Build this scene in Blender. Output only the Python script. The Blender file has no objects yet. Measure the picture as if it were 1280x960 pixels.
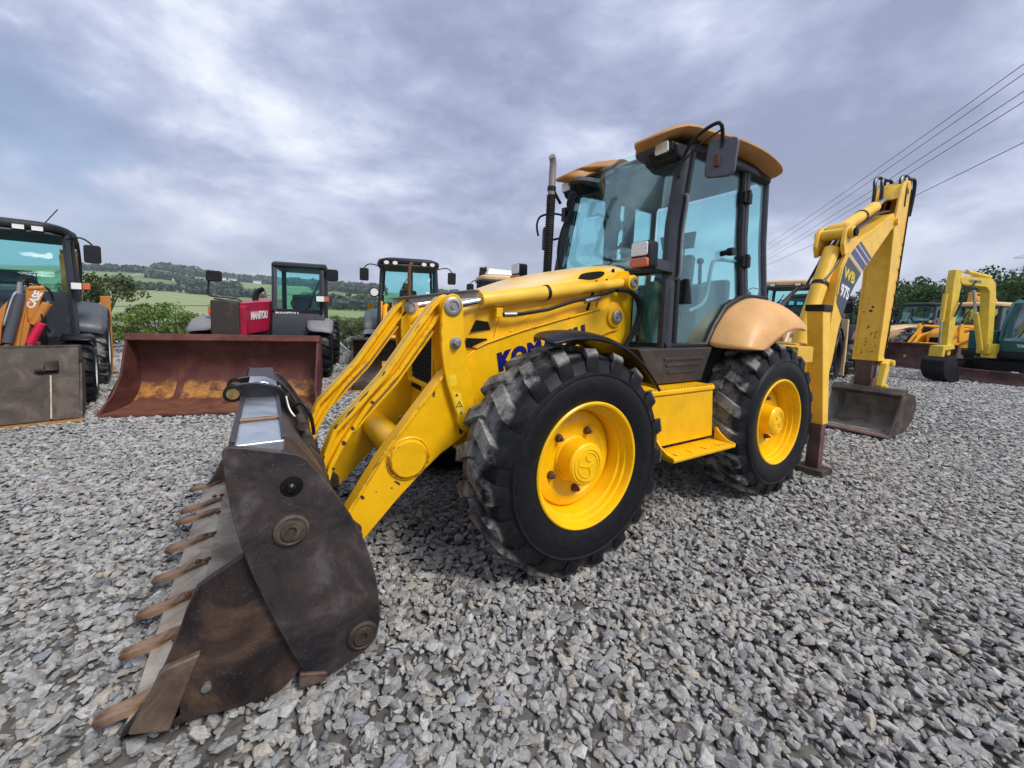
import bpy, bmesh, math, random
import numpy as np
from mathutils import Vector, Matrix, noise as mnoise
sc = bpy.context.scene
COL = sc.collection
rnd = random.Random(7)
nrs = np.random.RandomState(7)
PI = math.pi

# ---------------------------------------------------------------- camera
CAM_F, CAM_YAW, CAM_PITCH, CAM_ROLL = 500.0, -2.1265, -0.08, 0.028
CAM_POS = np.array([1.62, 2.82, 1.553]); CAM_SHIFT = -44.0
def cam_axes(yaw, pit, roll):
    f = np.array([math.cos(yaw)*math.cos(pit), math.sin(yaw)*math.cos(pit), math.sin(pit)])
    r = np.array([math.sin(yaw), -math.cos(yaw), 0.0])
    u = np.cross(r, f)
    c, s = math.cos(roll), math.sin(roll)
    return c*r+s*u, -s*r+c*u, f
R_, U_, F_ = cam_axes(CAM_YAW, CAM_PITCH, CAM_ROLL)
cd = bpy.data.cameras.new('camera'); cam = bpy.data.objects.new('camera', cd); COL.objects.link(cam)
cam.matrix_world = Matrix(((R_[0], U_[0], -F_[0], CAM_POS[0]), (R_[1], U_[1], -F_[1], CAM_POS[1]),
                           (R_[2], U_[2], -F_[2], CAM_POS[2]), (0, 0, 0, 1)))
cd.sensor_width = 36.0; cd.lens = 36.0*CAM_F/1280.0; cd.shift_y = CAM_SHIFT/1280.0
cd.clip_start = 0.05; cd.clip_end = 6000
sc.camera = cam
def ground_pt(x, y, z=0.0):
    """world point at height z seen at photo position (x, y): used once to lay out the yard"""
    d = (x-640)/CAM_F*R_ - (y-480-CAM_SHIFT)/CAM_F*U_ + F_
    return CAM_POS + d*((z-CAM_POS[2])/d[2])
def far_pt(x, y, depth):
    d = (x-640)/CAM_F*R_ - (y-480-CAM_SHIFT)/CAM_F*U_ + F_
    return CAM_POS + d*depth

# ---------------------------------------------------------------- light
EXPOSURE = 1.25
SUN = Vector((-0.30, 0.85, 1.0)).normalized()
SUN_EL = math.asin(SUN.z); SUN_ROT = math.atan2(SUN.x, SUN.y)
ld = bpy.data.lights.new('sun', 'SUN'); ld.energy = 1.5; ld.angle = math.radians(18); ld.color = (1.0, 0.96, 0.90)
sun = bpy.data.objects.new('sun', ld); COL.objects.link(sun)
sun.rotation_euler = (-SUN).to_track_quat('-Z', 'Y').to_euler()
sun.location = (0, 0, 40)
vs = sc.view_settings
vs.view_transform = 'Standard'; vs.look = 'None'; vs.gamma = 1.0; vs.use_curve_mapping = False; vs.exposure = EXPOSURE
sc.cycles.transparent_max_bounces = 24
sc.cycles.max_bounces = 8

# ---------------------------------------------------------------- node helper
class NT:
    def __init__(s, tree): s.t = tree; s.n = tree.nodes; s.l = tree.links
    def new(s, typ, **kw):
        nd = s.n.new(typ)
        ins = kw.pop('ins', {})
        for k, v in kw.items(): setattr(nd, k, v)
        for k, v in ins.items(): s.set(nd, k, v)
        return nd
    def set(s, nd, k, v):
        if hasattr(v, 'is_output'): s.l.new(v, nd.inputs[k])
        else: nd.inputs[k].default_value = v
    def math(s, op, a, b=0.0, c=0.0, clamp=False):
        nd = s.n.new('ShaderNodeMath'); nd.operation = op; nd.use_clamp = clamp
        s.set(nd, 0, a); s.set(nd, 1, b); s.set(nd, 2, c)
        return nd.outputs[0]
    def mix(s, f, a, b, blend='MIX'):
        nd = s.n.new('ShaderNodeMix'); nd.data_type = 'RGBA'; nd.blend_type = blend
        s.set(nd, 0, f); s.set(nd, 6, a if hasattr(a, 'is_output') else tuple(a)+(1,) if len(a) == 3 else a)
        s.set(nd, 7, b if hasattr(b, 'is_output') else tuple(b)+(1,) if len(b) == 3 else b)
        return nd.outputs[2]
    def noise(s, vec, scale, detail=4, rough=0.55, dist=0.0):
        nd = s.n.new('ShaderNodeTexNoise')
        if vec is not None: s.l.new(vec, nd.inputs['Vector'])
        nd.inputs['Scale'].default_value = scale; nd.inputs['Detail'].default_value = detail
        nd.inputs['Roughness'].default_value = rough; nd.inputs['Distortion'].default_value = dist
        return nd.outputs[0]
    def ramp(s, fac, stops, interp='LINEAR'):
        nd = s.n.new('ShaderNodeValToRGB'); cr = nd.color_ramp; cr.interpolation = interp
        while len(cr.elements) > 1: cr.elements.remove(cr.elements[-1])
        for i, (p, c) in enumerate(stops):
            e = cr.elements[0] if i == 0 else cr.elements.new(p)
            e.position = p
            c = (c, c, c) if isinstance(c, (int, float)) else c
            e.color = tuple(c)+(1,)
        s.set(nd, 0, fac)
        return nd.outputs[0]
    def step(s, v, lo, hi):
        nd = s.n.new('ShaderNodeMapRange'); nd.interpolation_type = 'SMOOTHSTEP'
        s.set(nd, 0, v); s.set(nd, 1, lo); s.set(nd, 2, hi)
        return nd.outputs[0]

# ---------------------------------------------------------------- sky
CLOUD_AT = (3.7, 1.2, 0.0)
w = bpy.data.worlds.new('World'); sc.world = w; w.use_nodes = True
nt = NT(w.node_tree)
for nd in list(nt.n): nt.n.remove(nd)
tc = nt.new('ShaderNodeTexCoord').outputs['Generated']
sep = nt.new('ShaderNodeSeparateXYZ', ins={0: tc})
zz = nt.math('MAXIMUM', sep.outputs[2], 0.0)
zd = nt.math('ADD', zz, 0.42)
P = nt.new('ShaderNodeCombineXYZ', ins={0: nt.math('DIVIDE', sep.outputs[0], zd), 1: nt.math('DIVIDE', sep.outputs[1], zd), 2: nt.math('MULTIPLY', zz, 1.2)}).outputs[0]
def shifted(v): return nt.new('ShaderNodeVectorMath', operation='ADD', ins={0: P, 1: v}).outputs[0]
n1 = nt.noise(shifted(CLOUD_AT), 1.75, 12, 0.60, 0.25)
n2 = nt.noise(shifted((5.2, 1.7, 0.4)), 0.95, 4, 0.5, 0.2)
n3 = nt.noise(shifted((1.1, 7.3, 2.0)), 5.5, 8, 0.62, 0.2)
cl = nt.math('ADD', nt.math('MULTIPLY', n1, 0.60), nt.math('ADD', nt.math('MULTIPLY', n2, 0.34), nt.math('MULTIPLY', n3, 0.16)))
ccol = nt.ramp(cl, [(0.445, (0.290, 0.335, 0.485)), (0.50, (0.385, 0.430, 0.600)), (0.54, (0.485, 0.535, 0.720)), (0.58, (0.62, 0.67, 0.84)), (0.64, (0.86, 0.90, 0.99))])
hor = nt.step(sep.outputs[2], 0.30, 0.0)
ccol = nt.mix(nt.math('MULTIPLY', hor, 0.40), ccol, (0.80, 0.85, 0.97))
hole = nt.step(nt.noise(shifted((9.1, 4.0, 2.0)), 1.5, 6, 0.55, 0.3), 0.60, 0.70)
sky = nt.new('ShaderNodeTexSky', sky_type='NISHITA', sun_disc=False, sun_elevation=SUN_EL, sun_rotation=SUN_ROT, altitude=200.0)
skyb = nt.new('ShaderNodeBackground', ins={0: sky.outputs[0], 1: 0.055})
SKY_CLOUD = nt.new('ShaderNodeBackground', ins={0: ccol, 1: 1.12/2**EXPOSURE})
# clear blue showing through low on the left of the view
gap = nt.new('ShaderNodeVectorMath', operation='DOT_PRODUCT', ins={0: tc, 1: (0.335, -0.912, 0.235)}).outputs['Value']
gap = nt.math('MULTIPLY', nt.step(gap, 0.972, 0.999), nt.step(n1, 0.56, 0.46))
hole = nt.math('MAXIMUM', hole, nt.math('MULTIPLY', gap, 0.75))
mx = nt.new('ShaderNodeMixShader', ins={0: nt.math('MULTIPLY', hole, 0.8), 1: SKY_CLOUD.outputs[0], 2: skyb.outputs[0]})
nt.l.new(mx.outputs[0], nt.new('ShaderNodeOutputWorld').inputs[0])

# ---------------------------------------------------------------- materials
def material(name):
    m = bpy.data.materials.new(name); m.use_nodes = True
    t = NT(m.node_tree)
    b = t.n['Principled BSDF']
    return m, t, b
def simple(name, col, rough=0.5, metal=0.0, var=0.12, scale=18.0, bump=0.0, coat=0.0, dirt=0.0, dirt_col=(0.16, 0.14, 0.12), spec=0.5):
    m, t, b = material(name)
    oc = t.new('ShaderNodeTexCoord').outputs['Object']
    n = t.noise(oc, scale, 5, 0.6)
    lo = tuple(c*(1-var) for c in col); hi = tuple(min(1, c*(1+var)) for c in col)
    c = t.ramp(n, [(0.3, lo), (0.7, hi)])
    r = t.math('ADD', t.math('MULTIPLY', n, 0.25), rough-0.12)
    if dirt > 0:
        d = t.step(t.noise(oc, 4.5, 8, 0.68, 0.4), 0.62-0.22*dirt, 0.80-0.15*dirt)
        d = t.math('MULTIPLY', d, min(1.0, 0.4+dirt*0.6))
        c = t.mix(d, c, dirt_col); r = t.math('ADD', r, t.math('MULTIPLY', d, 0.25))
    t.set(b, 'Base Color', c); t.set(b, 'Roughness', r); b.inputs['Metallic'].default_value = metal
    b.inputs['Specular IOR Level'].default_value = spec
    if coat: b.inputs['Coat Weight'].default_value = coat; b.inputs['Coat Roughness'].default_value = 0.12
    if bump:
        bp = t.new('ShaderNodeBump', ins={'Strength': bump, 'Distance': 0.01, 'Height': t.noise(oc, scale*3, 6, 0.65)})
        t.l.new(bp.outputs[0], b.inputs['Normal'])
    return m
def edge_mask(t, rad):
    bv = t.new('ShaderNodeBevel', samples=4, ins={'Radius': rad})
    g = t.new('ShaderNodeNewGeometry')
    d = t.new('ShaderNodeVectorMath', operation='DOT_PRODUCT', ins={0: bv.outputs[0], 1: g.outputs['Normal']})
    return t.math('SUBTRACT', 1.0, d.outputs['Value'])
def paint(name, col, rough=0.33, chips=0.0, chip_col=(0.055, 0.028, 0.022), edge=0.012, dirt=0.25, pale_top=0.0, pale_top_col=(0.75, 0.62, 0.42), dirt_col=(0.30, 0.21, 0.09), var=0.07):
    """machine paint: slight mottling, film of dirt, pale patches of fading and painted sheen on upward faces, chips that gather along edges"""
    m, t, b = material(name)
    oc = t.new('ShaderNodeTexCoord').outputs['Object']
    n = t.noise(oc, 5.0, 6, 0.6)
    c = t.ramp(n, [(0.36, tuple(x*(1-var*1.5) for x in col)), (0.62, tuple(min(1, x*(1+var)) for x in col))])
    if pale_top:
        g = t.new('ShaderNodeNewGeometry'); nz = t.new('ShaderNodeSeparateXYZ', ins={0: g.outputs['Normal']}).outputs[2]
        fz = t.math('MULTIPLY', t.step(nz, 0.35, 0.95), t.step(t.noise(oc, 2.2, 7, 0.6, 0.5), 0.30, 0.62))
        c = t.mix(t.math('MULTIPLY', fz, pale_top), c, pale_top_col)
    if dirt:
        d = t.step(t.noise(oc, 3.3, 9, 0.7, 0.5), 0.52, 0.80)
        c = t.mix(t.math('MULTIPLY', d, dirt), c, dirt_col)
        sm = t.noise(oc, 60.0, 3, 0.7)
        c = t.mix(t.math('MULTIPLY', t.step(sm, 0.66, 0.74), dirt*0.8), c, tuple(x*0.35 for x in col))
    r = t.math('ADD', t.math('MULTIPLY', n, 0.22), rough-0.10)
    if chips:
        e = edge_mask(t, edge)
        nn = t.noise(oc, 15.0, 7, 0.72, 0.6)
        n4 = t.noise(oc, 5.0, 4, 0.6, 0.3)
        s = t.math('ADD', t.math('MINIMUM', t.math('MULTIPLY', e, 2.0*chips), 0.125), t.math('ADD', t.math('MULTIPLY', nn, 0.55), t.math('MULTIPLY', n4, 0.45)))
        k = t.step(s, 0.668-0.012*chips, 0.682-0.012*chips)
        c = t.mix(k, c, t.ramp(t.noise(oc, 70, 4), [(0.35, chip_col), (0.7, (0.16, 0.075, 0.04))]))
        r = t.math('ADD', r, t.math('MULTIPLY', k, 0.4))
    t.set(b, 'Base Color', c); t.set(b, 'Roughness', r)
    b.inputs['Specular IOR Level'].default_value = 0.35; b.inputs['Coat Weight'].default_value = 0.08; b.inputs['Coat Roughness'].default_value = 0.2
    bp = t.new('ShaderNodeBump', ins={'Strength': 0.10, 'Distance': 0.004, 'Height': t.noise(oc, 14, 3, 0.5)})
    t.l.new(bp.outputs[0], b.inputs['Normal'])
    return m
def steel(name, cols, rough=0.5, metal=0.5, scale=3.0, rust=(0.30, 0.11, 0.035), rust_amt=0.3, scratch=0.3, edge=0.0):
    """worn bare steel: mottled, scratched, with patches of rust and bright edges"""
    m, t, b = material(name)
    oc = t.new('ShaderNodeTexCoord').outputs['Object']
    n = t.noise(oc, scale, 9, 0.66, 0.6)
    c = t.ramp(n, [(0.36+0.28*i/(len(cols)-1), q) for i, q in enumerate(cols)])
    rk = t.step(t.noise(oc, scale*1.7, 9, 0.7, 0.8), 0.68-0.3*rust_amt, 0.84-0.3*rust_amt)
    c = t.mix(t.math('MULTIPLY', rk, 0.85), c, t.ramp(t.noise(oc, 40, 5, 0.7), [(0.3, tuple(x*0.5 for x in rust)), (0.7, rust)]))
    mp = t.new('ShaderNodeMapping', ins={'Vector': oc, 'Scale': (3.0, 3.0, 46.0), 'Rotation': (0.5, 0.6, 0.3)})
    sn = t.step(t.noise(mp.outputs[0], 3.0, 6, 0.7, 0.2), 0.62, 0.78)
    c = t.mix(t.math('MULTIPLY', sn, scratch), c, (0.30, 0.28, 0.27))
    gr = t.step(t.noise(oc, 130, 3, 0.6), 0.63, 0.74)
    c = t.mix(t.math('MULTIPLY', gr, 0.25), c, (0.36, 0.33, 0.30))
    if edge:
        e = t.step(t.math('ADD', t.math('MULTIPLY', edge_mask(t, 0.01), 1.2), t.math('MULTIPLY', t.noise(oc, 25, 5), 0.3)), 0.30, 0.55)
        c = t.mix(t.math('MULTIPLY', e, edge), c, (0.36, 0.31, 0.27))
    r = t.math('ADD', t.math('MULTIPLY', n, 0.35), rough-0.15)
    r = t.math('ADD', r, t.math('MULTIPLY', rk, 0.2))
    t.set(b, 'Base Color', c); t.set(b, 'Roughness', r)
    t.set(b, 'Metallic', t.math('MULTIPLY', t.math('SUBTRACT', 1.0, rk), metal))
    bp = t.new('ShaderNodeBump', ins={'Strength': 0.35, 'Distance': 0.006, 'Height': t.noise(oc, scale*9, 8, 0.7)})
    t.l.new(bp.outputs[0], b.inputs['Normal'])
    return m
def rubber(name, dust=0.6, rdust=(0.93, 0.985), radius=0.69):
    m, t, b = material(name)
    oc = t.new('ShaderNodeTexCoord').outputs['Object']
    s = t.new('ShaderNodeSeparateXYZ', ins={0: oc})
    rr = t.math('SQRT', t.math('ADD', t.math('POWER', s.outputs[0], 2.0), t.math('POWER', s.outputs[2], 2.0)))
    n = t.noise(oc, 7.0, 8, 0.68, 0.4)
    k = t.math('MULTIPLY', t.step(rr, rdust[0]*radius, rdust[1]*radius), t.step(n, 0.36, 0.62))
    base = t.ramp(t.noise(oc, 30, 4), [(0.3, (0.005, 0.0055, 0.007)), (0.7, (0.013, 0.0135, 0.0155))])
    c = t.mix(t.math('MULTIPLY', k, dust), base, t.ramp(t.noise(oc, 45, 5, 0.7), [(0.3, (0.17, 0.165, 0.155)), (0.7, (0.36, 0.35, 0.325))]))
    t.set(b, 'Base Color', c); t.set(b, 'Roughness', t.math('ADD', 0.42, t.math('MULTIPLY', k, 0.4)))
    b.inputs['Specular IOR Level'].default_value = 0.22
    bp = t.new('ShaderNodeBump', ins={'Strength': 0.25, 'Distance': 0.004, 'Height': t.noise(oc, 60, 5, 0.7)})
    t.l.new(bp.outputs[0], b.inputs['Normal'])
    return m
def glass(name, tint=(0.80, 0.97, 0.965), refl=0.030):
    m, t, b = material(name)
    t.n.remove(b)
    tr = t.new('ShaderNodeBsdfTransparent', ins={0: tuple(tint)+(1,)})
    gl = t.new('ShaderNodeBsdfGlossy', ins={0: (1, 1, 1, 1), 1: 0.02})
    fr = t.new('ShaderNodeFresnel', ins={0: 1.5})
    f = t.math('MINIMUM', t.math('ADD', t.math('MULTIPLY', fr.outputs[0], 0.26), refl-0.03), 0.9)
    mx = t.new('ShaderNodeMixShader', ins={0: f, 1: tr.outputs[0], 2: gl.outputs[0]})
    t.l.new(mx.outputs[0], t.n['Material Output'].inputs[0])
    return m
YEL = (0.85, 0.465, 0.003)
M = dict(
    yellow=paint('yellow_paint', YEL, 0.34, chips=0.0, dirt=0.14),
    yellow_arm=paint('yellow_paint_chipped', YEL, 0.38, chips=1.0, dirt=0.30, edge=0.016),
    yellow_hood=paint('yellow_paint_faded_sheen', (0.83, 0.455, 0.005), 0.36, pale_top=0.75, dirt=0.22),  # whitish top: weathered paint, with reflected light also put into the colour
    yellow_boom=paint('yellow_paint_boom', (0.84, 0.50, 0.050), 0.38, chips=0.55, dirt=0.35, edge=0.012),
    yellow_old=paint('yellow_paint_old', (0.72, 0.42, 0.05), 0.5, chips=0.8, dirt=0.6, edge=0.02),
    rim=paint('rim_paint', (0.88, 0.50, 0.002), 0.32, dirt=0.16),
    tan=paint('tan_plastic', (0.67, 0.365, 0.135), 0.55, dirt=0.30, dirt_col=(0.45, 0.25, 0.12), pale_top=0.25, pale_top_col=(0.70, 0.42, 0.22)),
    tan_roof=paint('tan_roof_plastic', (0.46, 0.235, 0.075), 0.5, dirt=0.35, dirt_col=(0.35, 0.19, 0.08)),
    black=simple('black_plastic', (0.010, 0.011, 0.013), 0.50, spec=0.3, dirt=0.25, dirt_col=(0.07, 0.065, 0.06)),
    blackgloss=simple('black_gloss', (0.007, 0.008, 0.010), 0.32, spec=0.35, dirt=0.15, dirt_col=(0.05, 0.05, 0.05)),
    frame=simple('cab_frame', (0.030, 0.033, 0.042), 0.42, spec=0.35, var=0.2, dirt=0.3, dirt_col=(0.09, 0.09, 0.095)),
    grey=simple('interior_grey', (0.16, 0.17, 0.19), 0.6),
    lightgrey=simple('light_grey', (0.32, 0.33, 0.36), 0.55),
    headliner=simple('headliner', (0.11, 0.115, 0.14), 0.8),
    seat=simple('seat_cloth', (0.10, 0.105, 0.12), 0.85, var=0.25, scale=60),
    teal=simple('dash_teal', (0.12, 0.22, 0.21), 0.55),
    chrome=simple('chrome_rod', (0.72, 0.73, 0.76), 0.14, metal=1.0, var=0.05),
    steelgrey=simple('dull_steel', (0.36, 0.35, 0.34), 0.42, metal=0.8, dirt=0.5, dirt_col=(0.18, 0.10, 0.06)),
    bolt=simple('rusty_bolt', (0.13, 0.055, 0.030), 0.7, metal=0.3, var=0.4),
    exhaust=simple('exhaust_pipe', (0.30, 0.26, 0.25), 0.5, metal=0.6, dirt=0.5, dirt_col=(0.15, 0.09, 0.06)),
    bucket=steel('bucket_steel', [(0.014, 0.013, 0.016), (0.034, 0.028, 0.030), (0.056, 0.042, 0.040), (0.105, 0.092, 0.09)], 0.5, 0.3, 3.6, rust=(0.10, 0.05, 0.035), rust_amt=0.14, scratch=0.45, edge=0.7),
    jaw=steel('jaw_steel', [(0.016, 0.011, 0.011), (0.038, 0.025, 0.023), (0.085, 0.052, 0.036), (0.15, 0.11, 0.085)], 0.5, 0.3, 3.2, rust=(0.14, 0.065, 0.03), rust_amt=0.2, scratch=0.22, edge=0.6),
    cutter=steel('cutter_steel', [(0.05, 0.035, 0.028), (0.12, 0.085, 0.06), (0.19, 0.14, 0.10)], 0.5, 0.3, 6, rust=(0.2, 0.10, 0.04), rust_amt=0.3, scratch=0.2, edge=0.5),
    floor=steel('floor_steel', [(0.20, 0.15, 0.11), (0.36, 0.31, 0.25), (0.50, 0.45, 0.38)], 0.5, 0.35, 3.5, rust=(0.34, 0.18, 0.10), rust_amt=0.36, scratch=0.4),
    tooth=steel('tooth_steel', [(0.08, 0.045, 0.030), (0.20, 0.115, 0.066), (0.33, 0.215, 0.135)], 0.5, 0.3, 9, rust=(0.42, 0.19, 0.08), rust_amt=0.3, edge=0.4),
    polished=steel('polished_steel', [(0.42, 0.47, 0.52), (0.62, 0.66, 0.70), (0.75, 0.78, 0.80)], 0.30, 0.95, 4, rust=(0.28, 0.19, 0.13), rust_amt=0.15, scratch=0.2),
    rustred=steel('rust_red_steel', [(0.065, 0.017, 0.013), (0.105, 0.028, 0.021), (0.15, 0.055, 0.040)], 0.6, 0.2, 2.5, rust=(0.42, 0.16, 0.025), rust_amt=0.18, scratch=0.12, edge=0.25),
    rustband=None, rustorange=steel('rust_orange_steel', [(0.13, 0.05, 0.025), (0.34, 0.15, 0.035), (0.46, 0.23, 0.06)], 0.7, 0.15, 3.0, rust=(0.10, 0.035, 0.02), rust_amt=0.45, scratch=0.05),
    brown=steel('brown_steel', [(0.022, 0.015, 0.011), (0.050, 0.036, 0.027), (0.105, 0.082, 0.064)], 0.6, 0.25, 4.0, rust_amt=0.2, scratch=0.15),
    mud=steel('muddy_steel', [(0.20, 0.185, 0.155), (0.34, 0.315, 0.27), (0.46, 0.43, 0.38)], 0.8, 0.05, 5.0, rust=(0.15, 0.08, 0.06), rust_amt=0.2, scratch=0.05),
    blade=steel('blade_steel', [(0.075, 0.035, 0.032), (0.13, 0.065, 0.058), (0.18, 0.10, 0.09)], 0.6, 0.2, 3.0, rust_amt=0.15, scratch=0.1),
    dark=simple('dark_underbody', (0.012, 0.012, 0.012), 0.8, spec=0.15, dirt=0.4, dirt_col=(0.06, 0.05, 0.045)),
    skirt=simple('skirt_metal', (0.060, 0.048, 0.042), 0.38, metal=0.4, dirt=0.4, dirt_col=(0.13, 0.105, 0.085)),
    tyre=rubber('tyre_rubber', 0.95, (0.925, 0.98)),
    tyre_small=rubber('tyre_rubber_dusty', 0.85, (0.80, 0.97), 0.6),
    glass=glass('cab_glass'),
    glass_clear=glass('clear_glass', (0.80, 0.93, 0.93), 0.10),
    glass_dark=glass('dark_glass', (0.62, 0.82, 0.82), 0.14),
    lens=simple('lamp_lens', (0.78, 0.78, 0.74), 0.12, var=0.18, scale=90, coat=1.0),
    orange_lens=simple('orange_lens', (0.62, 0.11, 0.02), 0.2, var=0.15, scale=60, coat=0.6),
    blue=simple('blue_lettering', (0.006, 0.005, 0.13), 0.45),
    white=simple('white_lettering', (0.75, 0.75, 0.75), 0.5),
    yletter=simple('yellow_lettering', (0.70, 0.52, 0.03), 0.5),
    decal=simple('decal_dark', (0.040, 0.052, 0.075), 0.4, dirt=0.3, dirt_col=(0.12, 0.12, 0.12)),
    stripe=simple('decal_stripe', (0.085, 0.080, 0.17), 0.45),
    stripe_light=simple('decal_stripe_light', (0.62, 0.55, 0.50), 0.45),
    sticker=simple('sticker_yellow', (0.86, 0.60, 0.04), 0.4, dirt=0.3, dirt_col=(0.8, 0.65, 0.3)),
    grille=simple('grille_mesh', (0.008, 0.008, 0.008), 0.7, spec=0.1),
    orange=paint('orange_paint', (0.50, 0.20, 0.040), 0.38, chips=0.5, dirt=0.35),
    jcb=paint('bright_yellow_paint', (0.80, 0.36, 0.006), 0.36, dirt=0.3),
    red=paint('red_paint', (0.36, 0.008, 0.040), 0.4, chips=0.2, dirt=0.35, dirt_col=(0.16, 0.03, 0.03)),
    pink=simple('red_cylinder', (0.60, 0.012, 0.06), 0.3),
    greyfender=simple('grey_fender', (0.075, 0.082, 0.098), 0.45, dirt=0.35, dirt_col=(0.15, 0.15, 0.15)),
    lightfender=simple('light_grey_fender', (0.19, 0.19, 0.20), 0.55, dirt=0.4, dirt_col=(0.28, 0.27, 0.25)),
    tealpaint=paint('teal_paint', (0.012, 0.105, 0.100), 0.4, dirt=0.3, dirt_col=(0.06, 0.12, 0.11)),
    cream=paint('cream_paint', (0.66, 0.46, 0.24), 0.5, dirt=0.4, dirt_col=(0.34, 0.24, 0.14)),
    paleyellow=paint('pale_yellow_paint', (0.72, 0.50, 0.055), 0.45, dirt=0.45, chips=0.5),
    whitepaint=simple('white_paint', (0.72, 0.72, 0.72), 0.4, dirt=0.3, dirt_col=(0.4, 0.38, 0.35)),
    cable=simple('cable', (0.06, 0.06, 0.075), 0.6),
    pylon=simple('galvanised_lattice', (0.30, 0.31, 0.34), 0.6),
)

def band_steel():
    """rust-red paint worn to orange rust low down on the inside of the bucket"""
    m, t, b = material('rust_red_worn_steel')
    oc = t.new('ShaderNodeTexCoord').outputs['Object']
    z = t.new('ShaderNodeSeparateXYZ', ins={0: oc}).outputs[2]
    y = t.new('ShaderNodeSeparateXYZ', ins={0: oc}).outputs[1]
    n = t.noise(oc, 2.5, 9, 0.66, 0.6)
    c = t.ramp(n, [(0.3, (0.050, 0.014, 0.011)), (0.5, (0.095, 0.026, 0.019)), (0.72, (0.15, 0.055, 0.040))])
    mp = t.new('ShaderNodeMapping', ins={'Vector': oc, 'Scale': (1.0, 7.0, 0.8)})
    dr = t.step(t.noise(mp.outputs[0], 1.6, 6, 0.6, 0.3), 0.56, 0.70)
    c = t.mix(t.math('MULTIPLY', dr, 0.30), c, (0.17, 0.085, 0.065))
    zz_ = t.math('ADD', z, t.math('MULTIPLY', t.math('SUBTRACT', t.noise(oc, 3.0, 8, 0.7, 0.5), 0.5), 0.34))
    band = t.math('MULTIPLY', t.step(zz_, 0.40, 0.31), t.step(zz_, 0.115, 0.15))
    rc = t.ramp(t.noise(oc, 7.0, 9, 0.72, 0.4), [(0.36, (0.045, 0.016, 0.010)), (0.44, (0.20, 0.075, 0.020)), (0.58, (0.42, 0.19, 0.035)), (0.72, (0.50, 0.27, 0.07))])
    c = t.mix(t.math('MULTIPLY', band, 0.95), c, rc)
    low = t.step(z, 0.16, 0.05)
    c = t.mix(t.math('MULTIPLY', low, 0.6), c, t.ramp(t.noise(oc, 5.0, 8, 0.7, 0.6), [(0.35, (0.10, 0.035, 0.02)), (0.6, (0.24, 0.10, 0.05)), (0.75, (0.34, 0.20, 0.11))]))
    fl = t.step(t.noise(oc, 55, 3, 0.6), 0.70, 0.74)
    c = t.mix(t.math('MULTIPLY', fl, 0.5), c, (0.40, 0.30, 0.24))
    t.set(b, 'Base Color', c); b.inputs['Roughness'].default_value = 0.62
    bp = t.new('ShaderNodeBump', ins={'Strength': 0.4, 'Distance': 0.006, 'Height': t.noise(oc, 24, 8, 0.7)})
    t.l.new(bp.outputs[0], b.inputs['Normal'])
    return m
M['rustband'] = band_steel()

M['chip'] = simple('bare_rusty_steel', (0.055, 0.026, 0.020), 0.7, var=0.5, scale=70)
M['brass'] = steel('greasy_bush', [(0.06, 0.04, 0.02), (0.20, 0.13, 0.05), (0.34, 0.23, 0.08)], 0.5, 0.4, 14)
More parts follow.
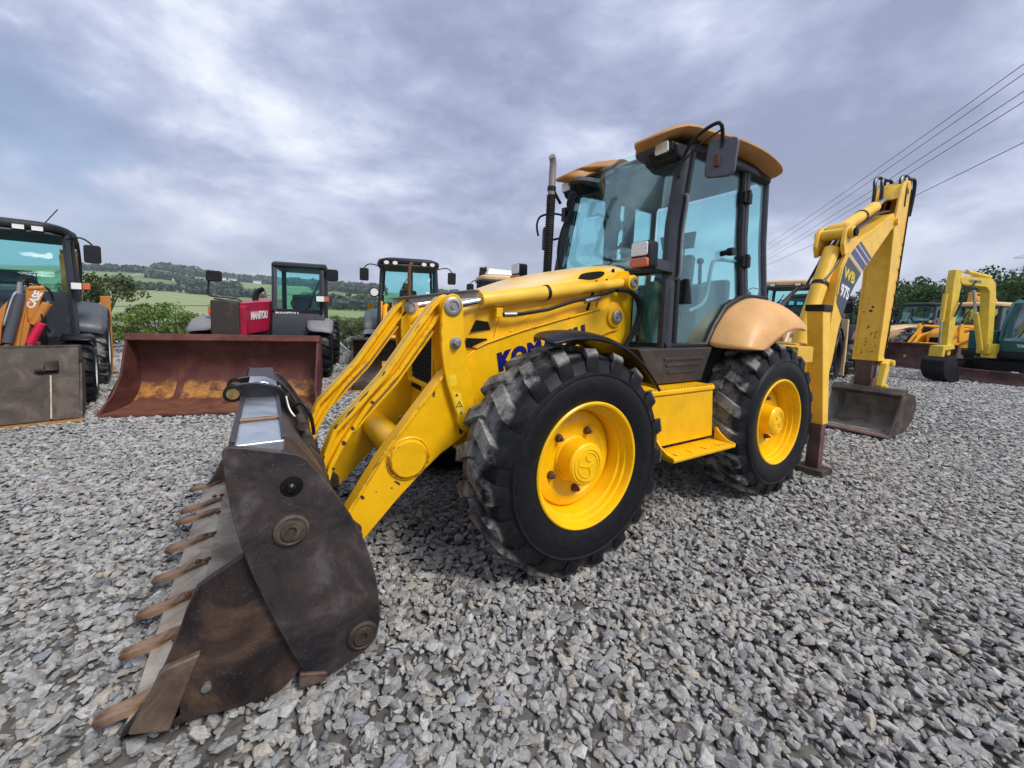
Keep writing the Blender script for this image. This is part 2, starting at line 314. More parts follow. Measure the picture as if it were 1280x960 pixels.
# ---------------------------------------------------------------- mesh helper
class G:
    def __init__(s): s.v = []; s.f = []
    def add(s, v, f):
        n = len(s.v); s.v += [tuple(map(float, p)) for p in v]; s.f += [tuple(i+n for i in q) for q in f]; return s
    def prism(s, poly, a, b, axis='y', shift=(0, 0)):
        k = len(poly)
        def pt(u, q, t): return (u, t, q) if axis == 'y' else (t, u, q) if axis == 'x' else (u, q, t)
        v = [pt(u, q, a) for u, q in poly]+[pt(u+shift[0], q+shift[1], b) for u, q in poly]
        f = [tuple(range(k))[::-1], tuple(range(k, 2*k))]+[(i, (i+1) % k, k+(i+1) % k, k+i) for i in range(k)]
        return s.add(v, f)
    def box(s, x0, x1, y0, y1, z0, z1):
        v = [(x, y, z) for x in (x0, x1) for y in (y0, y1) for z in (z0, z1)]
        return s.add(v, [(0, 1, 3, 2), (4, 6, 7, 5), (0, 4, 5, 1), (2, 3, 7, 6), (0, 2, 6, 4), (1, 5, 7, 3)])
    def hexa(s, q):   # eight corners: bottom four in order, then top four
        return s.add(q, [(3, 2, 1, 0), (4, 5, 6, 7), (0, 1, 5, 4), (1, 2, 6, 5), (2, 3, 7, 6), (3, 0, 4, 7)])
    def tube(s, pts, r, n=10, flat=1.0):
        P = [Vector(p) for p in pts]; k = len(P)
        rs = r if isinstance(r, (list, tuple)) else [r]*k
        up = None; v = []
        for i in range(k):
            t = (P[min(i+1, k-1)]-P[max(i-1, 0)]).normalized()
            if up is None: up = Vector((0, 0, 1)) if abs(t.z) < 0.9 else Vector((1, 0, 0))
            a = t.cross(up)
            if a.length < 1e-4: a = t.cross(Vector((0, 1, 0)))
            a.normalize(); b = a.cross(t).normalized(); up = b
            for j in range(n):
                th = 2*PI*(j+0.5)/n
                v.append(P[i]+a*math.cos(th)*rs[i]+b*math.sin(th)*rs[i]*flat)
        f = [(i*n+j, i*n+(j+1) % n, (i+1)*n+(j+1) % n, (i+1)*n+j) for i in range(k-1) for j in range(n)]
        f += [tuple(range(n))[::-1], tuple(range((k-1)*n, k*n))]
        return s.add(v, f)
    def lathe(s, prof, c=(0, 0, 0), n=40, axis='y', cap=True):
        v = []
        for r, t in prof:
            for j in range(n):
                th = 2*PI*j/n; a, b = r*math.cos(th), r*math.sin(th)
                p = (a, t, b) if axis == 'y' else (t, a, b) if axis == 'x' else (a, b, t)
                v.append((p[0]+c[0], p[1]+c[1], p[2]+c[2]))
        k = len(prof)
        f = [(i*n+j, (i+1)*n+j, (i+1)*n+(j+1) % n, i*n+(j+1) % n) for i in range(k-1) for j in range(n)]
        if cap:
            if prof[0][0] > 1e-6: f.append(tuple(range(n)))
            if prof[-1][0] > 1e-6: f.append(tuple(range((k-1)*n, k*n))[::-1])
        return s.add(v, f)
    def cyl(s, a, b, r, n=20): return s.tube([a, b], r, n)
    def loft(s, rings, closed=True, cap=True):
        k = len(rings); n = len(rings[0]); v = [p for r in rings for p in r]
        m = n if closed else n-1
        f = [(i*n+j, i*n+(j+1) % n, (i+1)*n+(j+1) % n, (i+1)*n+j) for i in range(k-1) for j in range(m)]
        if cap and closed: f += [tuple(range(n))[::-1], tuple(range((k-1)*n, k*n))]
        return s.add(v, f)
    def strip(s, line, th, a, b, axis='y'):
        """flat bar following a polyline in the profile plane, th thick to the left of its run"""
        L = [Vector(p) for p in line]; off = []
        for i in range(len(L)):
            t = (L[min(i+1, len(L)-1)]-L[max(i-1, 0)]).normalized()
            off.append(L[i]+Vector((-t.y, t.x))*th)
        return s.prism([tuple(p) for p in L]+[tuple(p) for p in off[::-1]], a, b, axis)
    def sphere(s, c, r, n=10, sc_=(1, 1, 1)):
        prof = [(r*math.sin(PI*i/n), -r*math.cos(PI*i/n)) for i in range(n+1)]
        g = G(); g.lathe(prof, n=n*2, axis='z', cap=False)
        return s.add([(p[0]*sc_[0]+c[0], p[1]*sc_[1]+c[1], p[2]*sc_[2]+c[2]) for p in g.v], g.f)
    def xf(s, m):
        s.v = [tuple(m @ Vector(p)) for p in s.v]; return s
    def merge(s, o): return s.add(o.v, o.f)
    def mirror(s):
        return G().add([(x, -y, z) for x, y, z in s.v], [q[::-1] for q in s.f])
    def mesh(s, name, mat, smooth=True, angle=38):
        me = bpy.data.meshes.new(name); me.from_pydata(s.v, [], s.f)
        bm = bmesh.new(); bm.from_mesh(me)
        bmesh.ops.remove_doubles(bm, verts=bm.verts, dist=1e-5)
        bmesh.ops.recalc_face_normals(bm, faces=bm.faces)
        bm.to_mesh(me); bm.free()
        if mat: me.materials.append(mat)
        if smooth:
            me.shade_smooth()
            me.set_sharp_from_angle(angle=math.radians(angle))
        return me
    def obj(s, name, mat, parent=None, bevel=0.0, label=None, solid=0.0, sub=0, smooth=True, seg=2, loc=None):
        o = bpy.data.objects.new(name, s.mesh(name, mat, smooth))
        COL.objects.link(o)
        if parent is not None: o.parent = parent
        if loc is not None: o.location = loc
        if label: o['label'] = label
        if sub:
            md = o.modifiers.new('sub', 'SUBSURF'); md.levels = sub; md.render_levels = sub
        if solid:
            md = o.modifiers.new('solid', 'SOLIDIFY'); md.thickness = solid; md.offset = 0.0
        if bevel:
            md = o.modifiers.new('bevel', 'BEVEL'); md.width = bevel; md.segments = seg; md.limit_method = 'ANGLE'
            md.angle_limit = math.radians(35); md.harden_normals = True
        return o
def arc(cx, cy, r, a0, a1, n):
    return [(cx+r*math.cos(math.radians(a0+(a1-a0)*i/n)), cy+r*math.sin(math.radians(a0+(a1-a0)*i/n))) for i in range(n+1)]
def crom(pts, k=4):
    """Catmull-Rom through points"""
    P = [np.array(p, float) for p in pts]; out = []
    for i in range(len(P)-1):
        p0, p1, p2, p3 = P[max(i-1, 0)], P[i], P[i+1], P[min(i+2, len(P)-1)]
        for j in range(k):
            t = j/k
            out.append(tuple(0.5*((2*p1)+(p2-p0)*t+(2*p0-5*p1+4*p2-p3)*t*t+(3*p1-p0-3*p2+p3)*t**3)))
    out.append(tuple(P[-1])); return out
def rounded(w, h, r, n=4):
    """rounded rectangle centred at the origin"""
    return arc(w/2-r, h/2-r, r, 0, 90, n)+arc(-w/2+r, h/2-r, r, 90, 180, n)+arc(-w/2+r, -h/2+r, r, 180, 270, n)+arc(w/2-r, -h/2+r, r, 270, 360, n)
def empty(name, loc=(0, 0, 0), rz=0.0, parent=None, size=0.3):
    o = bpy.data.objects.new(name, None); COL.objects.link(o); o.empty_display_size = size
    o.location = loc; o.rotation_euler = (0, 0, rz)
    if parent is not None: o.parent = parent
    return o
def tag(o, label=None, cat=None, group=None, kind=None):
    if label: o['label'] = label
    if cat: o['category'] = cat
    if group: o['group'] = group
    if kind: o['kind'] = kind
    return o
def copy_tree(o, parent=None):
    c = o.copy(); COL.objects.link(c)
    if parent is not None: c.parent = parent
    for ch in list(o.children): copy_tree(ch, c)
    return c
FONTS = {}
def text_geo(body, size, bold=0.0, shear=0.0, spacing=1.0, depth=0.0015, align='LEFT'):
    cu = bpy.data.curves.new('lettering', 'FONT'); cu.body = body; cu.size = size; cu.offset = bold; cu.shear = shear
    cu.space_character = spacing; cu.extrude = depth; cu.resolution_u = 3; cu.align_x = align
    o = bpy.data.objects.new('lettering', cu); COL.objects.link(o)
    bpy.context.view_layer.update()
    dg = bpy.context.evaluated_depsgraph_get()
    me = bpy.data.meshes.new_from_object(o.evaluated_get(dg))
    g = G().add([tuple(v.co) for v in me.vertices], [tuple(p.vertices) for p in me.polygons])
    bpy.data.objects.remove(o); bpy.data.curves.remove(cu); bpy.data.meshes.remove(me)
    return g
def frame_m(origin, xa, ya):
    xa = Vector(xa).normalized(); ya = Vector(ya); ya = (ya-xa*ya.dot(xa)).normalized(); za = xa.cross(ya)
    return Matrix(((xa.x, ya.x, za.x, origin[0]), (xa.y, ya.y, za.y, origin[1]), (xa.z, ya.z, za.z, origin[2]), (0, 0, 0, 1)))

# ---------------------------------------------------------------- wheels (axle along local y, outer side +y)
def tyre_geo(R, rb, wd, nl=20, lug=0.040, sweep=9, lw=0.088):
    h = wd/2; Rt = R-lug
    prof = [(rb, -h+0.015), (rb+0.02, -h+0.004), (rb+0.30*(Rt-rb), -h-0.012), (rb+0.56*(Rt-rb), -h-0.010), (rb+0.63*(Rt-rb), -h+0.004), (Rt-0.035, -h+0.028), (Rt, -h+0.085),
            (Rt+0.006, 0), (Rt, h-0.085), (Rt-0.035, h-0.028), (rb+0.63*(Rt-rb), h-0.004), (rb+0.56*(Rt-rb), h+0.010), (rb+0.30*(Rt-rb), h+0.012), (rb+0.02, h-0.004), (rb, h-0.015)]
    g = G().lathe(prof, n=64, cap=False)
    n = 64; k = len(prof)-1
    g.f += [(k*n+j, j, (j+1) % n, k*n+(j+1) % n) for j in range(n)]
    # thin ring on the sidewall
    for sgn in (1, -1):
        rr_ = rb+0.60*(Rt-rb); g.lathe([(rr_-0.012, sgn*(h+0.008)), (rr_, sgn*(h+0.014)), (rr_+0.012, sgn*(h-0.004))], n=64, cap=False)
    for side in (1, -1):
        for i in range(nl):
            th0 = 2*PI*(i+(0.5 if side < 0 else 0))/nl
            rings = []
            q0 = rb+0.64*(Rt-rb); st = [(h-0.004, q0-0.01, q0+0.006, 0.0), (h-0.006, q0+0.02, q0+0.055, 0.02), (h-0.016, Rt-0.045, R-0.030, 0.06), (h-0.045, Rt-0.025, R-0.006, 0.14), (h*0.55, Rt-0.01, R-0.001, 0.42), (h*0.28, Rt-0.005, R+0.001, 0.72), (-h*0.06, Rt-0.004, R+0.001, 1.0)]
            for (y, r0, r1, q) in st:
                th = th0+math.radians(sweep)*q
                w0, w1 = lw/R/2*1.30, lw/R/2*(1.0 if q > 0.05 else 0.8)
                rings.append([(r0*math.cos(th-w0), side*y, r0*math.sin(th-w0)), (r0*math.cos(th+w0), side*y, r0*math.sin(th+w0)),
                              (r1*math.cos(th+w1), side*y, r1*math.sin(th+w1)), (r1*math.cos(th-w1), side*y, r1*math.sin(th-w1))])
            g.loft(rings)
    return g
def make_wheel(R, rb, wd, tyre_m, rim_m, hub_r=0.13, hub_l=0.12, nuts=5, nut_r=0.2, dish=0.16, nl=20, lug=0.04, cap_m=None, bolt_m=None):
    """template wheel at the origin; children tyre, rim, hub, lug_nut"""
    w = empty('wheel', size=0.2); h = wd/2
    t = tyre_geo(R, rb, wd, nl, lug).obj('tyre', tyre_m, w)
    yo = h-0.004; d0 = yo-dish
    prof = [(rb+0.004, yo-0.02), (rb+0.006, yo), (rb-0.002, yo+0.006), (rb-0.014, yo+0.002), (rb-0.020, yo-0.014), (rb-0.022, yo-0.042), (rb-0.038, yo-0.048), (rb-0.041, yo-0.078),
            (rb-0.058, yo-0.083), (rb-0.061, yo-0.115), (rb-0.070, d0+0.006), (rb-0.070, d0-0.014), (rb-0.080, d0-0.014), (rb-0.082, d0+0.004), (rb-0.105, d0+0.016), (rb*0.62, d0+0.022), (rb*0.58, d0+0.010), (hub_r+0.02, d0+0.004), (hub_r-0.03, d0+0.004)]
    rim = G().lathe(prof, n=64, cap=False)
    rim.lathe([(rb-0.03, -h+0.03), (rb-0.05, -h+0.1), (rb-0.07, d0-0.02), (0.05, d0-0.03)], n=48, cap=False)
    # valve block on the rim well
    rim.obj('rim', rim_m, w)
    hp = [(hub_r+0.012, d0), (hub_r+0.010, d0+0.012), (hub_r, d0+0.018), (hub_r-0.003, d0+hub_l-0.012), (hub_r-0.014, d0+hub_l), (hub_r*0.80, d0+hub_l), (hub_r*0.78, d0+hub_l+0.006), (hub_r*0.70, d0+hub_l+0.007), (hub_r*0.69, d0+hub_l+0.002), (0.0, d0+hub_l+0.002)]
    hb = G().lathe(hp, n=40, cap=False)
    if nuts:   # cast emblem on the cap: a ring with curved strokes and a small stamp
        ye = d0+hub_l+0.002; rr_ = hub_r*0.60
        hb.lathe([(rr_, ye), (rr_, ye+0.004), (rr_-0.006, ye+0.004), (rr_-0.006, ye)], n=36, cap=False)
        for st in (((-0.80, 0.15), (-0.35, -0.05), (0.0, -0.15), (0.15, -0.45), (0.10, -0.85)), ((0.0, -0.15), (0.30, 0.0), (0.60, 0.05), (0.85, 0.35)), ((-0.15, 0.75), (-0.05, 0.40), (0.25, 0.25), (0.45, 0.30))):
            hb.tube([(-u*rr_, ye+0.001, v_*rr_) for u, v_ in crom(st, 3)], 0.0045, 6)
        hb.box(rr_*0.62, rr_*0.90, ye, ye+0.004, rr_*0.62, rr_*0.86)
    hb = hb.obj('hub', cap_m or rim_m, w)
    if nuts:
        ng = G().lathe([(0.026, 0.0), (0.026, 0.010), (0.019, 0.012)], n=12).lathe([(0.020, 0.011), (0.020, 0.032), (0.014, 0.034)], n=6).lathe([(0.010, 0.034), (0.010, 0.05)], n=10)
        me = ng.mesh('lug_nut', bolt_m or M['bolt'])
        for i in range(nuts):
            a = math.radians(53+360/nuts*i)
            o = bpy.data.objects.new('lug_nut', me); COL.objects.link(o); o.parent = w
            o.location = (-nut_r*math.cos(a), d0+0.004, nut_r*math.sin(a))
    return w
def place_wheel(tpl, parent, loc, side=1, roll=0.0, first=False):
    w_ = tpl if first else copy_tree(tpl)
    w_.parent = parent; w_.location = loc
    w_.rotation_euler = (0, roll, 0 if side > 0 else PI)
    return w_
# ---------------------------------------------------------------- ground
FW = np.array([F_[0], F_[1]]); FW /= np.linalg.norm(FW)      # horizontal view direction
RT = np.array([FW[1], -FW[0]])
def yard(d, l, z=0.0):
    """world point d metres ahead of the camera's foot and l metres to its right"""
    q = CAM_POS[:2]+FW*d+RT*l
    return (q[0], q[1], z)
m, t, b = material('yard_ground')
oc = t.new('ShaderNodeTexCoord').outputs['Object']
g1 = t.noise(oc, 9.0, 9, 0.7); 
vor = t.new('ShaderNodeTexVoronoi', ins={'Vector': oc, 'Scale': 17.0, 'Randomness': 1.0})
vs_ = t.new('ShaderNodeSeparateColor', ins={0: vor.outputs['Color']})
gcol = t.ramp(vs_.outputs[0], [(0.0, (0.20, 0.195, 0.19)), (0.5, (0.38, 0.37, 0.355)), (1.0, (0.56, 0.55, 0.53))])
gcol = t.mix(t.step(vor.outputs['Distance'], 0.28, 0.60), gcol, (0.06, 0.055, 0.05))
fines = t.ramp(g1, [(0.3, (0.045, 0.042, 0.038)), (0.7, (0.15, 0.14, 0.125))])
geo = t.new('ShaderNodeNewGeometry')
dv = t.new('ShaderNodeVectorMath', operation='DISTANCE', ins={0: geo.outputs['Position'], 1: tuple(CAM_POS)}).outputs['Value']
c = t.mix(t.step(dv, 5.0, 12.0), fines, gcol)
t.set(b, 'Base Color', c); b.inputs['Roughness'].default_value = 0.9
bp = t.new('ShaderNodeBump', ins={'Strength': 0.8, 'Distance': 0.03, 'Height': t.math('MULTIPLY', vor.outputs['Distance'], -1.0)})
t.l.new(bp.outputs[0], b.inputs['Normal'])
M['yard'] = m
m, t, b = material('meadow')
oc = t.new('ShaderNodeTexCoord').outputs['Object']
mp = t.new('ShaderNodeMapping', ins={'Vector': oc, 'Rotation': (0, 0, 0.5), 'Scale': (1.0, 0.55, 0.0)})
vor = t.new('ShaderNodeTexVoronoi', ins={'Vector': mp.outputs[0], 'Scale': 0.0105, 'Randomness': 0.85})
v0 = t.new('ShaderNodeSeparateColor', ins={0: vor.outputs['Color']})
fc = t.ramp(v0.outputs[0], [(0.0, (0.13, 0.22, 0.055)), (0.35, (0.19, 0.28, 0.085)), (0.6, (0.23, 0.30, 0.105)), (0.8, (0.29, 0.32, 0.14)), (1.0, (0.16, 0.25, 0.07))], 'CONSTANT')
fc = t.mix(0.35, fc, t.ramp(t.noise(oc, 0.03, 9, 0.65), [(0.3, (0.10, 0.16, 0.05)), (0.7, (0.24, 0.30, 0.12))]))
ve = t.new('ShaderNodeTexVoronoi', feature='DISTANCE_TO_EDGE', ins={'Vector': mp.outputs[0], 'Scale': 0.0105, 'Randomness': 0.85})
fc = t.mix(t.step(ve.outputs['Distance'], 0.035, 0.02), fc, (0.045, 0.085, 0.035))
t.set(b, 'Base Color', fc); b.inputs['Roughness'].default_value = 0.95
M['meadow'] = m
g = G()
# ground sheet: fine near the camera, reaching the horizon
cx, cy = CAM_POS[0], CAM_POS[1]
rings = []
for r in (0.02, 4, 12, 25, 46):
    rings.append([(cx+r*math.cos(2*PI*i/48), cy+r*math.sin(2*PI*i/48), -0.012) for i in range(48)])
g.loft(rings, cap=False)
o = g.obj('ground', M['yard'], smooth=False); tag(o, kind='structure')
g = G(); rings = []
for r, z in ((45, -0.03), (60, -0.6), (90, -2.5), (200, -4.0), (600, -2.0), (3500, -2.0)):
    rings.append([(cx+r*math.cos(2*PI*i/64), cy+r*math.sin(2*PI*i/64), z) for i in range(64)])
g.loft(rings, cap=False)
o = g.obj('meadow', M['meadow']); tag(o, kind='structure')

# ---------------------------------------------------------------- far hills across the valley
def hill_top(l, d):
    """height of the skyline in metres at lateral position l for the ridge at depth d"""
    px_ = 640+l/d*500
    y = np.interp(px_, [-900, -200, 60, 130, 200, 260, 340, 420, 470, 560, 640, 760, 900, 1000, 1120, 1280, 1800], [332, 330, 334, 337, 340, 350, 357, 362, 366, 372, 376, 384, 392, 396, 398, 400, 398])
    hz = 396+(px_-640)*0.028
    return CAM_POS[2]+(hz-y)/500*d
DEPTHS = [150, 200, 260, 330, 420, 520, 640, 760, 880, 960, 1050, 1300]
LATS = np.linspace(-2.0, 1.5, 90)
rows = []
for d in DEPTHS:
    k = min(1.0, max(0.0, (d-150)/(930-150))); k = 0.55*k*k*(3-2*k)+0.45*k
    row = []
    for q in LATS:
        l = q*d
        z = -4.2+(hill_top(q*940, 940)+4.2)*k+ (mnoise.noise((l*0.006, d*0.006, 0.3))*3.0*min(1, k*4))
        if d > 940: z -= (d-940)*0.05
        p = yard(d, l); row.append((p[0], p[1], z))
    rows.append(row)
g = G().loft(rows, closed=False)
o = g.obj('hills', M['meadow']); tag(o, kind='structure')
def hill_z(d, q):
    i = np.interp(d, DEPTHS, range(len(DEPTHS))); i0 = int(min(i, len(DEPTHS)-2)); fi = i-i0
    j = np.interp(q, LATS, range(len(LATS))); j0 = int(min(j, len(LATS)-2)); fj = j-j0
    a = rows[i0][j0][2]*(1-fj)+rows[i0][j0+1][2]*fj; b_ = rows[i0+1][j0][2]*(1-fj)+rows[i0+1][j0+1][2]*fj
    return a*(1-fi)+b_*fi

# ---------------------------------------------------------------- foliage
def leaf_mat(name, dark, light, trans=0.25):
    m, t, b = material(name)
    oi = t.new('ShaderNodeNewGeometry')
    rpi = oi.outputs['Random Per Island']
    c = t.ramp(rpi, [(0.0, dark), (0.55, tuple((x+y)/2 for x, y in zip(dark, light))), (1.0, light)])
    t.set(b, 'Base Color', c); b.inputs['Roughness'].default_value = 0.6
    b.inputs['Specular IOR Level'].default_value = 0.3
    tr = t.new('ShaderNodeBsdfTranslucent', ins={0: c})
    mx = t.new('ShaderNodeMixShader', ins={0: trans, 1: b.outputs[0], 2: tr.outputs[0]})
    t.l.new(mx.outputs[0], t.n['Material Output'].inputs[0])
    return m
M['leaf'] = leaf_mat('broad_leaves', (0.022, 0.060, 0.014), (0.085, 0.150, 0.040))
M['leaf_olive'] = leaf_mat('olive_leaves', (0.050, 0.075, 0.025), (0.125, 0.155, 0.060))
M['leaf_lime'] = leaf_mat('lime_leaves', (0.060, 0.120, 0.020), (0.22, 0.30, 0.075))
M['leaf_far'] = leaf_mat('far_wood_leaves', (0.030, 0.060, 0.040), (0.065, 0.105, 0.070), 0.1)
M['bark'] = simple('bark', (0.085, 0.065, 0.048), 0.9, var=0.35, scale=14, bump=0.6)
def leaves(g, centre, rad, n, size, rg):
    """n leaf quads in a clump: dense towards its skin"""
    c = np.array(centre)
    for _ in range(n):
        d = rg.normal(size=3); d /= np.linalg.norm(d)+1e-9
        p = c+d*np.array(rad)*(rg.rand()**0.45)
        a = rg.normal(size=3); a /= np.linalg.norm(a); bb = np.cross(a, rg.normal(size=3)); bb /= np.linalg.norm(bb)+1e-9
        s = size*(0.6+0.8*rg.rand())
        g.v += [tuple(p-a*s*0.5), tuple(p+bb*s*0.30), tuple(p+a*s*0.5), tuple(p-bb*s*0.30)]
        k = len(g.v); g.f.append((k-4, k-3, k-2, k-1))
def make_tree(name, h, crown_w, trunk_r, nclump, nleaf, size, leafm, seed, low=0.25):
    rg = np.random.RandomState(seed)
    root = empty(name)
    g = G(); top = []
    tp = [(0, 0, -0.1)]
    for i in range(1, 6): tp.append((tp[-1][0]+rg.normal()*0.03*h*0.3, tp[-1][1]+rg.normal()*0.03*h*0.3, h*0.75*i/5))
    g.tube(tp, [trunk_r*(1-0.15*i) for i in range(6)], 8)
    cl = G()
    for i in range(nclump):
        a = rg.rand()*2*PI; u = low+(1-low)*rg.rand()**0.8
        rr = crown_w*0.5*(0.35+0.65*rg.rand())*math.sqrt(max(0.06, 1-((u-0.5)/0.56)**2))
        c = np.array([rr*math.cos(a), rr*math.sin(a), h*u*0.92])
        j = min(4, int(u*4)); s = np.array(tp[j])
        if i % 3 == 0: g.tube([tuple(s), tuple((s*0.45+c*0.55)+np.array([0, 0, 0.05*h])), tuple(c)], [trunk_r*0.4, trunk_r*0.22, trunk_r*0.06], 5)
        q = crown_w*(0.10+0.10*rg.rand())
        leaves(cl, c, (q, q, q*0.75), nleaf, size, rg)
    g.obj('trunk', M['bark'], root)
    cl.obj('crown', leafm, root, smooth=False)
    return root
def put(o, p, label, cat, group=None, rz=0.0, s=1.0):
    o.location = p; o.rotation_euler = (0, 0, rz)
    if s != 1.0: o.scale = (s, s, s)
    return tag(o, label, cat, group)

# ---------------------------------------------------------------- gravel: crushed stone scattered as instances on one object
def stone_mesh(seed):
    rg = np.random.RandomState(seed)
    bm = bmesh.new()
    for _ in range(14):
        d = rg.normal(size=3); d /= np.linalg.norm(d)
        d *= 0.82+0.25*rg.rand()
        bm.verts.new((d[0]*0.5, d[1]*(0.30+0.08*rg.rand()), d[2]*(0.19+0.07*rg.rand())))
    r = bmesh.ops.convex_hull(bm, input=bm.verts)
    bmesh.ops.delete(bm, geom=list({e for e in list(r['geom_interior'])+list(r['geom_unused']) if isinstance(e, bmesh.types.BMVert)}), context='VERTS')
    bmesh.ops.dissolve_limit(bm, angle_limit=math.radians(14), verts=bm.verts, edges=bm.edges)
    bmesh.ops.bevel(bm, geom=list(bm.edges), offset=0.018, segments=1, affect='EDGES', clamp_overlap=True)
    me = bpy.data.meshes.new('stone'); bm.to_mesh(me); bm.free()
    me.shade_smooth(); me.set_sharp_from_angle(angle=math.radians(30))
    return me
m, t, b = material('crushed_stone')
oi = t.new('ShaderNodeObjectInfo').outputs['Random']
oc = t.new('ShaderNodeTexCoord').outputs['Object']
base = t.ramp(oi, [(0.0, (0.20, 0.20, 0.20)), (0.18, (0.37, 0.368, 0.355)), (0.45, (0.52, 0.512, 0.48)), (0.74, (0.64, 0.628, 0.585)), (0.85, (0.58, 0.51, 0.40)), (0.92, (0.36, 0.385, 0.42)), (1.0, (0.76, 0.745, 0.70))])
off = t.new('ShaderNodeVectorMath', operation='ADD', ins={0: oc, 1: t.new('ShaderNodeCombineXYZ', ins={0: t.math('MULTIPLY', oi, 91.0), 1: t.math('MULTIPLY', oi, 37.0)}).outputs[0]}).outputs[0]
nn = t.noise(off, 3.2, 6, 0.65, 0.5)
c = t.mix(t.step(nn, 0.35, 0.7), t.mix(1.0, base, (0.62, 0.62, 0.64), 'MULTIPLY'), base)
sp = t.noise(off, 26.0, 4, 0.7)
c = t.mix(t.math('MULTIPLY', t.step(sp, 0.56, 0.70), 0.35), c, (0.52, 0.51, 0.48))
vein = t.step(t.math('ABSOLUTE', t.math('SUBTRACT', t.noise(off, 1.6, 5, 0.6, 1.0), 0.5)), 0.03, 0.0)
c = t.mix(t.math('MULTIPLY', vein, 0.35), c, (0.55, 0.54, 0.52))
t.set(b, 'Base Color', c); b.inputs['Roughness'].default_value = 0.62
b.inputs['Specular IOR Level'].default_value = 0.4
bp = t.new('ShaderNodeBump', ins={'Strength': 0.6, 'Distance': 0.05, 'Height': t.noise(off, 9.0, 6, 0.7)})
t.l.new(bp.outputs[0], b.inputs['Normal'])
M['stone'] = m
stones = bpy.data.collections.new('stone_shapes')
for i in range(14):
    me = stone_mesh(100+i); me.materials.append(m)
    stones.objects.link(bpy.data.objects.new('stone_shape', me))
def scatter(n, d0, d1, s0, s1, half, zlo, zhi, power=1.0):
    """stones between d0 and d1 metres ahead of the camera, inside an opening half times as wide as deep"""
    u = nrs.rand(n)
    d = np.sqrt(d0*d0+(d1*d1-d0*d0)*u)
    l = (nrs.rand(n)*2-1)*(half*d+0.9)
    p = CAM_POS[None, :2]+d[:, None]*FW[None]+l[:, None]*RT[None]
    z = zlo+(zhi-zlo)*nrs.rand(n)
    rot = np.stack([nrs.normal(size=n)*0.25, nrs.normal(size=n)*0.25, nrs.rand(n)*2*PI], 1)
    s = s0+(s1-s0)*nrs.rand(n)**1.7
    return np.concatenate([p, z[:, None]], 1), rot, s
sets = [scatter(64000, 0.7, 5.2, 0.038, 0.092, 1.42, -0.012, 0.020),
        scatter(24000, 0.7, 4.6, 0.020, 0.042, 1.42, -0.004, 0.020),
        scatter(92000, 5.2, 11.0, 0.048, 0.112, 1.40, -0.014, 0.028),
        scatter(110000, 11.0, 22.0, 0.065, 0.150, 1.38, -0.015, 0.028)]
PT = np.concatenate([a for a, _, _ in sets]); RO = np.concatenate([a for _, a, _ in sets]); SZ = np.concatenate([a for _, _, a in sets])
# shallow waves in the surface, a bare damp hollow here and there
PT[:, 2] += 0.012*np.sin(PT[:, 0]*1.7+0.6*np.sin(PT[:, 1]*1.3))*np.cos(PT[:, 1]*1.4)
def blob(x, y):
    return np.sin(x*2.3+1.1*np.sin(y*1.9))+np.sin(y*2.9+1.7*np.sin(x*1.2+2.0))
keep = nrs.rand(len(PT)) > np.where(blob(PT[:, 0], PT[:, 1]) > 1.55, 0.35, 0.0)
PT, RO, SZ = PT[keep], RO[keep], SZ[keep]
me = bpy.data.meshes.new('gravel'); me.vertices.add(len(PT)); me.vertices.foreach_set('co', PT.astype(np.float32).ravel())
at = me.attributes.new('turn', 'FLOAT_VECTOR', 'POINT'); at.data.foreach_set('vector', RO.astype(np.float32).ravel())
at = me.attributes.new('size', 'FLOAT', 'POINT'); at.data.foreach_set('value', SZ.astype(np.float32))
at = me.attributes.new('shape', 'INT', 'POINT'); at.data.foreach_set('value', nrs.randint(0, 14, len(PT)).astype(np.int32))
gravel = bpy.data.objects.new('gravel', me); COL.objects.link(gravel); tag(gravel, kind='stuff')
ng = bpy.data.node_groups.new('gravel_scatter', 'GeometryNodeTree')
ng.interface.new_socket('Geometry', in_out='INPUT', socket_type='NodeSocketGeometry')
ng.interface.new_socket('Geometry', in_out='OUTPUT', socket_type='NodeSocketGeometry')
N = ng.nodes; L = ng.links
gi = N.new('NodeGroupInput'); go = N.new('NodeGroupOutput'); iop = N.new('GeometryNodeInstanceOnPoints')
ci = N.new('GeometryNodeCollectionInfo'); ci.inputs['Collection'].default_value = stones
ci.inputs['Separate Children'].default_value = True; ci.inputs['Reset Children'].default_value = True
def named(nm, typ):
    q = N.new('GeometryNodeInputNamedAttribute'); q.data_type = typ; q.inputs['Name'].default_value = nm
    return [s for s in q.outputs if s.enabled and s.name == 'Attribute'][0]
L.new(gi.outputs[0], iop.inputs['Points']); L.new(ci.outputs[0], iop.inputs['Instance'])
iop.inputs['Pick Instance'].default_value = True
L.new(named('shape', 'INT'), iop.inputs['Instance Index']); L.new(named('turn', 'FLOAT_VECTOR'), iop.inputs['Rotation'])
L.new(named('size', 'FLOAT'), iop.inputs['Scale']); L.new(iop.outputs[0], go.inputs[0])
gravel.modifiers.new('scatter', 'NODES').node_group = ng
# ================================================================ the yellow backhoe loader (x forward, y to its left, origin under the front axle)
BH = empty('backhoe_loader')
tag(BH, 'large yellow backhoe loader with tan cab roof, its brown front bucket lowered onto the gravel', 'backhoe loader')
ML = {}
def part(name, g, mat, parent=None, **k):
    return g.obj(name, M[mat], parent if parent is not None else BH, **k)

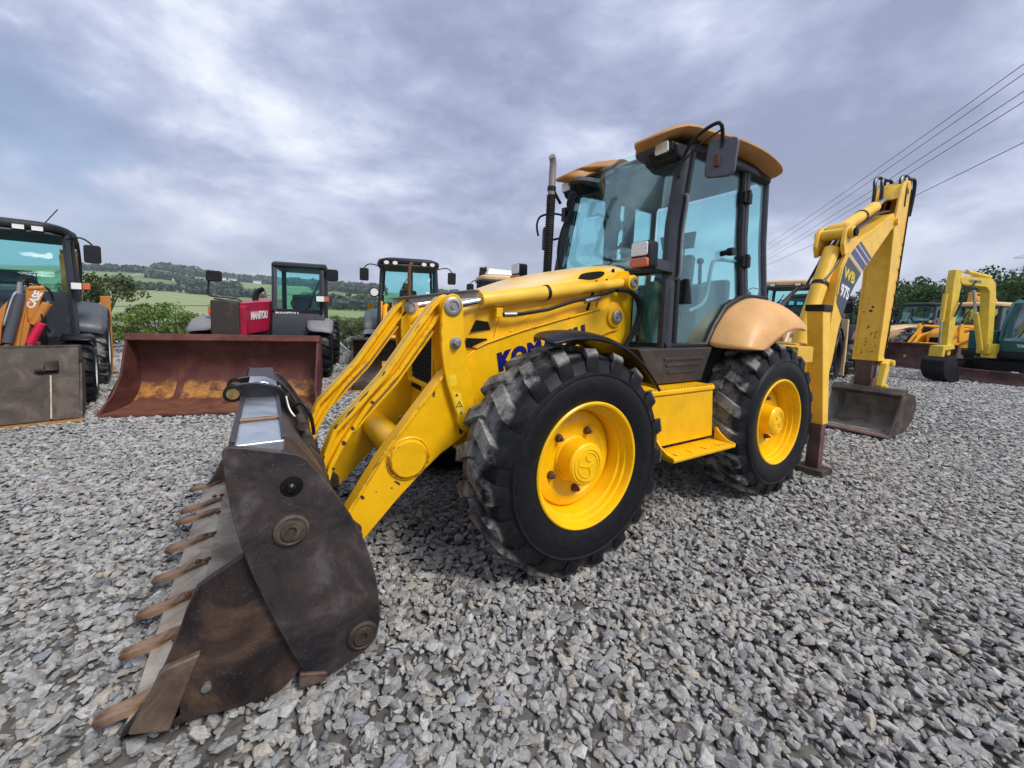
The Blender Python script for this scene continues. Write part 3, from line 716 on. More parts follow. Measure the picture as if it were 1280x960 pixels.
# ---- wheels
tpl = make_wheel(0.695, 0.378, 0.44, M['tyre'], M['rim'], hub_r=0.132, hub_l=0.140, nuts=5, nut_r=0.192, dish=0.160, nl=19, lug=0.036)
AX = [(0.0, 1), (-2.25, 1), (0.0, -1), (-2.25, -1)]
for i, (x, s) in enumerate(AX):
    place_wheel(tpl, BH, (x, s*0.905, 0.688), s, roll=[0.1, 0.45, 0.3, 0.7][i], first=(i == 0))

# ---- chassis and axles
g = G().box(-2.9, 0.35, -0.40, 0.40, 0.62, 1.05)
g.box(-0.45, 0.30, -0.34, 0.34, 0.95, 1.35)
part('chassis', g, 'dark', bevel=0.02)
for x in (0.0, -2.25):
    g = G().tube([(x, -0.86, 0.688), (x, -0.5, 0.688), (x, -0.18, 0.66), (x, 0, 0.64), (x, 0.18, 0.66), (x, 0.5, 0.688), (x, 0.86, 0.688)], [0.15, 0.11, 0.14, 0.2, 0.14, 0.11, 0.15], 14)
    part('axle', g, 'dark')
g = G().prism([(0.50, 0.62), (0.62, 0.80), (0.58, 0.98), (0.30, 1.0), (0.30, 0.62)], -0.36, 0.36)
part('front_frame', g, 'yellow', bevel=0.015)

# ---- hood: lofted shell rising to the cab
def hood_ring(x, w, zs, zc, zb, n=10):
    pts = [(x, w, zb), (x, w, zs-0.02)]
    for i in range(n+1):
        a = PI/2*i/n
        pts.append((x, w*(math.cos(a)**0.55) if i < n else 0.0, zs+(zc-zs)*(math.sin(a)**0.9)))
    return pts+[(p[0], -p[1], p[2]) for p in pts[::-1][1:]]
HS = [(0.635, 0.30, 1.40, 1.46, 1.00), (0.60, 0.36, 1.47, 1.54, 0.97), (0.50, 0.405, 1.53, 1.625, 0.95), (0.33, 0.42, 1.59, 1.70, 0.95), (0.10, 0.425, 1.66, 1.785, 0.95), (-0.12, 0.425, 1.725, 1.865, 0.95),
      (-0.40, 0.425, 1.80, 1.935, 0.95), (-0.70, 0.425, 1.87, 1.995, 0.95), (-0.95, 0.425, 1.915, 2.03, 0.95), (-1.02, 0.42, 1.915, 2.02, 0.95)]
part('hood', G().loft([hood_ring(*q) for q in HS]), 'yellow_hood')
# nose grille between the loader towers
g = G().prism([(y*0.24, 1.235+z*0.19) for y, z in [(-1, -0.7), (-0.6, -1), (0.6, -1), (1, -0.7), (1, 0.8), (0.8, 1), (-0.8, 1), (-1, 0.8)]], 0.628, 0.640, 'x')
fg = part('front_grille', g, 'grille', bevel=0.004)
g = G()
for i in range(11): g.box(0.640, 0.646, -0.225, 0.225, 1.075+0.03*i, 1.087+0.03*i)
g.obj('grille_bars', M['dark'], fg)
g = G()
for s in (1, -1):
    g.strip([(s*0.25, 1.03), (s*0.27, 1.10), (s*0.27, 1.40), (s*0.22, 1.45)], 0.028, 0.625, 0.662, 'x')
g.strip([(-0.24, 1.035), (0.24, 1.035)], 0.03, 0.625, 0.662, 'x')
g.obj('grille_surround', M['yellow'], fg, bevel=0.006)
part('intake_slot', G().box(0.634, 0.640, -0.25, -0.03, 0.985, 1.02), 'grille'); part('intake_slot', G().box(0.634, 0.640, 0.03, 0.25, 0.985, 1.02), 'grille')
for s in (1, -1):
    # vents and pressed panel lines on the hood side
    def sidep(poly, y=0.424, th=0.006): return G().prism(poly, s*y, s*(y+th))
    part('hood_vent', sidep([(0.42, 1.525), (0.33, 1.515), (0.31, 1.46), (0.46, 1.445)], 0.4205), 'grille')
    part('hood_vent', sidep([(0.49, 1.405), (0.335, 1.40), (0.33, 1.335), (0.49, 1.34)], 0.4205), 'grille')
    g = sidep([(0.23, 1.62), (0.215, 1.62), (0.28, 1.36), (0.295, 1.36)]).merge(sidep([(-0.16, 1.70), (-0.19, 1.70), (0.14, 1.45), (0.165, 1.45)])).merge(sidep([(-0.20, 1.715), (-0.222, 1.715), (0.09, 1.46), (0.112, 1.46)]))
    part('panel_seam', g, 'yellow', bevel=0.003)
    g = sidep([(-0.63, 1.86), (-0.66, 1.86), (-0.56, 1.60), (-0.535, 1.60)]).merge(sidep([(-0.745, 1.88), (-0.77, 1.88), (-0.68, 1.60), (-0.66, 1.60)]))
    part('panel_seam', g, 'dark', bevel=0.002)
    # oval air slot in the shoulder of the hood
    p = crom([(-0.46, 0.404, 1.862), (-0.52, 0.393, 1.905), (-0.66, 0.392, 1.935), (-0.74, 0.398, 1.935), (-0.70, 0.413, 1.895), (-0.58, 0.416, 1.862), (-0.46, 0.404, 1.862)], 3)[:-1]
    part('hood_slot', G().loft([[(x, s*(y+0.012), z) for x, y, z in p], [(x, s*(y-0.03), z) for x, y, z in p]]), 'grille')
    part('hood_latch', G().lathe([(0.016, 0.0), (0.016, 0.006), (0, 0.006)], c=(-0.84, s*0.405, 1.955), n=14), 'grille')
# frame plates carrying the loader arms beside the hood
for s in (1, -1):
    pl = [(-1.04, 0.95), (-1.04, 1.90), (-0.98, 1.96), (-0.86, 1.95), (-0.74, 1.86), (-0.66, 1.70), (-0.56, 1.35), (-0.50, 0.95)]
    part('loader_tower', G().prism(pl, s*0.426, s*0.445), 'yellow', bevel=0.006)
    g = G().tube([(-0.95, s*0.44, 1.858), (-0.95, s*0.535, 1.858)], 0.062, 24)
    lp = part('lug_boss', g, 'yellow', bevel=0.006)
    G().lathe([(0.04, s*0.535), (0.04, s*0.548), (0.022, s*0.550), (0.022, s*0.542), (0, s*0.542)], c=(-0.95, 0, 1.858), n=20).obj('pin', M['steelgrey'], lp)

# ---- loader arms
ARM = [(1.235, 0.392), (1.19, 0.225), (1.145, 0.225), (0.95, 0.425), (0.804, 0.558), (0.678, 0.661), (0.521, 0.754), (0.36, 0.88), (0.12, 1.06), (-0.25, 1.26), (-0.62, 1.40), (-0.80, 1.455)]
ARM += arc(-0.815, 1.576, 0.12, 270, 85, 9)[1:]+[(-0.74, 1.665), (-0.70, 1.640), (-0.488, 1.586), (-0.251, 1.531), (0.092, 1.445), (0.36, 1.365), (0.455, 1.325), (0.55, 1.262), (0.662, 1.165), (1.040, 0.699)]
for s in (1, -1):
    a = part('loader_arm', G().prism(ARM, s*0.395, s*0.468), 'yellow_arm', bevel=0.007)
    # raised rail along the upper edge
    g = G().strip([(0.55, 1.262), (0.662, 1.165), (1.040, 0.699), (1.235, 0.392)], 0.020, s*0.376, s*0.487)
    g.strip([(-0.66, 1.632), (-0.488, 1.590), (-0.251, 1.535), (0.092, 1.449), (0.36, 1.369), (0.44, 1.335)], 0.012, s*0.385, s*0.480)
    g.obj('edge_rail', M['yellow_arm'], a, bevel=0.004)
    g = G().lathe([(0.135, s*0.468), (0.135, s*0.474), (0.128, s*0.478), (0.122, s*0.472), (0.118, s*0.472), (0.116, s*0.486), (0.108, s*0.494), (0.0, s*0.494)], c=(0.885, 0, 0.672), n=36)
    g.obj('tube_flange', M['yellow_arm'], a)
    g = G().lathe([(0.085, s*0.468), (0.085, s*0.486), (0.075, s*0.492), (0.05, s*0.492)], c=(-0.815, 0, 1.576), n=28, cap=False)
    g.obj('pivot_boss', M['yellow'], a)
    g = G().lathe([(0.052, s*0.485), (0.052, s*0.512), (0.046, s*0.516), (0.028, s*0.516), (0.026, s*0.508), (0.012, s*0.508), (0.012, s*0.52), (0, s*0.52)], c=(-0.815, 0, 1.576), n=24)
    g.obj('pivot_pin', M['steelgrey'], a)
    if s > 0:
        tx = text_geo('KOMATSU', 0.155, bold=0.012, shear=0.10, spacing=1.16, depth=0.002)
        mm = frame_m((0.262, 0.4705, 1.186), (-0.966, 0, 0.259), (0.259, 0, 0.966))
        tx.xf(mm).obj('lettering', M['blue'], a, smooth=False)
part('cross_tube', G().tube([(0.885, -0.40, 0.672), (0.885, 0.40, 0.672)], 0.098, 32), 'yellow_arm')
part('safety_strut', G().tube([(0.60, 0.10, 0.80), (0.80, 0.13, 0.79)], 0.035, 10).box(0.52, 0.62, 0.05, 0.15, 0.75, 0.84), 'red', bevel=0.004)
for s in (1, -1):   # lift cylinders under the hood sides
    c_ = part('lift_cylinder', G().tube([(-0.55, s*0.33, 0.85), (0.28, s*0.33, 0.76)], 0.055, 18), 'yellow')
    G().tube([(0.28, s*0.33, 0.76), (0.72, s*0.33, 0.715)], 0.028, 14).obj('rod', M['chrome'], c_)

# ---- bell cranks, rods to the bucket
CR = [(0.56, 1.640), (0.585, 1.675), (0.62, 1.687), (0.658, 1.672), (0.683, 1.632), (0.696, 1.562), (0.700, 1.448), (0.693, 1.325), (0.676, 1.215), (0.654, 1.12), (0.611, 0.992), (0.566, 0.860), (0.545, 0.815), (0.515, 0.800), (0.488, 0.830), (0.470, 0.895), (0.457, 1.005), (0.482, 1.148), (0.516, 1.29), (0.540, 1.385), (0.549, 1.496), (0.553, 1.60)]
LKU = [(0.60, 1.672), (0.675, 1.668), (0.735, 1.612), (1.036, 1.186), (1.173, 1.032), (1.302, 0.896), (1.352, 0.763), (1.392, 0.655)]
LKL = [(1.332, 0.570), (1.300, 0.694), (1.240, 0.810), (1.105, 1.005), (0.933, 1.190), (0.700, 1.515), (0.655, 1.555), (0.60, 1.56)]
for s in (1, -1):
    a = part('bell_crank', G().prism(CR, s*0.478, s*0.512), 'yellow_arm', bevel=0.006)
    G().prism(CR, s*0.335, s*0.365).obj('inner_plate', M['yellow_arm'], a, bevel=0.006)
    g = G().lathe([(0.058, s*0.512), (0.058, s*0.522), (0.050, s*0.526), (0.034, s*0.526), (0.032, s*0.518), (0.016, s*0.518), (0.016, s*0.528), (0, s*0.528)], c=(0.625, 0, 1.606), n=24)
    g.obj('top_pin', M['steelgrey'], a)
    g = G().lathe([(0.038, s*0.512), (0.038, s*0.520), (0.028, s*0.522)], c=(0.604, 0, 1.380), n=20).lathe([(0.026, s*0.521), (0.026, s*0.548), (0.018, s*0.556), (0, s*0.556)], c=(0.604, 0, 1.380), n=6)
    g.obj('stop_bolt', M['steelgrey'], a)
    G().lathe([(0.055, s*0.335), (0.055, s*0.326), (0.034, s*0.322), (0.032, s*0.330), (0.0, s*0.330)], c=(0.625, 0, 1.606), n=24).obj('inner_pin', M['steelgrey'], a)
    G().lathe([(0.034, s*0.335), (0.034, s*0.320), (0.022, s*0.305), (0.0, s*0.303)], c=(0.604, 0, 1.380), n=8).obj('inner_bolt', M['steelgrey'], a)
    G().tube([(0.53, s*0.36, 0.885), (0.53, s*0.515, 0.885)], 0.05, 20).obj('pivot', M['yellow_arm'], a, bevel=0.004)
    if s > 0:
        # warning stickers, worn
        g = G().prism([(0.625, 1.075), (0.565, 1.060), (0.515, 0.895), (0.573, 0.905)], 0.5125, 0.5135)
        st = g.obj('warning_sticker', M['sticker'], a)
        def tri(cx_, cz, r): return [(cx_, cz+r), (cx_-r*0.9, cz-r*0.6), (cx_+r*0.9, cz-r*0.6)]
        t1 = G()
        o3, i3 = tri(0.572, 0.985, 0.026), tri(0.572, 0.984, 0.017)
        for k in range(3):
            t1.prism([o3[k], o3[(k+1) % 3], i3[(k+1) % 3], i3[k]], 0.5137, 0.5142)
        G().box(0.570, 0.574, 0.5137, 0.5142, 0.977, 0.992).obj('pictogram', M['grille'], a, smooth=False)
        G().prism(tri(0.556, 0.928, 0.014), 0.5137, 0.5142).obj('pictogram', M['grille'], a, smooth=False); G().prism(tri(0.590, 1.048, 0.012), 0.5137, 0.5142).obj('pictogram', M['grille'], a, smooth=False)
        t1.obj('pictogram', M['grille'], a, smooth=False)
        g = G().prism([(0.648, 1.18), (0.60, 1.175), (0.585, 1.115), (0.63, 1.10)], 0.5125, 0.5133)
        g.obj('warning_sticker', M['sticker'], a)
    # C section rod: web and two flanges
    l = part('bucket_link', G().prism(LKU+LKL, s*0.375, s*0.402), 'yellow_arm', bevel=0.004)
    f = G().strip(LKU[::-1], 0.026, s*0.335, s*0.452).strip(LKL[::-1], 0.026, s*0.335, s*0.452)
    f.strip([(1.20, 0.865), (1.10, 0.978), (0.95, 1.14), (0.72, 1.455)][::-1], -0.014, s*0.36, s*0.43)
    f.strip([(1.235, 0.905), (1.135, 1.02), (0.985, 1.205), (0.755, 1.52)], -0.010, s*0.36, s*0.43)
    f.obj('flange', M['yellow_arm'], l, bevel=0.004)
    G().tube([(0.628, s*0.34, 1.606), (0.628, s*0.475, 1.606)], 0.066, 24).obj('top_eye', M['yellow_arm'], l)
    # tilt cylinder along the hood
    ya = s*0.452
    p0, p1 = np.array([0.405, ya, 1.655]), np.array([-0.93, ya, 1.855]); dv_ = p1-p0
    c_ = part('tilt_cylinder', G().tube([p0, p0+dv_*0.015, p0+dv_*0.016, p0+dv_*0.62, p0+dv_*0.65, p0+dv_*0.98], [0.056, 0.056, 0.052, 0.052, 0.040, 0.040], 24), 'yellow_boom')
    G().tube([np.array([0.62, ya, 1.608]), p0+dv_*0.02], 0.026, 18).obj('rod', M['chrome'], c_)
    G().tube([p0+dv_*0.40-np.array([0.012, 0, -0.002]), p0+dv_*0.40+np.array([0.012, 0, -0.002])], 0.057, 24).obj('clamp_band', M['black'], c_)
    G().tube([(0.30, ya+s*0.02, 1.60), (0.25, ya+s*0.035, 1.565), (0.12, ya+s*0.04, 1.572), (-0.12, ya+s*0.045, 1.612), (-0.35, ya+s*0.04, 1.68), (-0.62, ya+s*0.035, 1.735), (-0.80, ya+s*0.02, 1.79)], 0.014, 8).obj('hose', M['blackgloss'], c_)
    G().tube([(0.245, ya+s*0.035, 1.566), (0.15, ya+s*0.04, 1.570)], 0.019, 10).obj('hose_fitting', M['steelgrey'], c_)
    G().tube([(-0.47, ya+s*0.04, 1.685), (-0.62, ya+s*0.035, 1.72)], 0.020, 10).obj('hose_fitting', M['steelgrey'], c_)
    G().box(0.255, 0.305, ya+s*0.0, ya+s*0.045, 1.545, 1.61).obj('port_block', M['yellow'], c_, bevel=0.005)
# loop of hoses behind the arm pivot
for k, dy in enumerate((0.0, 0.03)):
    part('hose', G().tube(crom([(-0.80, 0.475+dy, 1.79), (-0.92, 0.52+dy, 1.78), (-1.01, 0.54+dy, 1.68), (-1.0, 0.53+dy, 1.52), (-0.90, 0.52+dy, 1.36), (-0.80, 0.50+dy, 1.22)], 5), 0.015, 8), 'blackgloss')
part('support_bar', G().prism([(0, 0), (0.055, 0), (0.055, 0.006), (0.006, 0.006), (0.006, 0.05), (0, 0.05)], 0, 1, 'x').xf(frame_m((0.715, -0.50, 1.675), (-0.355, 0.78, 0.055), (0.8, 0.36, 0)) @ Matrix.Diagonal((0.90, 1, 1, 1))), 'steelgrey')

# ---- front bucket (4-in-1, resting on the gravel)
BK = empty('loader_bucket', parent=BH, loc=(0, 0, 0.028))
PLATE = crom([(1.750, 1.040), (1.728, 1.060), (1.62, 1.031), (1.517, 0.998), (1.478, 0.954), (1.418, 0.864), (1.338, 0.716), (1.283, 0.583), (1.245, 0.433), (1.229, 0.286), (1.238, 0.185), (1.275, 0.138), (1.325, 0.112), (1.401, 0.092), (1.50, 0.082)], 2)
PLATE += [(1.535, 0.098), (1.520, 0.156)]+crom([(1.520, 0.156), (1.561, 0.257), (1.639, 0.478), (1.706, 0.710), (1.740, 0.919), (1.750, 1.040)], 2)[1:-1]
JAW = crom([(1.700, 0.648), (1.797, 0.596), (1.834, 0.570), (1.864, 0.500), (1.895, 0.400), (1.940, 0.28), (2.00, 0.165)], 2)+[(2.05, 0.085), (2.065, 0.045), (2.03, 0.028), (1.836, 0.060), (1.70, 0.045), (1.60, 0.055), (1.50, 0.12), (1.42, 0.30), (1.50, 0.55)]
BW = 1.12
JAW = [(1.700, 0.648), (1.797, 0.596), (1.834, 0.572), (1.864, 0.500), (1.885, 0.430), (1.925, 0.33), (1.975, 0.22), (2.035, 0.150), (2.045, 0.128), (1.98, 0.115), (1.912, 0.105), (1.836, 0.100), (1.74, 0.080), (1.647, 0.066), (1.58, 0.085), (1.50, 0.15), (1.42, 0.30), (1.50, 0.55)]
CUT = [(2.018, 0.155), (1.965, 0.255), (1.935, 0.325), (1.918, 0.338), (1.825, 0.350), (1.915, 0.112)]
def rs(P_, k): return [(1.62+(x-1.62)*k, 1.553+(z-1.553)*k) for x, z in P_]
PLATE, JAW, CUT = rs(PLATE, 1.049), rs(JAW, 1.0545), rs(CUT, 1.05)
CAPS = rs([(1.548, 0.722), (1.300, 0.207)], 1.049); HOLE = rs([(1.545, 0.885)], 1.049)[0]; CB = rs([(1.815, 0.205)], 1.05)[0]; STOP = rs([(1.535, 0.085), (1.44, 0.075), (1.43, 0.11), (1.53, 0.15)], 1.049)
for s, B in ((1, 1.12), (-1, 1.22)):
    p = part('side_plate', G().prism(PLATE, s*(B-0.030), s*B), 'bucket', BK, bevel=0.005)
    for (x, z) in CAPS:
        G().lathe([(0.062, s*B), (0.062, s*(B+0.010)), (0.052, s*(B+0.016)), (0.048, s*(B+0.012)), (0.040, s*(B+0.012)), (0.036, s*(B+0.020)), (0.018, s*(B+0.020)), (0.016, s*(B+0.010)), (0, s*(B+0.010))], c=(x, 0, z), n=28).obj('pivot_cap', M['brown'], BK)
    G().lathe([(0.040, s*(B+0.0008)), (0.037, s*(B+0.0025)), (0.0, s*(B+0.0025))], c=(HOLE[0], 0, HOLE[1]), n=24).obj('plate_hole', M['grille'], BK)
    G().tube([(HOLE[0]+0.003, s*(B+0.004), HOLE[1]-0.003), (HOLE[0]+0.007, s*(B+0.014), HOLE[1]-0.006)], [0.020, 0.014], 12).obj('hole_bolt', M['blackgloss'], BK)
    j = part('jaw_plate', G().prism(JAW, s*(B-0.075), s*(B-0.040)), 'jaw', BK, bevel=0.005)
    # bolted side cutter
    G().prism(CUT, s*(B-0.040), s*(B-0.008)).obj('side_cutter', M['cutter'], BK, bevel=0.008)
    G().lathe([(0.016, s*(B-0.040)), (0.016, s*(B-0.024)), (0.0, s*(B-0.020))], c=(CB[0], 0, CB[1]), n=10).obj('cutter_bolt', M['steelgrey'], BK)
    G().prism(STOP, s*(B-0.01), s*(B+0.012)).obj('hinge_stop', M['jaw'], BK, bevel=0.008)
YA, YB = 1.06, -1.16

# curved floor of the jaw and its bevelled lip
fl = [(1.50, 0.13), (1.60, 0.075), (1.70, 0.062), (1.82, 0.080), (1.91, 0.092)]
part('jaw_floor', G().strip(fl, 0.022, YB, YA), 'floor', BK)
part('cutting_edge', G().prism([(1.90, 0.062), (1.93, 0.045), (2.058, 0.055), (2.058, 0.064), (1.925, 0.098), (1.90, 0.098)], YB-0.02, YA+0.02), 'floor', BK, bevel=0.003)
# back of the clam and mouldboard shell
back = crom([(1.66, 1.00), (1.56, 0.985), (1.46, 0.86), (1.37, 0.70), (1.30, 0.50), (1.285, 0.30), (1.33, 0.17), (1.44, 0.115), (1.52, 0.12)], 3)
part('back_shell', G().strip(back, 0.022, YB-0.03, YA+0.03), 'bucket', BK)
part('mouldboard', G().strip([(1.52, 0.13), (1.60, 0.34), (1.66, 0.60), (1.70, 0.82), (1.715, 1.01)], 0.02, YB-0.03, YA+0.03), 'jaw', BK)
# boxed top beam, worn to bare metal
part('top_beam', G().prism([(1.730, 0.985), (1.733, 1.032), (1.560, 1.032), (1.565, 0.975)], 0.12, YA+0.03), 'polished', BK, bevel=0.008)
part('top_beam', G().prism([(1.730, 0.985), (1.733, 1.032), (1.560, 1.032), (1.565, 0.975)], YB-0.03, -0.12), 'bucket', BK, bevel=0.008)
part('weld_seam', G().box(1.562, 1.732, 0.72, 0.745, 1.033, 1.045), 'tooth', BK, bevel=0.004)
part('beam_rib', G().box(1.718, 1.738, 0.14, 1.085, 1.034, 1.048).box(1.556, 1.572, 0.14, 1.085, 1.034, 1.046), 'bucket', BK, bevel=0.003)
# curved lifting brackets with eyes
HK = crom([(1.800, 1.172), (1.755, 1.200), (1.66, 1.212), (1.56, 1.165), (1.480, 1.06), (1.430, 0.93), (1.420, 0.78), (1.48, 0.62)], 3)+[(1.62, 0.70), (1.61, 0.95)]+crom([(1.61, 1.055), (1.66, 1.105), (1.735, 1.095), (1.785, 1.10), (1.815, 1.13), (1.800, 1.175)], 3)[:-1]
HK = [(x, z-0.075-0.35*max(0.0, z-1.15)) for x, z in HK]
for y in (0.16, -0.10):
    h = part('clam_bracket', G().prism(HK, y-0.022, y+0.022), 'blackgloss', BK, bevel=0.006)
    for sg in (1, -1):
        G().lathe([(0.046, y+sg*0.022), (0.046, y+sg*0.030), (0.034, y+sg*0.031), (0.031, y+sg*0.024)], c=(1.772, 0, 1.062), n=22, cap=False).obj('eye_ring', M['blackgloss'], BK)
        G().lathe([(0.031, y+sg*0.020), (0.031, y+sg*0.0245), (0.0, y+sg*0.0245)], c=(1.772, 0, 1.062), n=22, cap=False).obj('eye_bore', M['brass'], BK)
part('bracket_web', G().prism([(1.70, 1.118), (1.62, 1.112), (1.56, 1.080), (1.57, 1.05), (1.63, 1.07), (1.70, 1.075)], -0.08, 0.14), 'polished', BK, bevel=0.004)
part('clam_cylinder', G().tube([(1.55, 0.03, 1.00), (1.46, 0.03, 0.70)], 0.055, 18), 'blackgloss', BK)
part('clam_rod', G().tube([(1.57, 0.03, 1.06), (1.55, 0.03, 0.99)], 0.030, 14), 'chrome', BK)
part('bucket_hose', G().tube(crom([(1.52, 0.20, 1.03), (1.50, 0.26, 0.95), (1.43, 0.28, 0.86), (1.38, 0.24, 0.76)], 4), 0.007, 8), 'steelgrey', BK)
part('bucket_hose', G().tube(crom([(1.50, 0.20, 0.96), (1.44, 0.24, 0.99), (1.40, 0.26, 0.92), (1.38, 0.24, 0.80)], 4), 0.010, 8), 'black', BK)
# pin brackets at the back, where arms and rods hook on
for s in (1, -1):
    for y in (0.33, 0.50):
        g = G().prism([(1.53, 0.95), (1.36, 0.73), (1.34, 0.62), (1.40, 0.58), (1.46, 0.70)], s*(y-0.014), s*(y+0.014)).prism([(1.32, 0.48), (1.22, 0.36), (1.165, 0.30), (1.165, 0.22), (1.22, 0.19), (1.32, 0.25)], s*(y-0.014), s*(y+0.014))
        part('pin_bracket', g, 'brown', BK, bevel=0.006)
    part('bucket_pin', G().tube([(1.368, s*0.29, 0.635), (1.368, s*0.545, 0.635)], 0.030, 14), 'brown', BK)
    part('bucket_pin', G().tube([(1.20, s*0.29, 0.265), (1.20, s*0.545, 0.265)], 0.034, 14), 'brown', BK)
g = G().tube([(1.44, 0.30, 0.86), (1.44, 0.56, 0.86)], 0.028, 14).tube([(1.46, 0.33, 0.93), (1.46, 0.53, 0.93)], 0.024, 14)
part('pin_stub', g, 'brown', BK)
# teeth
tg = G()
top = [(1.905, 0.102), (1.95, 0.107), (1.995, 0.102), (2.045, 0.086), (2.150, 0.074), (2.160, 0.066)]
rings = []
for (x, zt), hw in zip(top, (0.022, 0.025, 0.027, 0.031, 0.022, 0.015)):
    zb = zt-(0.012 if x < 2.04 else 0.028 if x < 2.155 else 0.010)
    rings.append([(x, -hw, zb), (x, hw, zb), (x, hw, zt), (x, -hw, zt)])
tg.loft(rings)
tm = tg.mesh('tooth', M['tooth'])
bg = G().lathe([(0.014, 0), (0.014, 0.012), (0.008, 0.016), (0, 0.016)], n=10, axis='z').mesh('tooth_bolt', M['bolt'])
for i in range(8):
    y = 1.025-2.15*i/7
    o = bpy.data.objects.new('tooth', tm); COL.objects.link(o); o.parent = BK; o.location = (rnd.uniform(-0.006, 0.006), y, 0.004)
    o.rotation_euler = (0, 0, rnd.uniform(-0.04, 0.04))
    for x in (1.918, 1.963):
        q = bpy.data.objects.new('tooth_bolt', bg); COL.objects.link(q); q.parent = BK; q.location = (x+o.location.x, y, 0.108)

# ---- front fenders
FA = [(68, 0.80), (76, 0.795), (90, 0.785), (105, 0.775), (120, 0.765), (135, 0.76), (148, 0.765)]
for s in (1, -1):
    rows_ = []
    for a, r in FA:
        a_ = math.radians(a); lead = 0.16 if a < 72 else 0.0
        x, z = 0.0+r*math.cos(a_), 0.688+r*math.sin(a_)
        rows_.append([(x-0.06-lead, s*0.66, z-0.05), (x-0.03-lead*0.7, s*0.72, z+0.004), (x, s*0.98, z+0.012), (x, s*1.07, z-0.005), (x*0.985, s*1.10, z-0.030)])
    f = part('front_fender', G().loft(rows_, closed=False), 'blackgloss', solid=0.016, sub=2)
    G().tube([(-0.30, s*0.48, 1.32), (-0.22, s*0.70, 1.40), (-0.1, s*0.95, 1.44)], 0.025, 8).obj('fender_bracket', M['dark'], f)

# ---- rear fenders (tan plastic)
RS = [[(-1.585, 0.77, 1.345), (-1.62, 0.96, 1.345), (-1.66, 1.06, 1.345), (-1.72, 1.11, 1.340), (-1.86, 1.125, 1.335)],
      [(-1.69, 0.77, 1.50), (-1.70, 0.93, 1.485), (-1.745, 1.04, 1.455), (-1.80, 1.11, 1.405), (-1.90, 1.13, 1.345)],
      [(-1.87, 0.77, 1.675), (-1.88, 0.93, 1.655), (-1.90, 1.04, 1.600), (-1.94, 1.11, 1.515), (-1.99, 1.13, 1.395)],
      [(-2.18, 0.77, 1.790), (-2.18, 0.93, 1.765), (-2.17, 1.04, 1.700), (-2.17, 1.11, 1.610), (-2.17, 1.13, 1.475)],
      [(-2.48, 0.77, 1.785), (-2.46, 0.92, 1.760), (-2.44, 1.03, 1.695), (-2.41, 1.10, 1.615), (-2.38, 1.12, 1.515)],
      [(-2.78, 0.77, 1.690), (-2.74, 0.91, 1.665), (-2.69, 1.02, 1.610), (-2.63, 1.09, 1.560), (-2.56, 1.11, 1.510)],
      [(-2.92, 0.77, 1.585), (-2.87, 0.90, 1.570), (-2.80, 1.01, 1.540), (-2.72, 1.08, 1.515), (-2.62, 1.10, 1.490)]]
for s in (1, -1):
    f = part('rear_fender', G().loft([[(x, s*y, z) for x, y, z in r] for r in RS], closed=False), 'tan', solid=0.022, sub=2)
    G().prism([(-1.60, 1.335), (-1.68, 1.49), (-1.86, 1.66), (-2.18, 1.775), (-2.55, 1.76), (-2.85, 1.60), (-2.85, 1.34)], s*0.735, s*0.765).obj('fender_liner', M['black'], f)

# ---- step, side skirt, tank
for s in (1, -1):
    y0, y1 = s*0.48, s*1.0
    g = G().hexa([(-0.78, y0, 0.63), (-1.48, y0, 0.63), (-1.48, s*0.97, 0.63), (-0.78, s*0.97, 0.63), (-0.65, y0, 1.02), (-1.40, y0, 1.02), (-1.40, y1, 1.02), (-0.65, y1, 1.02)])
    st = part('step_box', g, 'yellow', bevel=0.012)
    G().box(-1.405, -0.645, s*0.50, s*1.012, 1.022, 1.062).obj('upper_tread', M['yellow'], st, bevel=0.012)
    g = G()
    for i in range(20): g.box(-0.66-0.037*i, -0.678-0.037*i, s*0.985, s*1.008, 1.062, 1.072)
    g.obj('tread_teeth', M['yellow'], st, bevel=0.002)
    g = G().hexa([(-0.76, s*0.93, 0.575), (-1.52, s*0.93, 0.575), (-1.52, s*1.14, 0.575), (-0.76, s*1.14, 0.575), (-0.76, s*0.93, 0.600), (-1.52, s*0.93, 0.600), (-1.52, s*1.145, 0.600), (-0.76, s*1.145, 0.600)])
    for x in (-0.76, -1.505):
        g.prism([(s*0.965, 0.58), (s*1.14, 0.58), (s*1.14, 0.61), (s*1.08, 0.62), (s*1.02, 0.66), (s*0.985, 0.70), (s*0.965, 0.70)], x, x-0.018, 'x')
    g.obj('lower_tread', M['yellow'], st, bevel=0.006)
    g = G()
    for i in range(4): g.box(-0.85-0.17*i, -0.93-0.17*i, s*1.05, s*1.10, 0.600, 0.606)
    g.obj('tread_grip', M['yellow_arm'], st, bevel=0.002)
    sk = part('side_skirt', G().hexa([(-0.84, s*0.70, 1.075), (-1.46, s*0.70, 1.075), (-1.44, s*0.865, 1.075), (-0.86, s*0.865, 1.075), (-0.66, s*0.70, 1.345), (-1.57, s*0.70, 1.345), (-1.57, s*0.865, 1.345), (-0.66, s*0.865, 1.345)]), 'skirt', bevel=0.01)
    g = G()
    for z, xa, xb in ((1.250, -0.95, -1.45), (1.205, -0.98, -1.40), (1.150, -1.0, -1.36)): g.box(xb, xa, s*0.864, s*0.874, z, z+0.022)
    g.obj('skirt_rib', M['skirt'], sk, bevel=0.004)
    part('fuel_tank', G().box(-1.95, -1.50, s*0.45, s*0.78, 0.75, 1.34), 'dark', bevel=0.03)

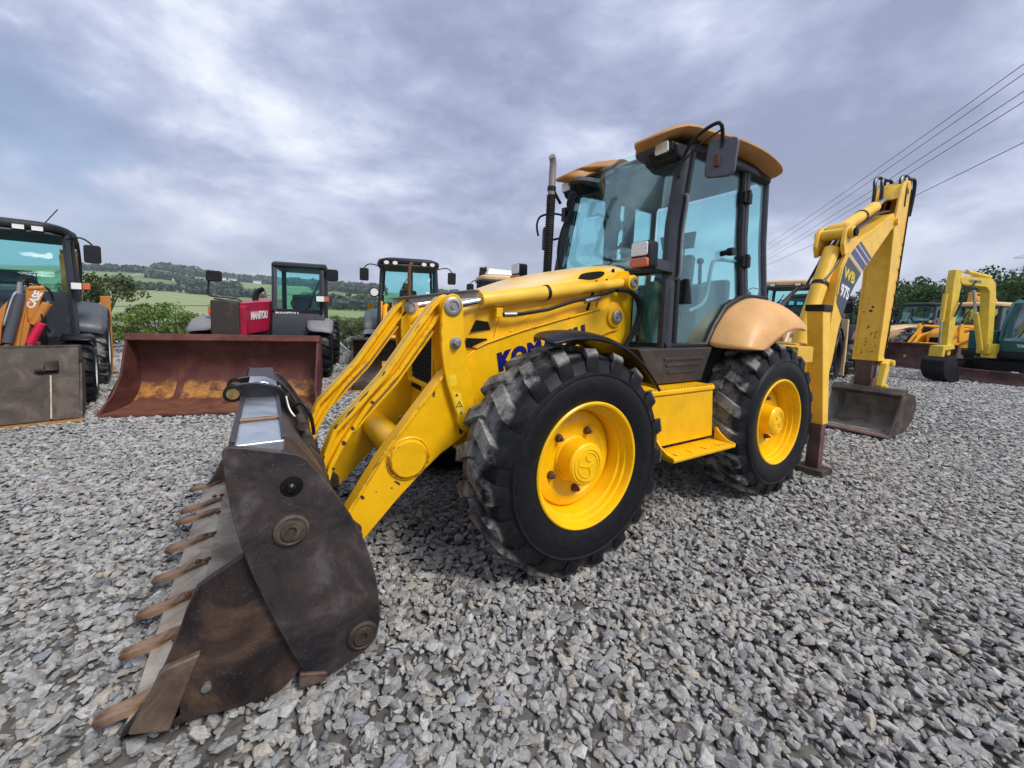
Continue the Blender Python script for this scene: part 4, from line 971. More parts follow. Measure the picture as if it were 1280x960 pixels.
# ---- cab
CAB = empty('cab', parent=BH)
def cy_(z): return float(np.interp(z, [1.0, 1.375, 1.875, 2.32, 3.0], [0.83, 0.81, 0.76, 0.722, 0.705]))
def ax_(z): return float(np.interp(z, [1.0, 1.375, 1.875, 2.322, 3.0], [-1.00, -1.03, -1.095, -1.155, -1.290]))
def bar(pts, r, n=4, flat=1.0): return G().tube(pts, r, n, flat)
for s in (1, -1):
    zs = [1.33, 1.6, 1.875, 2.1, 2.32, 2.65, 2.95]
    part('front_pillar', G().tube([(ax_(z)-0.03, s*(cy_(z)-0.035), z) for z in zs], 0.055, 8), 'frame', CAB)
    part('door_frame', G().tube([(ax_(z)-0.105, s*(cy_(z)-0.012), z) for z in zs], 0.030, 6), 'black', CAB)
    part('rear_pillar', G().tube([(-2.19-0.01*(z-1.8), s*(cy_(z)-0.035), z) for z in [1.70, 2.0, 2.32, 2.65, 2.95]], 0.055, 8), 'frame', CAB)
    part('door_post', G().tube([(-2.13-0.01*(z-1.8), s*(cy_(z)-0.004), z) for z in [1.74, 2.0, 2.32, 2.65, 2.92]], 0.022, 6), 'blackgloss', CAB)
    part('corner_pillar', G().tube([(-2.60, s*(cy_(z)-0.045), z) for z in [1.74, 2.0, 2.32, 2.65, 2.95]], 0.035, 8), 'frame', CAB)
    part('roof_rail', G().tube([(-1.29, s*0.67, 2.955), (-1.8, s*0.69, 2.985), (-2.2, s*0.685, 2.98), (-2.60, s*0.655, 2.95)], 0.06, 8), 'black', CAB)
    part('door_sill', G().tube([(-1.02, s*0.80, 1.36), (-1.56, s*0.80, 1.36), (-1.68, s*0.79, 1.52), (-1.86, s*0.775, 1.69), (-2.16, s*0.762, 1.80), (-2.62, s*0.74, 1.80)], 0.026, 8), 'black', CAB)
    # door glass and rear quarter glass
    def gl(poly, inset=0.010):
        return G().loft([[(x, s*(cy_(z)-inset), z) for x, z in poly], [(x, s*(cy_(z)-inset-0.005), z) for x, z in poly]])
    dg_ = [(ax_(z)-0.10, z) for z in (1.37, 1.62, 1.875, 2.1, 2.32, 2.65, 2.93)]+[(-1.7, 2.955), (-2.12, 2.95), (-2.12, 2.65), (-2.12, 2.32), (-2.12, 2.0), (-2.12, 1.79), (-1.86, 1.695), (-1.68, 1.53), (-1.555, 1.37)]
    part('door_glass', gl(dg_), 'glass', CAB)
    part('quarter_glass', gl([(-2.22, 1.80), (-2.22, 2.1), (-2.22, 2.32), (-2.22, 2.65), (-2.22, 2.94), (-2.57, 2.92), (-2.57, 2.65), (-2.57, 2.32), (-2.57, 2.1), (-2.57, 1.80)], 0.03), 'glass', CAB)
    # small lower pane ahead of the pillar
    part('lower_pane', G().prism([(s*0.44, 1.40), (s*0.755, 1.40), (s*0.725, 1.93), (s*0.44, 1.93)], -1.045, -1.050, 'x'), 'glass', CAB)
    part('lower_frame', G().tube([(-1.047, s*0.78, 1.36), (-1.047, s*0.43, 1.36), (-1.047, s*0.43, 1.96), (-1.08, s*0.74, 1.96)], 0.018, 6), 'black', CAB)
    # hinges
    for z in (2.70, 2.12):
        h = part('door_hinge', G().box(-2.235, -2.11, s*(cy_(z)-0.01), s*(cy_(z)+0.035), z-0.05, z+0.05).tube([(-2.165, s*(cy_(z)+0.035), z-0.062), (-2.165, s*(cy_(z)+0.035), z+0.062)], 0.022, 12), 'black', CAB, bevel=0.006)
    # grab rail outside the door
    part('grab_rail', G().tube(crom([(ax_(2.55)-0.06, s*(cy_(2.5)+0.005), 2.56), (ax_(2.52)-0.06, s*(cy_(2.5)+0.05), 2.53), (ax_(2.2)-0.05, s*(cy_(2.2)+0.055), 2.2), (ax_(1.95)-0.05, s*(cy_(1.95)+0.055), 1.92), (ax_(1.9)-0.05, s*(cy_(1.9)+0.005), 1.89)], 4), 0.011, 8), 'grey', CAB)
    part('glass_latch', G().tube([(-1.90, s*0.745, 2.18), (-1.90, s*0.80, 2.18)], 0.036, 16).tube([(-1.90, s*0.68, 2.17), (-1.90, s*0.75, 2.18)], 0.024, 12), 'blackgloss', CAB, bevel=0.004)
# windscreen, bowed forward, running up to the roof recess
rows_ = []
for z in (1.96, 2.2, 2.45, 2.7, 2.9, 3.0):
    wv = cy_(z)-0.03; xb = ax_(z)-0.03
    rows_.append([(xb+0.10*(1-(i/5)**2)*(1-0.3*max(0, (z-2.6)/0.4)), wv*i/5, z+(0.045*(1-(i/5)**2) if z > 2.95 else 0)) for i in range(-5, 6)])
part('windscreen', G().loft(rows_, closed=False), 'glass', CAB, solid=0.006)
part('scuttle', G().tube([(-1.10, -0.74, 1.95), (-1.02, -0.4, 1.955), (-1.0, 0, 1.96), (-1.02, 0.4, 1.955), (-1.10, 0.74, 1.95)], 0.035, 8), 'black', CAB)
# roof
RO_ = [(-1.46, 0.0), (-1.44, 0.20), (-1.36, 0.32), (-1.12, 0.37), (-1.00, 0.42), (-0.955, 0.50), (-0.965, 0.58), (-1.06, 0.69), (-1.30, 0.800), (-1.62, 0.870), (-1.95, 0.895), (-2.28, 0.885), (-2.54, 0.84), (-2.66, 0.74), (-2.70, 0.45), (-2.71, 0.0)]
RO_ = [tuple(p) for p in crom(RO_, 3)]
full = RO_+[(x, -y) for x, y in RO_[::-1][1:-1]]
def rz_(x): return 0.055*(1-((x+1.7)/0.9)**2)+0.035*math.exp(-((x+1.24)/0.13)**2)-0.05*max(0, (x+1.14)/0.18)**1.5
def ring(k, dz, dx=0): return [(-1.75+(x+1.75)*k, y*k, 2.985+dz+rz_(x)) for x, y in full]
part('roof_shell', G().loft([ring(0.84, -0.01), ring(0.90, -0.015), ring(0.985, 0.000), ring(1.0, 0.012), ring(0.998, 0.026), ring(0.95, 0.055), ring(0.85, 0.085), ring(0.5, 0.115)]), 'tan_roof', CAB, smooth=True)
part('headlining', G().prism([(-1.80+(x+1.80)*0.88, y*0.84) for x, y in full], 2.935, 2.972, 'z'), 'headliner', CAB)
part('roof_front_panel', G().tube([(-1.34, -0.62, 2.95), (-1.36, -0.3, 3.0), (-1.37, 0, 3.01), (-1.36, 0.3, 3.0), (-1.34, 0.62, 2.95)], 0.04, 8), 'headliner', CAB)
part('beacon_socket', G().tube([(-2.44, 0.66, 3.07), (-2.47, 0.67, 3.13)], 0.035, 12).tube([(-2.47, 0.67, 3.11), (-2.54, 0.72, 3.12)], 0.014, 8).sphere((-2.55, 0.725, 3.12), 0.024), 'black', CAB)
for s in (1, -1):
    wl = part('work_light', G().prism([(-1.34, 2.86), (-1.20, 2.86), (-1.135, 2.90), (-1.125, 2.975), (-1.34, 2.985)], s*0.49, s*0.69), 'blackgloss', CAB, bevel=0.02)
    part('work_light_lens', G().prism(rounded(0.125, 0.085, 0.015), -0.006, 0.012, 'x').xf(Matrix.Translation((-1.122, s*0.60, 2.935)) @ Matrix.Rotation(0.12, 4, 'Y')), 'lens', CAB, bevel=0.004)
    part('light_fairing', G().prism([(-1.44, 2.90), (-1.24, 2.83), (-1.18, 2.855), (-1.14, 2.965), (-1.44, 2.985)], s*0.42, s*0.71), 'black', CAB, bevel=0.03)
    # road light with indicator on a bracket
    hx, hy, hz = -0.665, s*0.83, 2.02
    hl = part('headlight', G().prism(rounded(0.165, 0.19, 0.026), -0.10, 0.0, 'x').xf(Matrix.Translation((hx, hy, hz))), 'blackgloss', bevel=0.012)
    G().prism(rounded(0.145, 0.098, 0.016), 0.0, 0.012, 'x').xf(Matrix.Translation((hx, hy, hz+0.038))).obj('lens', M['lens'], hl, bevel=0.006)
    G().prism(rounded(0.158, 0.066, 0.016), -0.03, 0.020, 'x').xf(Matrix.Translation((hx, hy, hz-0.058))).obj('indicator_lens', M['orange_lens'], hl, bevel=0.008)
    G().hexa([(-0.80, hy-0.02, hz-0.09), (-1.12, s*0.75, hz-0.09), (-1.12, s*0.78, hz-0.09), (-0.76, hy+s*0.04, hz-0.09), (-0.80, hy-0.02, hz-0.01), (-1.12, s*0.75, hz-0.01), (-1.12, s*0.78, hz-0.01), (-0.76, hy+s*0.04, hz-0.01)]).obj('bracket', M['frame'], hl, bevel=0.006)
# mirrors
mr = part('mirror', G().prism(rounded(0.21, 0.28, 0.045), -0.02, 0.02, 'x').xf(Matrix.Translation((-1.30, 1.00, 2.775)) @ Matrix.Rotation(0.35, 4, 'Z') @ Matrix.Rotation(-0.08, 4, 'X')), 'greyfender', bevel=0.014)
G().tube(crom([(-1.21, 0.705, 2.70), (-1.22, 0.74, 2.86), (-1.20, 0.85, 2.955), (-1.21, 0.985, 3.00), (-1.235, 1.025, 2.98), (-1.28, 1.01, 2.89), (-1.285, 1.0, 2.84)], 4), 0.014, 8).tube([(-1.215, 0.72, 2.80), (-1.22, 0.85, 2.89), (-1.235, 1.02, 2.95)], 0.008, 6).obj('mirror_arm', M['blackgloss'], mr)
G().box(-0.03, 0.0, -0.018, 0.018, -0.055, 0.03).xf(Matrix.Translation((-1.255, 0.99, 2.765)) @ Matrix.Rotation(0.35, 4, 'Z')).obj('mirror_clamp', M['bolt'], mr, bevel=0.004)
mr = part('mirror', G().prism(rounded(0.15, 0.24, 0.04), -0.02, 0.02, 'x').xf(Matrix.Translation((-1.03, -0.83, 2.42)) @ Matrix.Rotation(-0.5, 4, 'Z')), 'black', bevel=0.012)
G().tube(crom([(-1.20, -0.69, 2.66), (-1.14, -0.80, 2.70), (-1.03, -0.91, 2.68), (-0.99, -0.93, 2.58), (-1.0, -0.91, 2.46)], 4), 0.012, 8).tube(crom([(-1.17, -0.71, 2.43), (-1.1, -0.80, 2.41), (-1.03, -0.84, 2.40)], 3), 0.012, 8).obj('mirror_arm', M['black'], mr)
# wiper and washer hoses on the far pillar
part('wiper', G().tube(crom([(-1.20, -0.60, 2.70), (-1.10, -0.615, 2.5), (-1.04, -0.60, 2.25), (-1.02, -0.52, 2.0), (-1.02, -0.46, 1.96)], 4), 0.012, 6).tube(crom([(-1.21, -0.585, 2.70), (-1.11, -0.60, 2.5), (-1.04, -0.56, 2.25), (-1.02, -0.46, 2.0)], 4), 0.007, 6).sphere((-1.0, -0.42, 1.99), 0.035).box(-1.22, -1.15, -0.70, -0.64, 2.60, 2.74), 'blackgloss', CAB)
part('visor_lamp', G().tube([(-1.10, -0.45, 2.84), (-1.07, -0.48, 2.72), (-1.08, -0.50, 2.66)], [0.045, 0.03, 0.012], 8), 'black', CAB)
# interior
part('cab_floor', G().box(-2.6, -1.02, -0.72, 0.72, 1.28, 1.32), 'dark', CAB)
part('rear_bulkhead', G().box(-2.66, -2.61, -0.70, 0.70, 1.30, 1.80), 'dark', CAB)
rw = part('rear_window', G().prism([(-0.64, 1.82), (0.64, 1.82), (0.62, 2.92), (-0.62, 2.92)], -2.632, -2.638, 'x'), 'glass', CAB)
part('dashboard', G().loft([[(x, y*k, z) for y in (-1, -0.5, 0, 0.5, 1)]+[(x, y*k, 1.34) for y in (1, -1)] for x, k, z in ((-1.08, 0.24, 1.98), (-1.2, 0.25, 2.09), (-1.34, 0.22, 2.10), (-1.42, 0.18, 1.95))]), 'grey', CAB, bevel=0.02)
part('dash_column', G().hexa([(-1.12, 0.46, 1.34), (-1.28, 0.46, 1.34), (-1.28, 0.62, 1.34), (-1.12, 0.60, 1.34), (-1.12, 0.50, 1.88), (-1.26, 0.50, 1.88), (-1.26, 0.66, 1.88), (-1.12, 0.66, 1.88)]), 'teal', CAB, bevel=0.02)
sw = G().tube([(-1.42+0.14*math.sin(2*PI*i/28)*0.55, 0.20*math.cos(2*PI*i/28), 2.14+0.14*math.sin(2*PI*i/28)*0.85) for i in range(29)], 0.016, 8)
sw.tube([(-1.42, 0, 2.14), (-1.36, 0, 1.95)], 0.03, 8).tube([(-1.42, -0.19, 2.14), (-1.42, 0.19, 2.14)], 0.014, 6).tube([(-1.47, -0.12, 2.22), (-1.50, -0.13, 2.30)], 0.012, 6).sphere((-1.505, -0.13, 2.31), 0.035)
part('steering_wheel', sw, 'black', CAB)
st = part('seat', G().hexa([(-1.65, -0.26, 1.68), (-2.15, -0.24, 1.66), (-2.15, 0.24, 1.66), (-1.65, 0.26, 1.68), (-1.64, -0.27, 1.82), (-2.15, -0.25, 1.78), (-2.15, 0.25, 1.78), (-1.64, 0.27, 1.82)]), 'seat', CAB, bevel=0.05, seg=4)
part('seat_back', G().hexa([(-2.06, -0.25, 1.78), (-2.18, -0.24, 1.78), (-2.18, 0.24, 1.78), (-2.06, 0.25, 1.78), (-2.16, -0.22, 2.26), (-2.27, -0.20, 2.25), (-2.27, 0.20, 2.25), (-2.16, 0.22, 2.26)]), 'seat', CAB, bevel=0.05, seg=4)
part('headrest', G().hexa([(-2.17, -0.17, 2.33), (-2.25, -0.17, 2.33), (-2.25, 0.17, 2.33), (-2.17, 0.17, 2.33), (-2.16, -0.20, 2.48), (-2.25, -0.19, 2.50), (-2.25, 0.19, 2.50), (-2.16, 0.20, 2.48)]).tube([(-2.21, -0.08, 2.2), (-2.21, -0.08, 2.36)], 0.010, 6).tube([(-2.21, 0.08, 2.2), (-2.21, 0.08, 2.36)], 0.010, 6), 'seat', CAB, bevel=0.03, seg=3)
part('seat_bellows', G().loft([[(-1.90+0.23*k*a, 0.22*k*b_, z) for a, b_ in ((1, 1), (-1, 1), (-1, -1), (1, -1))] for z, k in ((1.32, 1), (1.36, 0.9), (1.40, 1), (1.44, 0.9), (1.48, 1), (1.52, 0.9), (1.56, 1), (1.60, 0.9), (1.66, 1))]), 'black', CAB)
for s in (1, -1):
    part('control_console', G().hexa([(-1.75, s*0.36, 1.32), (-2.25, s*0.36, 1.32), (-2.25, s*0.60, 1.32), (-1.75, s*0.56, 1.32), (-1.85, s*0.38, 1.90), (-2.28, s*0.38, 1.98), (-2.28, s*0.58, 1.98), (-1.85, s*0.54, 1.90)]), 'grey', CAB, bevel=0.03)
    part('control_lever', G().tube([(-1.95, s*0.46, 1.9), (-1.92, s*0.47, 2.10)], 0.016, 8).sphere((-1.92, s*0.47, 2.13), 0.032), 'black', CAB)
    part('door_handle', G().tube(crom([(-2.10, s*0.70, 2.12), (-1.82, s*0.70, 2.11), (-1.74, s*0.70, 2.04), (-1.68, s*0.71, 1.80), (-1.58, s*0.73, 1.70), (-1.38, s*0.75, 1.64)], 4), 0.016, 8), 'lightgrey', CAB)
part('door_lock', G().tube([(-1.30, 0.74, 1.70), (-1.31, 0.745, 1.90)], [0.09, 0.05], 10, 0.5).box(-1.36, -1.26, 0.70, 0.76, 1.62, 1.78), 'blackgloss', CAB, bevel=0.02)
part('side_pillar_trim', G().tube([(-1.86, -0.66, 1.75), (-1.86, -0.655, 2.4), (-1.86, -0.64, 2.93)], [0.085, 0.085, 0.10], 8).sphere((-1.86, -0.64, 2.66), 0.14, 8, (1, 0.4, 1)), 'grey', CAB)

# ---- exhaust stack
ex = empty('exhaust_stack', parent=BH)
ex_p = [(-0.775, -0.42, 1.90), (-0.785, -0.42, 2.2), (-0.79, -0.42, 2.5), (-0.795, -0.42, 2.74)]
part('pipe', G().tube(ex_p[-1:]+[(-0.797, -0.42, 2.80), (-0.80, -0.42, 2.95), (-0.80, -0.415, 3.05), (-0.785, -0.405, 3.09), (-0.765, -0.395, 3.105)], [0.034, 0.034, 0.034, 0.034, 0.033, 0.032], 16), 'exhaust', ex)
g = G(); k = 40
pts = []; rs = []
for i in range(k+1):
    z = 1.90+0.84*i/k; x = -0.775-0.02*i/k
    pts += [(x, -0.42, z), (x, -0.42, z+0.0105)]; rs += [0.046, 0.038]
part('heat_guard', g.tube(pts, rs, 14), 'black', ex)
part('clamp', G().tube([(-0.797, -0.42, 2.79), (-0.797, -0.42, 2.83)], 0.042, 16).tube([(-0.80, -0.44, 2.81), (-0.90, -0.52, 2.83), (-1.02, -0.56, 2.74)], 0.016, 8), 'black', ex)

# ---- backhoe at the rear
part('rear_frame', G().box(-3.05, -2.72, -1.02, 1.02, 0.62, 0.80).box(-3.05, -2.72, -1.02, 1.02, 1.18, 1.34).box(-3.03, -2.74, -0.9, 0.9, 0.8, 1.18), 'yellow_old', bevel=0.01)
part('side_shift', G().box(-3.30, -3.06, -0.02, 0.86, 0.56, 1.36).prism([(-3.28, 0.62), (-3.72, 0.56), (-3.82, 0.62), (-3.82, 0.90), (-3.72, 1.0), (-3.28, 1.24)], 0.28, 0.62), 'yellow_old', bevel=0.015)
for s in (1, -1):
    s0 = empty('stabiliser', parent=BH)
    # outer box, slightly splayed at its foot
    g = G().hexa([(-3.18, s*0.97, 0.545), (-3.30, s*0.97, 0.545), (-3.30, s*1.105, 0.545), (-3.18, s*1.105, 0.545), (-3.18, s*0.875, 1.70), (-3.36, s*0.875, 1.70), (-3.36, s*1.02, 1.70), (-3.18, s*1.02, 1.70)])
    part('leg_box', g, 'yellow_boom', s0, bevel=0.008)
    part('leg_cap', G().box(-3.375, -3.165, s*0.86, s*1.035, 1.695, 1.765), 'black', s0, bevel=0.012)
    part('inner_leg', G().hexa([(-3.19, s*0.97, 0.08), (-3.29, s*0.97, 0.08), (-3.29, s*1.09, 0.08), (-3.19, s*1.09, 0.08), (-3.19, s*0.98, 0.60), (-3.29, s*0.98, 0.60), (-3.29, s*1.095, 0.60), (-3.19, s*1.095, 0.60)]), 'blade', s0, bevel=0.008)
    part('foot_pad', G().box(-3.36, -3.12, s*0.90, s*1.16, 0.015, 0.085), 'brown', s0, bevel=0.01)
    part('leg_gusset', G().prism([(-3.34, 1.62), (-3.46, 1.50), (-3.40, 0.9), (-3.31, 0.6)], s*0.96, s*1.0), 'yellow_boom', s0, bevel=0.006)
BY0, BY1 = 0.30, 0.60
BM = [(-4.42, 0.78), (-4.62, 1.95), (-4.66, 2.14), (-4.72, 2.317), (-4.876, 2.511), (-5.05, 2.64), (-5.232, 2.746), (-5.68, 2.923), (-6.24, 3.196), (-6.40, 3.25), (-6.48, 3.16), (-6.44, 3.05), (-6.335, 2.985), (-5.775, 2.571), (-5.422, 2.30), (-5.20, 2.10), (-5.018, 1.901), (-4.90, 1.70), (-4.803, 1.493), (-4.70, 1.074), (-4.587, 0.78), (-4.30, 0.45), (-3.90, 0.42), (-3.72, 0.55), (-3.72, 0.80), (-3.90, 0.92)]
bm_ = part('boom', G().prism(BM, BY0, BY1), 'yellow_boom', bevel=0.010)
G().strip([(-4.63, 1.95), (-4.668, 2.14), (-4.73, 2.317), (-4.886, 2.505), (-5.06, 2.632), (-5.24, 2.738), (-5.68, 2.915), (-6.20, 3.17)], 0.03, BY1, BY1+0.012).obj('edge_rib', M['yellow_boom'], bm_, bevel=0.003)
DY = BY1+0.002
G().prism([(-4.655, 1.86), (-4.70, 2.13), (-4.76, 2.30), (-4.895, 2.465), (-5.36, 2.275), (-5.165, 2.085), (-4.99, 1.885), (-4.86, 1.66)], DY-0.001, DY+0.001).obj('model_decal', M['decal'], bm_)
for k, (a, b_, mk) in enumerate([(0.02, 0.055, 'stripe_light'), (0.055, 0.19, 'stripe'), (0.19, 0.215, 'stripe_light'), (0.215, 0.30, 'stripe'), (0.30, 0.32, 'stripe_light'), (0.32, 0.385, 'stripe')]):
    def q(u): return [(-4.905-u*0.85, 2.472+u*0.62), (-5.37-u*0.80, 2.283+u*0.62)]
    p = q(a)+q(b_)[::-1]
    G().prism(p, DY-0.001+0.0002*k, DY+0.001+0.0002*k).obj('decal_stripe', M[mk], bm_)
up = Vector((-0.20, 0, 0.98)).normalized(); xa = Vector((-0.98, 0, -0.20))
text_geo('WB', 0.20, bold=0.006, spacing=1.0, align='LEFT').xf(frame_m((-4.80, DY+0.002, 2.19), xa, up) @ Matrix.Diagonal((1.1, 1, 1, 1))).obj('lettering', M['yletter'], bm_, smooth=False)
text_geo('97S', 0.22, bold=0.007, spacing=1.0, align='LEFT').xf(frame_m((-4.735, DY+0.002, 1.955), xa, up) @ Matrix.Diagonal((0.85, 1, 1, 1))).obj('lettering', M['white'], bm_, smooth=False)
# boom and dipper cylinders
bc = part('boom_cylinder', G().tube([(-4.12, 0.45, 1.30), (-4.20, 0.45, 1.50), (-4.80, 0.45, 2.56)], 0.090, 24), 'yellow_boom')
G().tube([(-3.78, 0.45, 0.72), (-4.15, 0.45, 1.40)], 0.05, 14).obj('rod', M['chrome'], bc)
G().tube([(-4.515, 0.45, 2.055), (-4.54, 0.45, 2.10)], 0.097, 24).obj('clamp_band', M['black'], bc)
g = G()
for y in (0.30, 0.60): g.prism([(-4.76, 2.46), (-4.70, 2.60), (-4.75, 2.78), (-4.86, 2.88), (-5.0, 2.88), (-5.12, 2.72), (-5.0, 2.55)], y-0.035, y+0.01)
g.tube([(-4.85, 0.24, 2.76), (-4.85, 0.66, 2.76)], 0.075, 22).tube([(-4.96, 0.34, 2.83), (-4.96, 0.56, 2.83)], 0.09, 22)
g.obj('top_bracket', M['yellow_boom'], bm_, bevel=0.008)
G().tube([(-4.85, 0.665, 2.76), (-4.85, 0.685, 2.76)], 0.055, 20).obj('bracket_pin', M['dark'], bm_)
dc = part('dipper_cylinder', G().tube([(-4.94, 0.45, 2.82), (-5.2, 0.45, 2.93), (-6.10, 0.45, 3.32)], [0.07, 0.078, 0.078], 24), 'yellow_boom')
G().tube([(-6.08, 0.45, 3.31), (-6.82, 0.45, 3.64)], 0.042, 18).obj('rod', M['chrome'], dc)
G().tube([(-5.62, 0.45, 3.112), (-5.66, 0.45, 3.129)], 0.086, 24).obj('clamp_band', M['black'], dc)
for k in range(4):
    y = 0.34+0.07*k
    part('boom_hose', G().tube(crom([(-4.55+0.03*k, y-0.04, 2.10), (-4.75, y, 2.40), (-5.05, y, 2.72+0.02*k), (-5.5, y, 2.90+0.03*k), (-5.95, y, 3.10+0.03*k), (-6.35, y, 3.28)], 4), 0.017, 8), 'blackgloss')
# slewing hoses bunched behind the fender
for k in range(4):
    part('boom_hose', G().tube(crom([(-3.35, 0.30+0.03*k, 1.20), (-3.6, 0.34, 1.55+0.03*k), (-4.0, 0.33+0.02*k, 1.86+0.04*k), (-4.3, 0.32, 2.02), (-4.55, 0.32+0.02*k, 2.05)], 4), 0.012, 8), 'black')
# dipper: boxed arm with open forked head
DI = [(-6.30, 1.05), (-6.36, 1.6), (-6.41, 2.265), (-6.42, 3.0), (-6.43, 3.16), (-6.52, 3.45), (-6.64, 3.72), (-6.76, 3.80), (-6.93, 3.82), (-7.0, 3.74), (-6.92, 3.19), (-6.80, 2.29), (-6.56, 1.05)]
dp = empty('dipper_arm', parent=BH)
for y in (BY0-0.01, BY1-0.02): part('dipper_side', G().prism(DI, y, y+0.03), 'yellow_boom', dp, bevel=0.006)
part('dipper_front', G().prism([(-6.318, 1.05), (-6.374, 1.6), (-6.424, 2.265), (-6.43, 2.98), (-6.47, 2.98), (-6.464, 2.265), (-6.41, 1.6), (-6.36, 1.05)], BY0+0.021, BY1-0.021), 'yellow_boom', dp)
part('dipper_back', G().prism([(-6.54, 1.06), (-6.78, 2.29), (-6.90, 3.19), (-6.97, 3.72), (-6.93, 3.72), (-6.86, 3.19), (-6.74, 2.29), (-6.50, 1.06)], BY0+0.021, BY1-0.021), 'yellow_boom', dp)
part('dipper_head', G().prism([(-6.56, 3.50), (-6.66, 3.72), (-6.76, 3.785), (-6.80, 3.74), (-6.66, 3.5)], BY0+0.021, BY1-0.021), 'yellow_boom', dp)
part('dipper_base', G().prism([(-6.30, 1.035), (-6.30, 1.07), (-6.56, 1.07), (-6.56, 1.035)], BY0-0.012, BY1+0.012), 'yellow_boom', dp, bevel=0.004)
part('head_pin', G().tube([(-6.47, BY0-0.04, 3.14), (-6.47, BY1+0.04, 3.14)], 0.055, 20).tube([(-6.84, BY0-0.03, 3.66), (-6.84, BY1+0.03, 3.66)], 0.045, 18), 'yellow_boom', dp)
g = G()
for i in range(9): g.tube([(-6.58-0.033*i, BY1+0.008, 1.25+0.20*i), (-6.58-0.033*i, BY1+0.03, 1.25+0.20*i)], 0.02, 8)
part('slide_bolt', g, 'bolt', dp)
part('edge_guard', G().prism([(-6.53, 1.10), (-6.56, 1.10), (-6.80, 2.29), (-6.93, 3.19), (-7.0, 3.70), (-6.97, 3.70), (-6.90, 3.19), (-6.77, 2.29)], BY1+0.009, BY1+0.022), 'dark', dp)
for k, (y, xx) in enumerate(((0.31, -6.60), (0.38, -6.66), (0.56, -6.80), (0.60, -6.86))):
    part('head_hose', G().tube(crom([(xx+0.12, y, 3.40), (xx+0.10, y, 3.66), (xx+0.05, y-0.02, 3.83), (xx-0.06, y, 3.89-0.05*(k % 2)), (xx-0.18, y+0.02, 3.84), (xx-0.21, y+0.02, 3.66), (xx-0.18, y, 3.3)], 4), 0.024, 8), 'blackgloss', dp)
# linkage and digging bucket
lk = part('dipper_neck', G().hexa([(-6.30, 0.36, 0.60), (-6.50, 0.36, 0.60), (-6.50, 0.54, 0.60), (-6.30, 0.54, 0.60), (-6.30, 0.33, 1.04), (-6.54, 0.33, 1.04), (-6.54, 0.55, 1.04), (-6.30, 0.55, 1.04)]), 'blade', bevel=0.01)
part('bucket_link', G().prism([(-6.36, 0.60), (-6.30, 0.66), (-6.45, 1.00), (-6.60, 1.06), (-6.74, 1.04), (-6.72, 0.95), (-6.60, 0.94), (-6.52, 0.80), (-6.46, 0.60)], 0.60, 0.68).tube([(-6.40, 0.34, 0.64), (-6.40, 0.72, 0.64)], 0.05, 16).tube([(-6.62, 0.52, 1.0), (-6.62, 0.72, 1.0)], 0.05, 16), 'paleyellow', bevel=0.008)
DB = empty('digging_bucket', parent=BH)
BP = [(-5.62, 0.045), (-6.00, 0.02), (-6.35, 0.06), (-6.62, 0.20), (-6.70, 0.40), (-6.60, 0.54), (-6.34, 0.60), (-6.12, 0.565)]
d0, d1 = 0.13, 0.98
part('shell', G().strip(crom(BP, 3), -0.025, d0, d1), 'mud', DB)
for y in (d0-0.014, d1-0.014): part('bucket_side', G().prism([(-5.60, 0.04)]+BP[1:]+[(-6.06, 0.55), (-5.98, 0.42), (-5.72, 0.14)], y, y+0.028), 'mud' if y < 0.5 else 'brown', DB, bevel=0.006)
part('bucket_lip', G().prism([(-5.55, 0.040), (-5.55, 0.055), (-5.74, 0.075), (-5.74, 0.030)], d0-0.02, d1+0.02), 'blade', DB, bevel=0.004)
part('bucket_beam', G().prism([(-6.07, 0.585), (-6.15, 0.65), (-6.34, 0.65), (-6.30, 0.56), (-6.10, 0.53)], d0, d1), 'brown', DB, bevel=0.008)
for y in (0.34, 0.58): part('bucket_ear', G().prism([(-6.18, 0.62), (-6.28, 0.76), (-6.40, 0.78), (-6.50, 0.70), (-6.52, 0.60)], y-0.02, y+0.02), 'blade', DB, bevel=0.008)

# ---- bare patches where the paint has come off
CH = random.Random(3)
def chip(parent, x, z, y, rx, rz, ang):
    pts = []
    for i in range(11):
        a = 2*PI*i/11; r = 0.6+0.6*CH.random()
        u, v = rx*r*math.cos(a), rz*r*math.sin(a)
        pts.append((x+u*math.cos(ang)-v*math.sin(ang), z+u*math.sin(ang)+v*math.cos(ang)))
    G().prism(pts, y, y+0.0007).obj('bare_patch', M['chip'], parent, smooth=False)
arms = [o for o in BH.children if o.name.split('.')[0] == 'loader_arm']; lks = [o for o in BH.children if o.name.split('.')[0] == 'bucket_link' and 'paint_chipped' in o.data.materials[0].name]
for x, z, rx, rz, an in ((0.949, 0.528, 0.030, 0.008, 0.75), (0.915, 0.548, 0.022, 0.010, 0.5), (0.985, 0.505, 0.008, 0.005, 0.4), (0.725, 1.055, 0.010, 0.020, 0.3), (1.153, 0.485, 0.016, 0.010, 1.0), (0.537, 0.80, 0.018, 0.026, 0.2), (1.075, 0.50, 0.005, 0.004, 0.2)):
    chip(arms[0], x, z, 0.4682, rx, rz, an)
for x, z, rx, rz, an in ((1.096, 1.035, 0.014, 0.010, 0.8), (1.202, 0.896, 0.015, 0.011, 0.9), (1.250, 0.815, 0.016, 0.013, 0.9), (1.355, 0.745, 0.016, 0.008, 1.8), (1.290, 0.915, 0.020, 0.008, 2.2), (1.215, 0.990, 0.045, 0.007, 2.3), (1.305, 0.675, 0.012, 0.010, 1.0), (1.140, 1.075, 0.040, 0.006, 2.3), (1.350, 0.700, 0.008, 0.006, 1.0), (1.03, 1.20, 0.018, 0.006, 2.2)):
    chip(lks[0], x, z, 0.4525, rx, rz, an)

